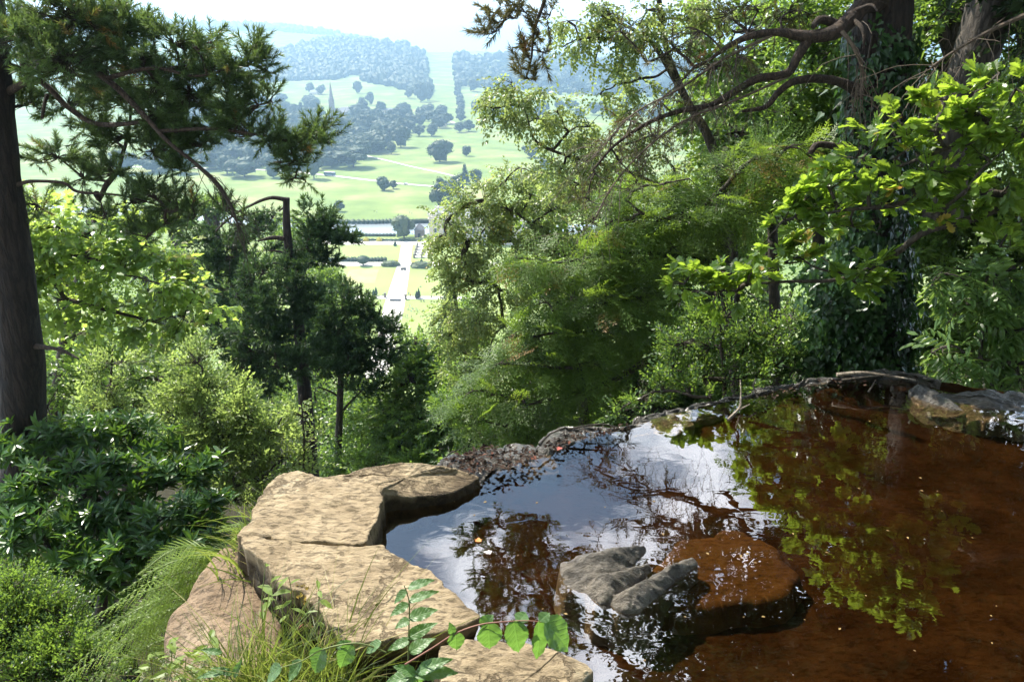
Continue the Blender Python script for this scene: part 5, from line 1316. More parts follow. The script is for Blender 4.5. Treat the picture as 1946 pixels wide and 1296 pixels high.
tree('scots_pine', 'darker pine crown left of the snapped pine, feathery twigs on top', 'tree',
     [(470, 900, 19, 9), (465, 700, 19, 8), (455, 560, 19, 6), (445, 450, 19, 3)],
     [(470, 430, 18.5, 30), (430, 450, 18.5, 32), (390, 460, 18.5, 30), (440, 490, 18.3, 38), (480, 480, 18.5, 30), (400, 510, 18.5, 34), (360, 500, 18.8, 26), (430, 550, 18.3, 36), (390, 570, 18.5, 30), (420, 610, 18.3, 32), (500, 440, 18.8, 22), (400, 650, 18.5, 32), (380, 610, 18.5, 30), (520, 410, 19, 18)],
     'pine_far', 'pine_far', 'bark_pine', K=2.6, seed=53, squash=.62, lscale=1.15, trunk_k=10)
# fillers lower down the slope: trees seen between and behind
def slope_tree(px, py, w, h, Y, label, style='round', mat='far', lift=.15):
    """leafy tree on the hillside; (px,py) is the middle of its crown"""
    p = P(px, py, Y); s = depth(p) / FPX; gz = float(ground(p[0], p[1])); e = empty('hillside_tree', (p[0], p[1], gz), label, 'tree')
    r = np.random.default_rng(int(px * 7 + py)); cz = p[2] - gz; g = Geo(); n = int(5200)
    W, Hh = w * s / 2, h * s / 2
    if style == 'round':
        L = [(rdir(1, r)[0] * [W * .6, W * .6, Hh * .6], r.uniform(.35, .55)) for _ in range(16)] + [(np.zeros(3), .62)]
    else:
        L = [(np.array([r.normal() * .03 * W, r.normal() * .03 * W, Hh * (-1 + 2 * k / 9)]), .95 * (1 - k / 10) + .06) for k in range(10)]
    for c, q in L:
        m = n // len(L); d = rdir(m, r); u = r.uniform(.55, 1.08, (m, 1)); sz = np.array([W * q, W * q, (Hh if style == 'round' else Hh * .35) * q if style == 'round' else Hh * .22])
        pp_ = c + d * u * sz * (1 + .25 * fbm(d * 2.5 + c, 2))[:, None] + [0, 0, cz]
        y = unit(d + r.normal(size=(m, 3)) * .7 + [0, 0, .1 if style == 'round' else -.3]); z = np.array([0, 0, 1.2]) + d * .7 + r.normal(size=(m, 3)) * .5
        tv, tf = TPL['beech']; g.inst(tv, tf, frames(y, z) * (5.5 * s * r.uniform(.7, 1.4, m))[:, None, None] * (1.0 if Y > 30 else 1.25), pp_, np.clip(.45 + .25 * r.normal(size=m), 0, 1))
    g.build('crown', M[mat], e, off=(0, 0, 0), kind='stuff')
    g = Geo(); add_tube(g, [(0, 0, -.5), (.1, 0, cz * .4), (-.1, .1, cz * .8), (0, 0, cz + Hh * .4)], [.028 * cz + .1, .02 * cz + .08, .012 * cz + .05, .03], n=10, k=8)
    for k in range(6):
        a = k * 1.1; add_tube(g, [(0, 0, cz * .75), (W * .3 * math.cos(a), W * .3 * math.sin(a), cz), (W * .7 * math.cos(a), W * .7 * math.sin(a), cz + Hh * .2 * (k % 3 - 1))], [.009 * cz + .04, .006 * cz + .03, .01], n=7, k=5)
    g.build('trunk', M['bark_dark'], e, off=(0, 0, 0))
    return e
ST = [(400, 395, 90, 50, 70, 'hazy grey green crown behind the feathery pine', 'round', 'beech'), (330, 410, 90, 50, 60, 'far crown left of the hazy grey green one', 'round', 'beech'), (600, 540, 100, 100, 45, 'bluish crown behind the snapped pine stem', 'round', 'beech'), (560, 460, 120, 120, 50, 'dark crown filling behind the snapped pine top', 'round', 'beech'),
      (450, 560, 200, 200, 34, 'large dark crown behind the mid pines on the left', 'round', 'beech'), (300, 520, 220, 200, 32, 'large crown behind the bright maple', 'round', 'beech'), (120, 520, 240, 220, 30, 'large crown far behind the old pine trunk', 'round', 'beech'), (660, 620, 120, 130, 36, 'crown behind the slim pine nearest the garden', 'round', 'beech'),
      (600, 760, 200, 200, 26, 'shaded crown low behind the two pine stems', 'round', 'beech'), (500, 700, 200, 180, 28, 'shaded crown low behind the birch thicket', 'round', 'beech'), (690, 800, 150, 160, 22, 'shrubby crown right of the slim pine stem', 'round', 'beech'), (640, 900, 240, 140, 18, 'leafy mass just beyond the tan slabs', 'round', 'beech'),
      (855, 600, 56, 110, 44, 'dark blue green conifer at the right side of the garden gap', 'conifer', 'pine_far'), (890, 620, 90, 120, 40, 'crown behind the gap conifer', 'round', 'beech'), (380, 800, 240, 200, 20, 'crown deep behind the pale birch thicket', 'round', 'beech'), (200, 720, 260, 200, 18, 'crown deep behind the thin birch sapling', 'round', 'beech'),
      (30, 700, 220, 260, 16, 'crown deep behind the old pine stem', 'round', 'beech'), (1500, 600, 300, 260, 15, 'dark crown behind the small-leaved lip bush', 'round', 'beech'), (1480, 380, 260, 260, 17, 'crown seen between the ivy trunk and the yew', 'round', 'beech'), (1300, 560, 260, 260, 20, 'deep crown behind the yew sprays', 'round', 'beech'), (1760, 420, 300, 300, 15, 'dark crown behind the oak boughs', 'round', 'beech'), (1900, 620, 320, 260, 12, 'dark crown behind the ash boughs', 'round', 'beech'), (1700, 650, 260, 240, 12, 'dark crown right behind the ivy trunk foot', 'round', 'beech'), (1120, 640, 240, 260, 24, 'deep crown behind the middle birch', 'round', 'beech'), (2250, 350, 420, 420, 13, 'crown on the right slope just outside the view', 'round', 'beech'), (2500, 700, 420, 420, 10, 'crown beyond the right bank just outside the view', 'round', 'beech'),
      (1400, 200, 240, 200, 22, 'pale crown behind the long twiggy limbs', 'round', 'birch'), (40, 1000, 200, 200, 9, 'shaded bush low behind the rhododendron', 'round', 'beech'), (200, 1120, 260, 160, 8, 'shaded bush under the rhododendron, near the bracken', 'round', 'beech'), (30, 430, 160, 160, 24, 'crown at the left frame edge behind the pine', 'round', 'maple'), (600, 620, 140, 140, 30, 'crown between the two mid pines', 'round', 'beech')]
for q in ST: slope_tree(q[0], q[1], q[2], q[3], q[4], q[5], q[6], q[7])

# centre right slope
tree('beech_tree', 'green leafy tree filling the slope right of the garden gap', 'tree', [(800, 1000, 15, 12), (800, 850, 15, 10), (795, 720, 15, 6), (790, 640, 15, 3)],
     [(790, 640, 15, 26), (770, 670, 15, 30), (810, 670, 15, 34), (790, 710, 14.6, 44), (835, 690, 14.8, 40), (760, 740, 14.5, 36), (820, 750, 14.2, 50), (740, 790, 14, 44), (790, 800, 13.8, 50), (850, 800, 13.6, 50), (710, 830, 13.8, 44), (760, 850, 13.4, 50), (830, 855, 13.2, 50), (680, 870, 13.6, 40), (870, 740, 14, 46), (900, 800, 13.4, 46), (890, 850, 13, 44), (700, 780, 14.4, 26), (720, 890, 13, 40), (800, 900, 12.6, 40)],
     'beech', 'beech', 'bark_dark', K=3.2, seed=61, lscale=1.15, tilt=.5)
tree('birch_tree', 'birch hanging over the garden gap, middle of the picture', 'tree', [(1120, 960, 11.5, 12), (1110, 800, 11.5, 11), (1085, 640, 11.5, 9), (1040, 540, 11.5, 6), (990, 480, 11.5, 4), (960, 430, 11.5, 2)],
     [(850, 420, 11, 26), (880, 395, 11, 30), (835, 450, 11, 24), (870, 455, 11, 32), (920, 380, 11, 34), (960, 345, 11, 30), (990, 320, 11, 24), (925, 430, 11, 38), (970, 400, 11, 38), (880, 490, 11, 30), (845, 490, 11, 20), (1010, 370, 11, 34), (1050, 400, 11, 34), (1010, 430, 11, 38), (930, 490, 11, 36), (980, 480, 11, 36), (900, 540, 11, 40), (950, 550, 11, 40), (870, 590, 11.2, 34), (910, 610, 11, 40), (960, 620, 11, 38), (855, 640, 11.2, 26), (880, 670, 11.2, 36), (930, 680, 11, 36), (1060, 450, 11, 34), (1010, 540, 11, 36), (1090, 370, 11.4, 34), (860, 530, 11.1, 24)],
     'birch', 'birch', 'bark_dark', K=2.4, clump=14, cr=.22, twigs=.25, seed=62, limbs=[[(1060, 560, 11.5, 5), (1000, 465, 11.3, 4), (930, 462, 11.1, 3), (865, 452, 11, 1.5)], [(1090, 640, 11.5, 5), (1080, 500, 11.3, 4), (1010, 410, 11.2, 2)]])
tree('birch_tree', 'tall thin birch whose hanging sprays stand against the pale sky', 'tree', [(1420, 900, 10, 11), (1400, 640, 10, 11), (1385, 400, 10, 10), (1350, 270, 10, 9), (1310, 200, 10, 7), (1275, 120, 10, 6), (1260, 60, 10, 5.5), (1250, -20, 10, 5), (1240, -90, 10, 4)],
     [(945, 170, 9.6, 24), (975, 160, 9.6, 26), (930, 205, 9.6, 22), (965, 200, 9.6, 28), (1000, 190, 9.6, 28), (1020, 225, 9.6, 24), (985, 235, 9.6, 22), (935, 245, 9.6, 14), (1035, 175, 9.6, 20), (1060, 210, 9.7, 26), (1080, 250, 9.7, 30), (1050, 285, 9.7, 28), (1090, 300, 9.7, 30), (1120, 240, 9.7, 28), (1130, 290, 9.7, 32), (1060, 330, 9.8, 28), (1100, 350, 9.8, 30), (1150, 340, 9.8, 32),
      (1080, 40, 9.7, 30), (1120, 20, 9.7, 30), (1160, 30, 9.7, 32), (1100, 75, 9.7, 22), (1150, 75, 9.7, 30), (1200, 50, 9.7, 34), (1190, 100, 9.7, 28), (1240, 80, 9.8, 34), (1070, 90, 9.7, 15), (1300, 40, 9.9, 36), (1130, 120, 9.7, 14), (1230, 20, 9.8, 34), (1340, 20, 10, 36), (1180, 160, 9.7, 24), (1140, 180, 9.7, 20), (1220, 150, 9.8, 26), (1200, 220, 9.8, 30), (1180, 280, 9.8, 30), (1240, 260, 9.8, 32), (1280, 320, 9.8, 32), (1230, 330, 9.8, 30)],
     'birch', 'birch', 'bark_dark', K=2.2, clump=12, cr=.22, twigs=.3, seed=63, limbs=[[(1300, 185, 10, 5), (1240, 85, 9.9, 3.5), (1190, 50, 9.8, 3), (1140, 30, 9.7, 2)], [(1290, 170, 10, 4), (1250, 90, 9.8, 3), (1200, 70, 9.7, 2), (1150, 45, 9.7, 1.3)], [(1390, 420, 10, 6), (1200, 330, 9.8, 4), (1090, 300, 9.7, 3), (1020, 270, 9.6, 2.4), (1000, 215, 9.6, 1.5)]])
YW = [(900, 742, 7.6, 26), (880, 760, 7.6, 18), (940, 750, 7.6, 30), (990, 755, 7.6, 30), (1040, 760, 7.6, 28), (920, 800, 7.5, 26), (960, 810, 7.5, 30), (1010, 805, 7.5, 28), (950, 690, 7.8, 30), (1000, 690, 7.8, 34), (930, 705, 7.8, 22), (1050, 700, 7.8, 34), (1100, 690, 7.8, 34), (970, 640, 8, 28), (1020, 640, 8, 36), (1070, 630, 8, 36), (1120, 630, 8, 36), (1170, 640, 8, 34), (1040, 575, 8.1, 34), (1090, 570, 8.1, 36), (1140, 560, 8.1, 38), (1190, 560, 8, 38), (1230, 580, 8, 36), (980, 490, 8.3, 28), (1030, 495, 8.3, 34), (1080, 505, 8.3, 34), (1130, 490, 8.3, 36), (1180, 490, 8.2, 38), (1230, 500, 8.2, 38), (1150, 430, 8.3, 34), (1200, 420, 8.3, 36), (1250, 420, 8.3, 36), (1300, 400, 8.2, 36), (1200, 360, 8.4, 30), (1260, 350, 8.3, 32), (1310, 340, 8.3, 34), (1350, 380, 8.2, 36), (1400, 330, 8.2, 36), (1440, 300, 8.2, 34), (1480, 340, 8.2, 34), (1500, 280, 8.2, 34), (1280, 470, 8.2, 36), (1330, 450, 8.2, 34), (1120, 760, 7.6, 30), (1070, 810, 7.5, 24), (1160, 720, 7.7, 30), (1250, 640, 7.9, 34), (1540, 300, 8.3, 30), (1420, 400, 8.2, 34), (1000, 835, 7.4, 16)]
tree('yew_tree', 'yew with layered yellow green drooping sprays over the overflow', 'tree', [(1420, 850, 8.6, 16), (1400, 700, 8.6, 15), (1380, 540, 8.6, 13), (1370, 400, 8.6, 10), (1380, 280, 8.6, 6)], YW, 'yew', 'yew', 'bark_dark', K=5.4, seed=64, squash=.5, lscale=1.25, twigs=.15, clump=7,
     limbs=[[(1395, 620, 8.5, 9), (1250, 675, 8.1, 8), (1180, 715, 7.9, 6), (1090, 748, 7.7, 4), (1000, 770, 7.6, 2)], [(1380, 420, 8.5, 8), (1330, 412, 8.3, 5), (1260, 415, 8.2, 4), (1220, 405, 8.2, 3), (1190, 380, 8.2, 2)], [(1390, 560, 8.5, 7), (1250, 560, 8.2, 5), (1140, 580, 8.1, 4), (1050, 590, 8, 2)], [(1385, 500, 8.5, 6), (1200, 480, 8.3, 4), (1060, 500, 8.3, 2)]])
tree('beech_tree', 'broad shaded tree behind the yew sprays', 'tree', [(1200, 1000, 13, 16), (1200, 760, 13, 14), (1190, 560, 13, 10), (1180, 420, 13, 5)],
     [(1100 + (i % 6) * 70 - 60 + (i * 37 % 23), 400 + (i // 6) * 75 + (i * 53 % 31), 12.6, 56) for i in range(36)], 'beech', 'beech', 'bark_dark', K=2.6, seed=65, lscale=1.2, tilt=.4)
tree('beech_tree', 'tree filling the lower slope right below the yew', 'tree', [(980, 1000, 12, 12), (980, 860, 12, 10), (990, 760, 12, 5)],
     [(940, 860, 11.8, 44), (880, 800, 12, 44), (1000, 830, 11.8, 44), (960, 760, 12, 44), (1060, 800, 11.8, 44), (1120, 820, 11.5, 40), (900, 700, 12.3, 44), (1010, 700, 12.2, 44), (850, 870, 12, 30), (1180, 790, 11.5, 40)], 'beech', 'beech', 'bark_dark', K=2.0, seed=66, tilt=.5)
tree('birch_sapling', 'small-leaved bush crowding the pool lip left of the ivy trunk', 'shrub', [(1380, 820, 6.4, 4), (1375, 700, 6.4, 3.4), (1370, 640, 6.4, 2.6), (1372, 590, 6.4, 1)],
     [(1330, 610, 6.5, 30), (1380, 600, 6.5, 30), (1430, 620, 6.4, 32), (1300, 650, 6.4, 32), (1350, 660, 6.4, 38), (1410, 670, 6.4, 40), (1470, 640, 6.4, 30), (1480, 690, 6.3, 34), (1280, 700, 6.4, 36), (1330, 720, 6.3, 40), (1390, 720, 6.2, 36), (1440, 715, 6.2, 30), (1260, 745, 6.2, 28), (1220, 760, 6.2, 26), (1310, 750, 6.1, 24), (1510, 700, 6.2, 26), (1180, 780, 6.2, 22), (1500, 600, 6.5, 28), (1350, 760, 6, 14)],
     'shrub', 'beech', 'twig', K=1.8, seed=67, trunk_k=7, lscale=.85, limbs=[[(1376, 720, 6.3, 3.4), (1374, 690, 6.2, 3.4), (1368, 655, 6.2, 3)]])

# 3 big ivy-clad pine
tree('scots_pine', 'massive dark pine trunk clothed in ivy right of centre, with long bare-twigged limbs', 'tree',
     [(1660, 900, 6.6, 74), (1655, 780, 6.6, 68), (1652, 640, 6.6, 58), (1655, 500, 6.6, 54), (1662, 350, 6.6, 52), (1668, 200, 6.6, 52), (1672, 80, 6.6, 54), (1678, -20, 6.6, 52), (1682, -120, 6.6, 50)],
     [(1180, 60, 6.2, 22), (1230, 120, 6.2, 28), (1280, 90, 6.2, 30), (1330, 60, 6.2, 34), (1380, 30, 6.2, 34), (1420, 60, 6.3, 34), (1300, 150, 6.1, 30), (1350, 130, 6.1, 32), (1250, 190, 6.1, 24), (1200, 230, 6.1, 22), (1160, 270, 6.1, 20), (1400, 110, 6.2, 32), (1440, 20, 6.3, 34), (1180, 310, 6.1, 22), (1130, 330, 6.1, 22), (1120, 380, 6.1, 20), (1200, 330, 6.1, 20), (1480, 40, 6.3, 34), (1520, 20, 6.4, 30), (1320, 210, 6.1, 20), (1240, 260, 6.1, 20), (1380, 190, 6.1, 16)],
     'pine_brown', 'pine_brown', 'bark_pine', K=1.5, seed=71, trunk_k=26, rough=.10, limb_mat='bark_limb', squash=.7, limb_r=.04, twigs=1.0,
     limbs=[[(1680, 0, 6.5, 22), (1640, 12, 6.3, 17), (1615, 38, 6.2, 16), (1585, 62, 6.1, 14), (1535, 70, 6.1, 12), (1480, 62, 6.1, 8), (1430, 68, 6.1, 7), (1390, 85, 6.1, 5), (1340, 120, 6.1, 3)],
            [(1600, 50, 6.2, 9), (1560, 38, 6.15, 8), (1545, 52, 6.1, 5)],
            [(1538, 72, 6.1, 11), (1515, 110, 6.1, 9), (1495, 140, 6.1, 8), (1440, 150, 6.1, 8), (1400, 172, 6.1, 7), (1350, 200, 6.1, 6), (1290, 212, 6.05, 5), (1230, 235, 6, 4), (1170, 275, 6, 3), (1130, 320, 6, 2)],
            [(1640, 180, 6.5, 14), (1600, 158, 6.3, 9), (1555, 150, 6.2, 8), (1510, 155, 6.1, 7), (1480, 175, 6.1, 6), (1455, 203, 6.1, 5), (1410, 212, 6.1, 3)],
            [(1615, 35, 6.2, 5), (1635, 50, 6.05, 4), (1642, 70, 6, 3), (1640, 95, 6, 2)], [(1625, 20, 6.2, 4), (1655, 10, 6.05, 3), (1668, 22, 6, 2)],
            [(1690, 400, 6.6, 10), (1640, 380, 6.4, 5), (1600, 390, 6.3, 3)], [(1540, 290, 6.4, 5), (1560, 275, 6.5, 6), (1640, 290, 6.6, 8)]])
bare_twigs('twiggy_bough', 'tangle of bare drooping twigs on the upper limb, left of the ivy trunk', [(1480, 62, 6.1), (1380, 110, 6.05), (1290, 170, 6), (1200, 220, 6), (1130, 300, 5.9)], 6, 100, 72, 'twig_pale', r0=.005)
bare_twigs('twiggy_bough', 'second tangle of bare twigs below the upper limb', [(1500, 145, 6.1), (1400, 190, 6.0), (1300, 230, 5.95), (1220, 290, 5.95), (1160, 360, 5.9), (1120, 440, 5.9)], 6, 90, 73, 'twig_pale', r0=.0045)
bare_twigs('twiggy_bough', 'pale dead twigs hanging in front of the ivy trunk', [(1600, 60, 5.95), (1622, 90, 5.9), (1640, 140, 5.9), (1632, 190, 5.9)], 6, 26, 74, 'twig_pale', drop=.8)
bare_twigs('twiggy_bough', 'hanging bare twigs beneath the old pine bough on the left', [(370, 310, 6.6), (410, 350, 6.6), (440, 395, 6.6), (455, 440, 6.6)], 6, 46, 75, 'twig')
bare_twigs('twiggy_bough', 'long pale bare twig crossing the grey trunk at the top right', [(1946, 30, 5.6), (1880, 60, 5.6), (1810, 100, 5.6), (1760, 135, 5.6)], 6, 24, 76, 'twig_pale')
tree('hanging_pine_bough', 'sparse pine sprig hanging down against the sky at top centre', 'branch', [(1100, -220, 6, 7), (1055, -80, 6, 5), (1035, 0, 6, 4), (1015, 60, 6, 3), (1010, 110, 6, 2), (1000, 150, 6, 1.5)],
     [(945, 20, 5.9, 13), (955, 45, 5.9, 13), (940, 62, 5.9, 14), (975, 35, 5.9, 14), (995, 20, 5.9, 12), (965, 8, 5.9, 14), (1005, 110, 6, 14), (990, 130, 6, 12), (1030, 100, 6, 10), (1025, 60, 6, 10), (1045, 30, 6, 14), (1015, 150, 6, 10)], 'pine', 'pine_brown', 'twig', K=1.0, seed=77, trunk_k=7, limbs=[[(1045, -40, 6, 3), (1000, -10, 5.95, 2.5), (970, 25, 5.9, 2), (945, 55, 5.9, 1)]], twigs=1.0)
tree('overhanging_pine_bough', 'pine bough out of frame above, seen mirrored as a dark branch in the pool', 'branch', [(1450, -800, 7.5, 16), (1250, -560, 7.5, 12), (1120, -380, 7.5, 9), (1060, -200, 7.5, 6), (1030, -70, 7.5, 3)],
     [(900 + (i % 5) * 58 + (i * 29 % 17) + (i // 5) * -6, -500 + (i // 5) * 78 + (i * 41 % 19), 7.4 + .1 * (i % 3), 34) for i in range(30) if not (i % 5 > 3 and i // 5 > 4)], 'pine', 'pine', 'bark_dark', K=2.0, seed=78, trunk_k=8, twigs=1.0)
# trunks behind at right
tree('tree', 'grey-barked leaning trunk at the top right corner', 'tree', [(1790, 420, 8.5, 34), (1815, 250, 8.5, 36), (1840, 150, 8.5, 38), (1868, 60, 8.5, 42), (1895, -30, 8.5, 44), (1915, -120, 8.5, 44)], [(1800, 20, 8.8, 40), (1930, 20, 8.8, 50), (1760, 60, 9, 40), (1946, 100, 8.8, 40)], 'beech', 'beech', 'bark_grey', K=2.2, seed=81, trunk_k=18)
tree('tree', 'dark forked tree between the ivy trunk and the grey trunk', 'tree', [(1790, 500, 10, 26), (1805, 300, 10, 24), (1812, 150, 10, 22), (1820, 60, 10, 18), (1840, -40, 10, 14)], [(1740, 30, 10, 44), (1800, 120, 10.4, 44), (1750, 130, 10.3, 44), (1860, 60, 10.5, 44), (1740, 210, 10.3, 44), (1780, -20, 10, 44)], 'beech', 'maple', 'bark_dark', K=1.5, seed=82, limbs=[[(1812, 120, 10, 14), (1790, 50, 10, 11), (1780, -20, 10, 8)]], trunk_k=12)
tree('beech_tree', 'dense leafy tree closing the view at the top right corner', 'tree', [(1960, 900, 11, 22), (1960, 500, 11, 20), (1950, 200, 11, 14), (1940, 0, 11, 8)],
     [(1600 + (i % 7) * 62, -260 + (i // 7) * 78 + (i * 37 % 31), 10.6 + .3 * (i % 3), 52) for i in range(49)], 'beech', 'beech', 'bark_dark', K=2.4, seed=87, lscale=1.1)
# leafy mass behind, right
BK = [(1560 + (i % 4) * 38 - 60, 20 + (i // 4) * 62 + (i * 37 % 29), 9.5 + .3 * (i % 3), 42) for i in range(24)]
tree('beech_tree', 'leafy tree in shade directly behind the ivy trunk', 'tree', [(1560, 900, 10, 14), (1560, 600, 10, 12), (1550, 300, 10, 9), (1540, 60, 10, 5)], BK, 'beech', 'beech', 'bark_dark', K=3.2, seed=83, tilt=.4)
tree('maple_tree', 'sunlit leaves glinting behind the twiggy limbs near top centre right', 'tree', [(1480, 900, 11.5, 12), (1470, 500, 11.5, 10), (1460, 200, 11.5, 6), (1450, 60, 11.5, 3)],
     [(1400 + (i % 4) * 48 - 50, 40 + (i // 4) * 68 + (i * 53 % 31), 11.3, 46) for i in range(22)], 'maple', 'beech', 'bark_dark', K=2.4, seed=84)
tree('beech_tree', 'dense dark tree at the right edge behind the oak leaves', 'tree', [(1900, 900, 9, 20), (1900, 600, 9, 18), (1890, 400, 9, 14)],
     [(1720 + (i % 5) * 62, 260 + (i // 5) * 78 + (i * 37 % 29), 8.8 + .2 * (i % 3), 54) for i in range(30)], 'beech', 'beech', 'bark_dark', K=2.6, seed=85)
# oak in front
OK_ = [(1300, 540, 5.3, 24), (1330, 515, 5.3, 28), (1375, 520, 5.3, 32), (1420, 525, 5.3, 26), (1360, 555, 5.3, 22), (1400, 555, 5.3, 22), (1440, 500, 5.2, 28), (1460, 455, 5.3, 26), (1490, 420, 5.3, 32), (1530, 380, 5.3, 32), (1500, 370, 5.3, 20), (1570, 350, 5.2, 30), (1590, 390, 5.2, 34), (1550, 430, 5.2, 30), (1610, 340, 5.2, 26), (1640, 300, 5.1, 24), (1670, 260, 5.1, 24), (1655, 345, 5.1, 30), (1700, 300, 5, 30), (1620, 430, 5.1, 32), (1680, 390, 5, 34), (1720, 240, 5, 28), (1750, 200, 5, 28), (1790, 190, 4.9, 28), (1740, 290, 4.9, 34), (1780, 250, 4.9, 32), (1830, 210, 4.9, 30), (1870, 170, 4.8, 28), (1900, 140, 4.8, 24), (1930, 170, 4.8, 32), (1880, 230, 4.8, 36), (1830, 280, 4.8, 36), (1780, 330, 4.8, 36), (1730, 350, 4.9, 34), (1930, 250, 4.7, 36), (1880, 310, 4.7, 36), (1840, 360, 4.7, 34), (1930, 340, 4.7, 34), (1790, 400, 4.8, 30), (1880, 400, 4.7, 30), (1940, 420, 4.7, 26), (1840, 430, 4.8, 24), (1640, 525, 5, 22), (1660, 510, 5, 18), (1620, 535, 5, 14), (1490, 500, 5.2, 24), (1540, 480, 5.2, 24), (1900, 470, 4.7, 22)]
tree('oak_tree', 'sunlit oak boughs with lobed yellow green leaves reaching in from the right', 'tree', [(2500, 900, 4.9, 100), (2480, 500, 4.9, 90), (2460, 200, 4.9, 80)], OK_, 'oak', 'oak', 'bark_dark', K=2.9, seed=91, parts=296, squash=.75, limb_r=.05, tilt=.5,
     limbs=[[(2480, 480, 4.9, 44), (2100, 330, 4.8, 20), (1946, 375, 4.8, 10), (1850, 415, 4.85, 8), (1760, 440, 4.9, 7), (1690, 490, 5, 5), (1600, 530, 5.1, 4), (1500, 535, 5.2, 3), (1420, 540, 5.25, 2)],
            [(2100, 330, 4.8, 14), (1946, 260, 4.8, 8), (1860, 260, 4.85, 6), (1780, 290, 4.9, 4), (1700, 320, 5, 3)], [(1946, 375, 4.8, 8), (1800, 360, 4.9, 6), (1700, 390, 5, 5), (1600, 400, 5.1, 3), (1520, 420, 5.2, 2)], [(1640, 524, 5.05, 3), (1560, 512, 5.1, 2), (1520, 490, 5.2, 1.5)]])
AS = [(1790, 520, 5.6, 28), (1770, 545, 5.6, 20), (1830, 530, 5.6, 32), (1880, 520, 5.6, 34), (1930, 510, 5.6, 34), (1840, 580, 5.5, 34), (1890, 570, 5.5, 36), (1940, 570, 5.5, 36), (1870, 620, 5.5, 32), (1920, 630, 5.5, 34), (1790, 660, 5.5, 24), (1770, 670, 5.5, 16), (1830, 670, 5.4, 28), (1810, 700, 5.4, 24), (1860, 700, 5.4, 28), (1910, 690, 5.4, 32), (1940, 720, 5.3, 28), (1890, 735, 5.3, 22), (1960, 620, 5.5, 36)]
tree('ash_tree', 'pale green ash boughs with drooping leaflets at the right edge of the pool', 'tree', [(2260, 1050, 5.8, 40), (2230, 700, 5.8, 36), (2200, 400, 5.8, 28)], AS, 'ash', 'ash', 'bark_grey', K=2.6, seed=92, parts=290, squash=.7, tilt=.7,
     limbs=[[(2220, 600, 5.8, 14), (2060, 540, 5.7, 8), (1940, 560, 5.6, 5), (1850, 560, 5.55, 3)], [(2220, 720, 5.8, 12), (2060, 680, 5.6, 7), (1940, 690, 5.4, 4), (1840, 680, 5.4, 2)]])
# the wood goes on overhead to the right
tree('beech_tree', 'tall crown overhead to the right, mirrored dark in the pool', 'tree', [(2700, 1000, 6.5, 60), (2700, 500, 6.5, 55), (2650, 0, 6.5, 45), (2560, -600, 6.5, 30)],
     [(3.6, 7.5, 4.6, 1.0, 'w'), (4.6, 6.6, 4.8, 1.2, 'w'), (3.3, 8.6, 6.3, 1.1, 'w'), (5.6, 5.6, 4.2, 1.3, 'w'), (4.7, 8, 6.6, 1.4, 'w'), (6.6, 4.2, 4.2, 1.4, 'w'), (3.4, 7.6, 7.6, 1.0, 'w'), (4.3, 6, 7.2, 1.3, 'w'), (6.2, 7, 7.6, 1.5, 'w'), (5.4, 4.2, 6.2, 1.2, 'w'), (7.6, 5.6, 6.2, 1.5, 'w'), (4, 9, 9.2, 1.4, 'w'), (5.6, 3.2, 4.6, 1.0, 'w'), (7.6, 3, 5, 1.5, 'w'), (6.8, 2, 3.6, 1.2, 'w'), (5, 6.5, 9.5, 1.5, 'w'), (8.5, 4.5, 4, 1.6, 'w'), (7, 5.6, 3, 1.3, 'w'), (9, 6.5, 6.5, 1.7, 'w'), (6, 5.2, 8, 1.4, 'w'), (8.5, 2, 6, 1.6, 'w'), (4.2, 6.7, 3.3, .8, 'w'), (5.2, 6.3, 3, .9, 'w'), (6, 5.2, 2.6, .9, 'w'), (5, 7.6, 3.6, 1.0, 'w'), (6.5, 6.5, 3.5, 1.1, 'w'), (7.2, 4.2, 2.6, .9, 'w'), (4.0, 7.8, 3.9, .8, 'w'), (6.2, 3.6, 3.4, .9, 'w'), (5.4, 5.2, 3.6, .8, 'w'), (7, 2.8, 3.2, 1, 'w'), (5.0, 7.6, 2.9, .6, 'w'), (4.6, 8.2, 3.2, .7, 'w'), (5.8, 8, 3.2, .8, 'w'), (5.6, 9, 3.2, .8, 'w'), (5.2, 8.4, 2.7, .7, 'w'), (6.2, 9.6, 3.8, .9, 'w'), (4.95, 7.9, 2.4, .5, 'w'), (5.0, 7.4, 2.5, .5, 'w'), (2.3, 7.4, 3.8, .7, 'w'), (2.9, 7.0, 4.0, .8, 'w'), (2.4, 8.2, 4.8, .8, 'w'), (1.9, 8.4, 5.3, .6, 'w'), (3.2, 6.5, 3.3, .5, 'w'), (3.0, 6.2, 4.6, .8, 'w'), (3.8, 5.6, 4.4, .8, 'w')],
     'beech', 'far', 'bark_dark', K=2.0, seed=86, lscale=1.5, sub=.7)
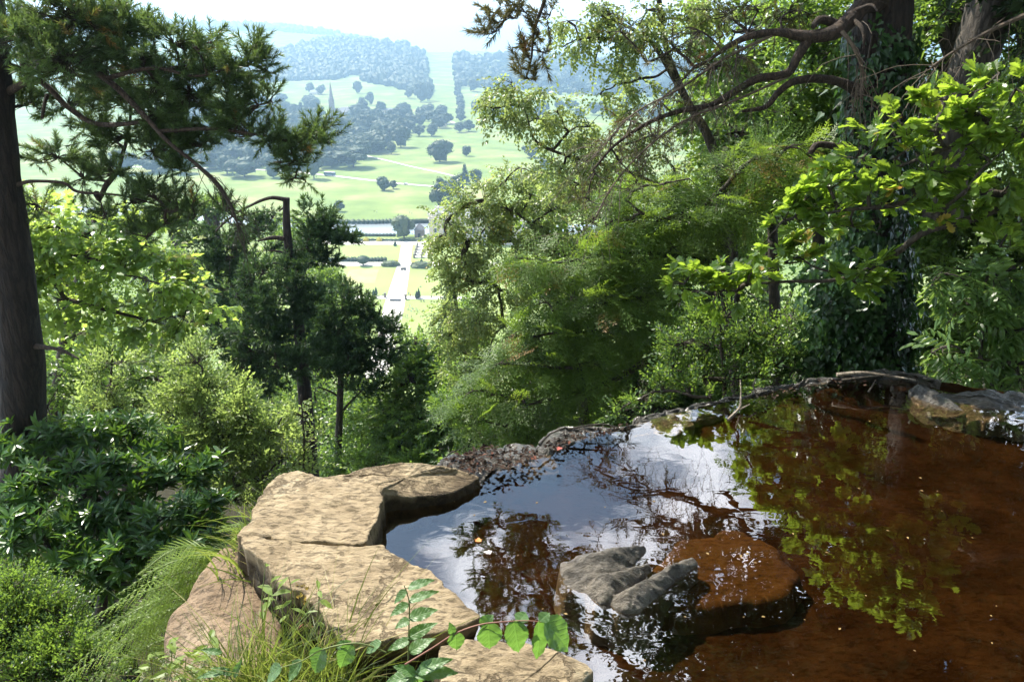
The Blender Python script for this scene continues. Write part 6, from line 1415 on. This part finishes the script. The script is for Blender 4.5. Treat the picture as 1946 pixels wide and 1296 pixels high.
for i_, (x_, y_) in enumerate([(-8, -3.5), (-4.2, -4), (-.4, -4.6), (3.6, -4), (7.5, -2), (10, 2), (-2, -8), (3, -8.5), (-11, 1)]):  # more of the wood, unseen; added to block sky light from behind
    e_ = empty('beech_tree', (x_, y_, -.3), ['tall dark woodland tree behind the viewpoint, far left', 'woodland tree behind the viewpoint, left', 'woodland tree straight behind the viewpoint', 'woodland tree behind the viewpoint, right', 'woodland tree beyond the right bank', 'woodland tree at the far right of the pool', 'second-row woodland tree behind the viewpoint, left', 'second-row woodland tree behind the viewpoint, right', 'woodland tree on the left slope outside the view'][i_], 'tree')
    r_ = np.random.default_rng(200 + i_); g_ = Geo(); m_ = 4200
    d_ = rdir(m_, r_); u_ = r_.uniform(.3, 1, (m_, 1)) ** .5; p_ = d_ * u_ * [2.7, 2.4, 4.2] * (1 + .3 * fbm(d_ * 2 + i_, 2))[:, None] + [0, 0, 4.8 + 1.2 * (i_ % 2) + 3 * (i_ in (6, 7))]
    tv_, tf_ = TPL['beech']; g_.inst(tv_, tf_, frames(unit(d_ + r_.normal(size=(m_, 3)) * .8), np.array([0, 0, 1.0]) + r_.normal(size=(m_, 3)) * .6) * r_.uniform(.3, .5, m_)[:, None, None], p_, r_.uniform(.1, .8, m_))
    g_.build('crown', M['beech'], e_, off=(0, 0, 0), kind='stuff')
    g_ = Geo(); add_tube(g_, [(0, 0, -1), (.1, 0, 2), (-.1, .1, 5), (0, 0, 8)], [.34, .28, .2, .05], n=14, k=12, rough=.08); g_.build('trunk', M['bark_dark'], e_, off=(0, 0, 0))
# ivy on the big trunk: leaves standing off the bark, shoots hanging at its left edge
def ivy():
    r = np.random.default_rng(95); root = empty('ivy', P(1655, 720, 6.5), 'dark glossy ivy climbing the lower half of the big pine trunk', 'climbing plant')
    tp = np.array([P(a, b, 6.6) for a, b in [(1655, 780), (1652, 640), (1655, 500), (1662, 350), (1668, 200), (1674, 60)]]); rr = np.array([rpx(p, q) for p, q in zip(tp, (66, 58, 54, 52, 52, 53))])
    s = smooth_line(np.column_stack([tp, rr]), 80); n = 2300; t = r.uniform(0, 1, n) ** 1.25; i = (t * 79).astype(int); a = r.uniform(0, 2 * np.pi, n)
    keep = (t < .62) | (r.random(n) < .5); i, a, t = i[keep], a[keep], t[keep]; n = len(i)
    off = s[i, 3] * (1.0 + np.abs(r.normal(size=n)) * .22 * (1 - t * .6)) + .01; d = np.stack([np.cos(a), np.sin(a), a * 0], -1)
    pos = s[i, :3] + d * off[:, None] + [0, 0, 1] * r.normal(size=(n, 1)) * .05
    C = np.array([P(a_, b_, 6.25) for a_, b_ in [(1570, 540), (1580, 590), (1575, 640), (1565, 680), (1590, 700), (1620, 690), (1600, 620), (1630, 640), (1560, 700), (1650, 700), (1600, 560), (1640, 580)]]); m = 620
    k = r.integers(0, len(C), m); p2 = C[k] + r.normal(size=(m, 3)) * [.09, .09, .10]; d2 = unit(np.array([-.6, -.7, .3]) + r.normal(size=(m, 3)) * .3)
    pos = np.vstack([pos, p2]); d = np.vstack([d, d2]); g = Geo(); n = len(pos)
    put_leaves(g, 'ivy', pos, np.array([0, 0, 1.0]) + r.normal(size=(n, 3)) * .3, d + r.normal(size=(n, 3)) * .25 + [0, 0, .2], r.uniform(.7, 1.25, n), np.clip(.45 + .25 * r.normal(size=n), 0, 1), root, 288, M['ivy'], r)
    g.build('foliage', M['ivy'], root, kind='stuff')
    st = np.array([s[::6, :3] + np.stack([np.cos(q + np.arange(len(s[::6])) * .12), np.sin(q + np.arange(len(s[::6])) * .12), 0 * s[::6, 0]], -1) * (s[::6, 3:4] + .012) for q in np.linspace(0, 6.2, 11)])
    V, T = tubes(st, np.full(st.shape[:2], .009), 5); g = Geo(); g.raw(V, T); g.build('stems', M['twig'], root, kind='stuff')
ivy()

# ================================================================== FOREGROUND PLANTS
def m_bigleaf(name, c0, c1, trans):
    m, nt, o = nodes(name); L = nt.links
    tc = N(nt, 'ShaderNodeTexCoord'); sp = N(nt, 'ShaderNodeSeparateXYZ'); L.new(tc.outputs['Object'], sp.inputs[0])
    ax = N(nt, 'ShaderNodeMath', operation='ABSOLUTE'); L.new(sp.outputs['X'], ax.inputs[0])
    ph = N(nt, 'ShaderNodeMath', operation='MULTIPLY_ADD'); ph.inputs[1].default_value = -.9; L.new(ax.outputs[0], ph.inputs[0]); L.new(sp.outputs['Y'], ph.inputs[2])
    sc_ = N(nt, 'ShaderNodeMath', operation='MULTIPLY'); sc_.inputs[1].default_value = 44.0; L.new(ph.outputs[0], sc_.inputs[0])
    sn = N(nt, 'ShaderNodeMath', operation='SINE'); L.new(sc_.outputs[0], sn.inputs[0])
    pw = ramp(nt, [(.0, (0, 0, 0)), (.75, (.15, .15, .15)), (1, (1, 1, 1))], sn.outputs[0])
    md = N(nt, 'ShaderNodeMapRange'); md.inputs['From Min'].default_value = .012; md.inputs['From Max'].default_value = .03; md.inputs['To Min'].default_value = 1; md.inputs['To Max'].default_value = 0
    L.new(ax.outputs[0], md.inputs['Value']); mxm = N(nt, 'ShaderNodeMath', operation='MAXIMUM'); L.new(pw.outputs[0], mxm.inputs[0]); L.new(md.outputs[0], mxm.inputs[1])
    nz = N(nt, 'ShaderNodeTexNoise', i_Scale=5.0, i_Detail=4.0); L.new(tc.outputs['Object'], nz.inputs['Vector'])
    col = ramp(nt, [(.35, c0), (.65, c1)], nz.outputs['Fac'])
    v = N(nt, 'ShaderNodeMixRGB'); v.inputs[2].default_value = (*[min(1, c * 1.25) for c in c1], 1); f = N(nt, 'ShaderNodeMath', operation='MULTIPLY'); f.inputs[1].default_value = .45
    L.new(mxm.outputs[0], f.inputs[0]); L.new(f.outputs[0], v.inputs[0]); L.new(col.outputs[0], v.inputs[1])
    b = N(nt, 'ShaderNodeBump', i_Strength=.5, i_Distance=.002, invert=True); L.new(mxm.outputs[0], b.inputs['Height'])
    p = N(nt, 'ShaderNodeBsdfPrincipled', i_Roughness=.42); L.new(v.outputs[0], p.inputs['Base Color']); L.new(b.outputs[0], p.inputs['Normal'])
    t = N(nt, 'ShaderNodeBsdfTranslucent'); t.inputs['Color'].default_value = (*trans, 1); L.new(b.outputs[0], t.inputs['Normal'])
    mx = N(nt, 'ShaderNodeMixShader'); mx.inputs[0].default_value = .38; L.new(p.outputs[0], mx.inputs[1]); L.new(t.outputs[0], mx.inputs[2]); L.new(mx.outputs[0], o.inputs[0]); return m
M['bigleaf'] = m_bigleaf('serrated_leaf', (.075, .15, .055), (.13, .22, .085), (.22, .42, .06))
def bigleaf_mesh(seed, w=.58):
    """leaf of length 1 along +Y: serrated edge, folded along the midrib, drooping tip"""
    r = np.random.default_rng(seed); n = 26; V = []; T = []
    for i in range(n + 1):
        t = i / n; hw = w / 2 * (math.sin(math.pi * min(1, t ** .72)) ** .85 if 0 < t < 1 else 0); hw *= (1 - .25 * t) * 1.15
        ser = 1 + (.05 if i % 2 else -.04)
        for j, s_ in enumerate((-1, -.66, -.33, 0, .33, .66, 1)):
            x = s_ * hw * (ser if abs(s_) == 1 else 1); z = .20 * abs(x) - .22 * t * t + .02 * math.sin(t * 22 + abs(s_) * 3) * abs(s_) + .03 * math.sin(seed + t * 5) * s_
            V.append([x, t - .05 * abs(s_) * (1 - t), z])
    for i in range(n):
        for j in range(6): a = i * 7 + j; T.append([a, a + 1, a + 8, a + 7])
    me = mesh_from('leaf', np.array(V), np.array(T), smooth=True); me.materials.append(M['bigleaf']); return me
BL = [bigleaf_mesh(k, .52 + .05 * (k % 3)) for k in range(5)]
M['stemg'] = plain('green_stem', (.14, .17, .05), .6, .2, 20); M['stemr'] = plain('reddish_stem', (.22, .10, .07), .6, .2, 20)
def sprig(name, label, Yd, stem, leaves, smat='stemr', r0=.0028, dY=.0):
    p = [P(a, b, Yd + (c[0] if c else 0)) for a, b, *c in stem]; root = empty(name, p[0], label, 'plant')
    g = Geo(); add_tube(g, p, np.linspace(r0, r0 * .45, len(p)), n=8 * len(p), k=7); g.build('stem', M[smat], root, smooth=True)
    sp = smooth_line(np.array(p), 120)
    for k, (bx, by, tx, ty, wd, *e) in enumerate(leaves):
        dep = e[0] if e else 0.0; lift = e[1] if len(e) > 1 else .8
        a = P(bx, by, Yd); i = int(np.argmin(np.linalg.norm(sp - a, axis=1) * 1.0)); a = a + (sp[i] - a) * 0
        b = P(tx, ty, Yd + dep); L = np.linalg.norm(b - a)
        y = unit(b - a); view = unit(np.array([0, 0, CAMZ]) - a); z = unit(view * .75 + np.array([0, 0, lift]) + np.random.default_rng(k).normal(size=3) * .15)
        F = frames(y[None], z[None])[0]; mt = np.eye(4); wr = wd / max(1, math.hypot(tx - bx, ty - by)) if False else 1
        want = wd * depth(a) / FPX / .56; sx = want
        F = F * np.array([sx, L, (L + sx) / 2])
        mt[:3, :3] = F; mt[:3, 3] = a - p[0]
        o = bpy.data.objects.new('leaf', BL[k % 5]); COL.objects.link(o); o.parent = root; o.matrix_local = Matrix(mt.tolist())
        q = sp[i]
        if np.linalg.norm(q - a) > .004:
            g = Geo(); add_tube(g, [q, (q + a) / 2 + [0, 0, .004], a], [.0013, .0011, .0009], n=6, k=5); g.build('leaf_stalk', M[smat], root)
    return root
sprig('compound_leaf_sprig', 'leafy sprig with five serrated drooping leaves reaching right over the pool edge', 1.75, [(770, 1262), (820, 1232), (866, 1203), (914, 1186), (960, 1181), (1000, 1179), (1036, 1182)],
      [(866, 1202, 868, 1243, 34), (860, 1203, 856, 1184, 16), (928, 1186, 934, 1243, 42), (914, 1190, 940, 1167, 28, .03, .3), (977, 1181, 990, 1251, 44), (986, 1181, 1002, 1158, 30, .04, .3), (1024, 1181, 1030, 1263, 38), (1036, 1183, 1094, 1236, 54), (1027, 1179, 1046, 1160, 24, .03, .3)])
sprig('upright_leaf_sprig', 'upright sprig with narrow leaves in pairs before the long slab', 1.85, [(778, 1320), (776, 1262), (777, 1200), (778, 1150), (774, 1128), (768, 1112)],
      [(779, 1142, 831, 1118, 22, .02, 1.2), (777, 1118, 824, 1096, 20, .02, 1.2), (779, 1175, 831, 1153, 23, .02, 1.2), (777, 1210, 830, 1180, 25, .02, 1.2), (780, 1238, 824, 1208, 26, .02, 1.2), (775, 1148, 738, 1168, 20, -.02, 1.2), (771, 1122, 746, 1146, 16, -.02, 1.2), (777, 1178, 750, 1190, 18, -.02, 1.2), (777, 1216, 735, 1232, 22, -.02, 1.2)], 'stemg')
sprig('low_leaf_sprig', 'rosette of broad leaves at the bottom edge below the upright sprig', 1.8, [(800, 1350), (795, 1310), (792, 1282)],
      [(795, 1276, 853, 1247, 30), (790, 1281, 868, 1270, 32), (790, 1281, 727, 1294, 30), (792, 1284, 800, 1310, 28), (788, 1280, 750, 1262, 22)], 'stemg')
sprig('trailing_leaf_sprig', 'trailing sprig of pale leaves at the bottom edge, left of the upright one', 1.8, [(735, 1240), (700, 1226), (666, 1222), (612, 1234), (572, 1256), (533, 1268)],
      [(572, 1257, 537, 1297, 28), (533, 1267, 497, 1296, 30), (612, 1233, 590, 1286, 36), (666, 1224, 642, 1279, 36), (723, 1221, 690, 1238, 22), (640, 1230, 668, 1216, 18, .02, .3)], 'stemg')
sprig('low_leaf_sprig', 'few bright green narrow leaves left of the dry grass at the bottom', 2.0, [(470, 1340), (440, 1290), (420, 1270)], [(440, 1280, 400, 1265, 14), (445, 1285, 455, 1255, 14), (430, 1275, 368, 1285, 14), (420, 1240, 380, 1232, 14)], 'stemg')
# grass tuft against the slab
def grass(name, area, n, seed, hmin, hmax, zb, w=.0028, lean=(0, 0, 0), mat='grass', dry=.2):
    r = np.random.default_rng(seed); g = Geo(); b = []
    for _ in range(n):
        while True:
            a, c = r.uniform(area[0], area[1]), r.uniform(area[2], area[3])
            break
        b.append([a, c, zb + r.uniform(-.05, .05)])
    b = np.array(b); m = 7; t = np.linspace(0, 1, m)[None, :, None]; h = r.uniform(hmin, hmax, (n, 1, 1))
    d = r.normal(size=(n, 1, 3)) * [.5, .5, 0] + np.array(lean)
    pts = b[:, None] + np.array([0, 0, 1.0]) * h * (t - .28 * t ** 2.5 * r.uniform(.2, 1.6, (n, 1, 1))) + d * h * (t ** 1.8) * .8
    side = unit(np.cross(np.gradient(pts, axis=1), r.normal(size=(n, 1, 3)))) * w * (1 - t ** 2) * r.uniform(.6, 1.4, (n, 1, 1)) + 1e-5
    V = np.stack([pts - side, pts + side], 2).reshape(-1, 3); idx = np.arange(n * m * 2).reshape(n, m, 2)
    T = np.concatenate([np.stack([idx[:, :-1, 0], idx[:, :-1, 1], idx[:, 1:, 1]], -1).reshape(-1, 3), np.stack([idx[:, :-1, 0], idx[:, 1:, 1], idx[:, 1:, 0]], -1).reshape(-1, 3)])
    tt = np.repeat(np.where(r.random(n) < dry, .98, r.uniform(.1, .85, n)), m * 2); g.raw(V, T, tt); return g.build(name, M[mat], kind='stuff')
grass('grass', (-.98, -.55, 2.0, 2.22), 1100, 1, .2, .58, -.18)
grass('grass', (-1.0, -.25, 1.8, 2.1), 900, 2, .1, .34, -.2, dry=.45)
grass('grass', (-.6, -.2, 1.9, 2.15), 350, 3, .1, .34, -.18)
grass('grass', (-1.25, -1.0, 2.75, 3.2), 160, 4, .1, .3, -.1, lean=(-.5, 0, 0))
# weedy seed heads
def weed(name, label, px, py, Yd, hpx, n, seed, flower=True):
    r = np.random.default_rng(seed); b = P(px, py, Yd); root = empty(name, b, label, 'plant'); top = P(px + r.normal() * 12, py - hpx, Yd)
    sp = smooth_line(np.array([b, (b + top) / 2 + r.normal(size=3) * .01, top]), 30); g = Geo(); add_tube(g, sp[::5], np.linspace(.003, .0012, 6), n=14, k=6); g.build('stem', M['stemg'], root)
    g = Geo(); tv, tf = TPL['ash']
    for k in range(n):
        i = int(6 + 23 * k / n); d = unit(r.normal(size=3) * [1, 1, .2] + [0, 0, -.1]); Mx = frames(d[None], np.array([[0, 0, 1.0]]) + r.normal(size=(1, 3)) * .3) * .06 * r.uniform(.7, 1.2)
        me = mesh_from('leaf', np.einsum('ij,vj->vi', Mx[0], tv), tf, np.full(len(tv), r.uniform(.3, .9))); me.materials.append(M['fern'])
        o = bpy.data.objects.new('leaf', me); COL.objects.link(o); o.parent = root; o.location = sp[i] - b
        if flower:
            c = sp[i] + d * .015; m = 26; p = c + np.cumsum(np.tile([0, 0, -.0018], (m, 1)), 0) + d * np.linspace(0, .03, m)[:, None] + r.normal(size=(m, 3)) * .003
            V, T = ICO1; g.inst(V, T[::1], np.tile(np.eye(3) * .0028, (m, 1, 1)), p, r.uniform(.5, .9, m))
    if flower: g.build('flower_cluster', M['pale_fl'], root, kind='stuff')
M['pale_fl'] = leaf_mat('pale_nettle_flower', (.25, .26, .16), (.45, .46, .32), (.4, .42, .25), .3, .7, .2)
for i, q in enumerate([(318, 1310, 2.2, 110, 9, 1), (352, 1320, 2.15, 90, 9, 2), (385, 1315, 2.2, 120, 10, 3), (290, 1320, 2.3, 80, 8, 4), (410, 1330, 2.1, 90, 8, 5)]):
    weed('nettle_plant', ['nettle with pale drooping flower strings left of the dry grass, tallest but one', 'nettle in the middle of the nettle clump, short', 'tallest nettle, right in front of the lichened boulder', 'leftmost short nettle at the bottom edge', 'rightmost nettle beside the dry grass'][i], *q)
for i, q in enumerate([(545, 1190, 2.35, 110, 6, 11), (600, 1210, 2.3, 130, 5, 12), (520, 1180, 2.4, 100, 6, 13), (500, 1200, 2.3, 160, 5, 14)]):
    weed('slim_weed', ['slim weed standing in the dark gap under the slab edge', 'slim weed right of the others under the slab', 'slim weed nearest the slab corner', 'tall thin weed left in the grass tuft'][i], *q, flower=False)
# moss cushion and dry tangle at slab edge
litter('floating_leaves', [(760, 960), (1000, 900), (1250, 830), (1600, 760), (1900, 860), (1900, 1280), (1200, 1280), (1000, 1150)], 46, .001, leaf_mat('floating_debris', (.10, .06, .02), (.32, .22, .08), (.1, .06, .02), .1, .6, .3, (.4, .16, .04)), .016, 9)
litter('moss', [(560, 1085), (600, 1090), (615, 1130), (590, 1150), (560, 1130), (540, 1105)], 220, .10, leaf_mat('orange_moss', (.12, .09, .02), (.30, .22, .05), (.2, .15, .03), .3, .9, .1), .016, 7)
litter('leaf_litter', [(500, 1075), (560, 1100), (590, 1150), (640, 1200), (600, 1200), (520, 1130)], 260, .02, M['litter'], .03, 8)
# bracken
def frond(root, base, ctrl, tip, width, seed, n=17):
    r = np.random.default_rng(seed); p = smooth_line(np.array([base, ctrl, tip]), n + 4); tan = unit(np.gradient(p, axis=0)); L = np.linalg.norm(tip - base)
    g = Geo(); add_tube(g, p, np.linspace(.004, .001, len(p)), k=5); tv, tf = TPL['ash']
    up = np.array([0, 0, 1.0]); pos, Ys, Zs, S = [], [], [], []
    for i in range(3, n + 4):
        t = (i - 3) / n; w_ = width * (1 - t) ** .75 * min(1, .5 + t * 3); side = unit(np.cross(tan[i], up)); nz_ = unit(np.cross(side, tan[i]))
        for s_ in (-1, 1):
            d = unit(side * s_ * .92 + tan[i] * .5 - nz_ * .1 + r.normal(size=3) * .12); w_ *= r.uniform(.8, 1.1); m = max(3, int(w_ / .009))
            for k in range(m):
                u = (k + .6) / m; c = p[i] + d * w_ * u - np.array([0, 0, .25 * w_ * u * u]); ln = .0125 * (1 - u) ** .6 + .003; e = unit(np.cross(d, nz_))
                for q in (-1, 1): pos.append(c); Ys.append(e * q + d * .35); Zs.append(nz_); S.append(ln)
    for i in range(4, n + 4):
        t = (i - 3) / n; w_ = width * (1 - t) ** .75 * min(1, .5 + t * 3); side = unit(np.cross(tan[i], up)); nz_ = unit(np.cross(side, tan[i]))
        F_ = frames(np.array([side * .92 + tan[i] * .5 - nz_ * .1, -side * .92 + tan[i] * .5 - nz_ * .1]), np.array([nz_, nz_])) * np.array([.055, 1, .4]) * w_ * 1.05
        g.inst(tv, tf, F_ * np.array([2.6, 1, 1]), np.array([p[i], p[i]]), r.uniform(.4, 1, 2))
    g.inst(tv[[0, 1, 3, 5]], np.array([[0, 2, 1], [0, 3, 2]]), frames(np.array(Ys), np.array(Zs)) * np.array(S)[:, None, None], np.array(pos), r.uniform(.2, .9, len(pos)))
    g.build('frond', M['fern'], root)
br = empty('bracken', P(400, 1120, 3.2), 'arching yellow green bracken fronds spilling down left of the boulder', 'fern')
FR = [((432, 1045), (340, 1052), (262, 1092), .13), ((425, 1060), (330, 1078), (225, 1128), .13), ((405, 1085), (320, 1100), (190, 1165), .12), ((395, 1100), (290, 1130), (150, 1186), .13), ((380, 1130), (280, 1160), (165, 1215), .13), ((350, 1160), (250, 1190), (130, 1275), .14), ((345, 1190), (240, 1230), (110, 1300), .14), ((420, 1050), (380, 1060), (300, 1085), .11), ((345, 1210), (280, 1240), (190, 1310), .14), ((400, 1090), (350, 1120), (260, 1180), .13), ((360, 1140), (310, 1180), (230, 1250), .14), ((440, 1030), (470, 1010), (420, 1000), .07), ((445, 1035), (455, 1015), (410, 1010), .06), ((340, 1180), (290, 1200), (215, 1225), .12), ((350, 1230), (300, 1270), (240, 1330), .13)]
FR += [((a[0] + 8, a[1] + 12), (c[0] + 14, c[1] + 20), (b[0] + 34, b[1] + 26), w_ * .9) for a, c, b, w_ in FR[:10]]
for i, (a, c, b, w_) in enumerate(FR):
    frond(br, P(*a, 3.15), P(*c, 3.05) + np.array([0, 0, .03]), P(*b, 2.9 + .05 * (i % 4)), w_, i)
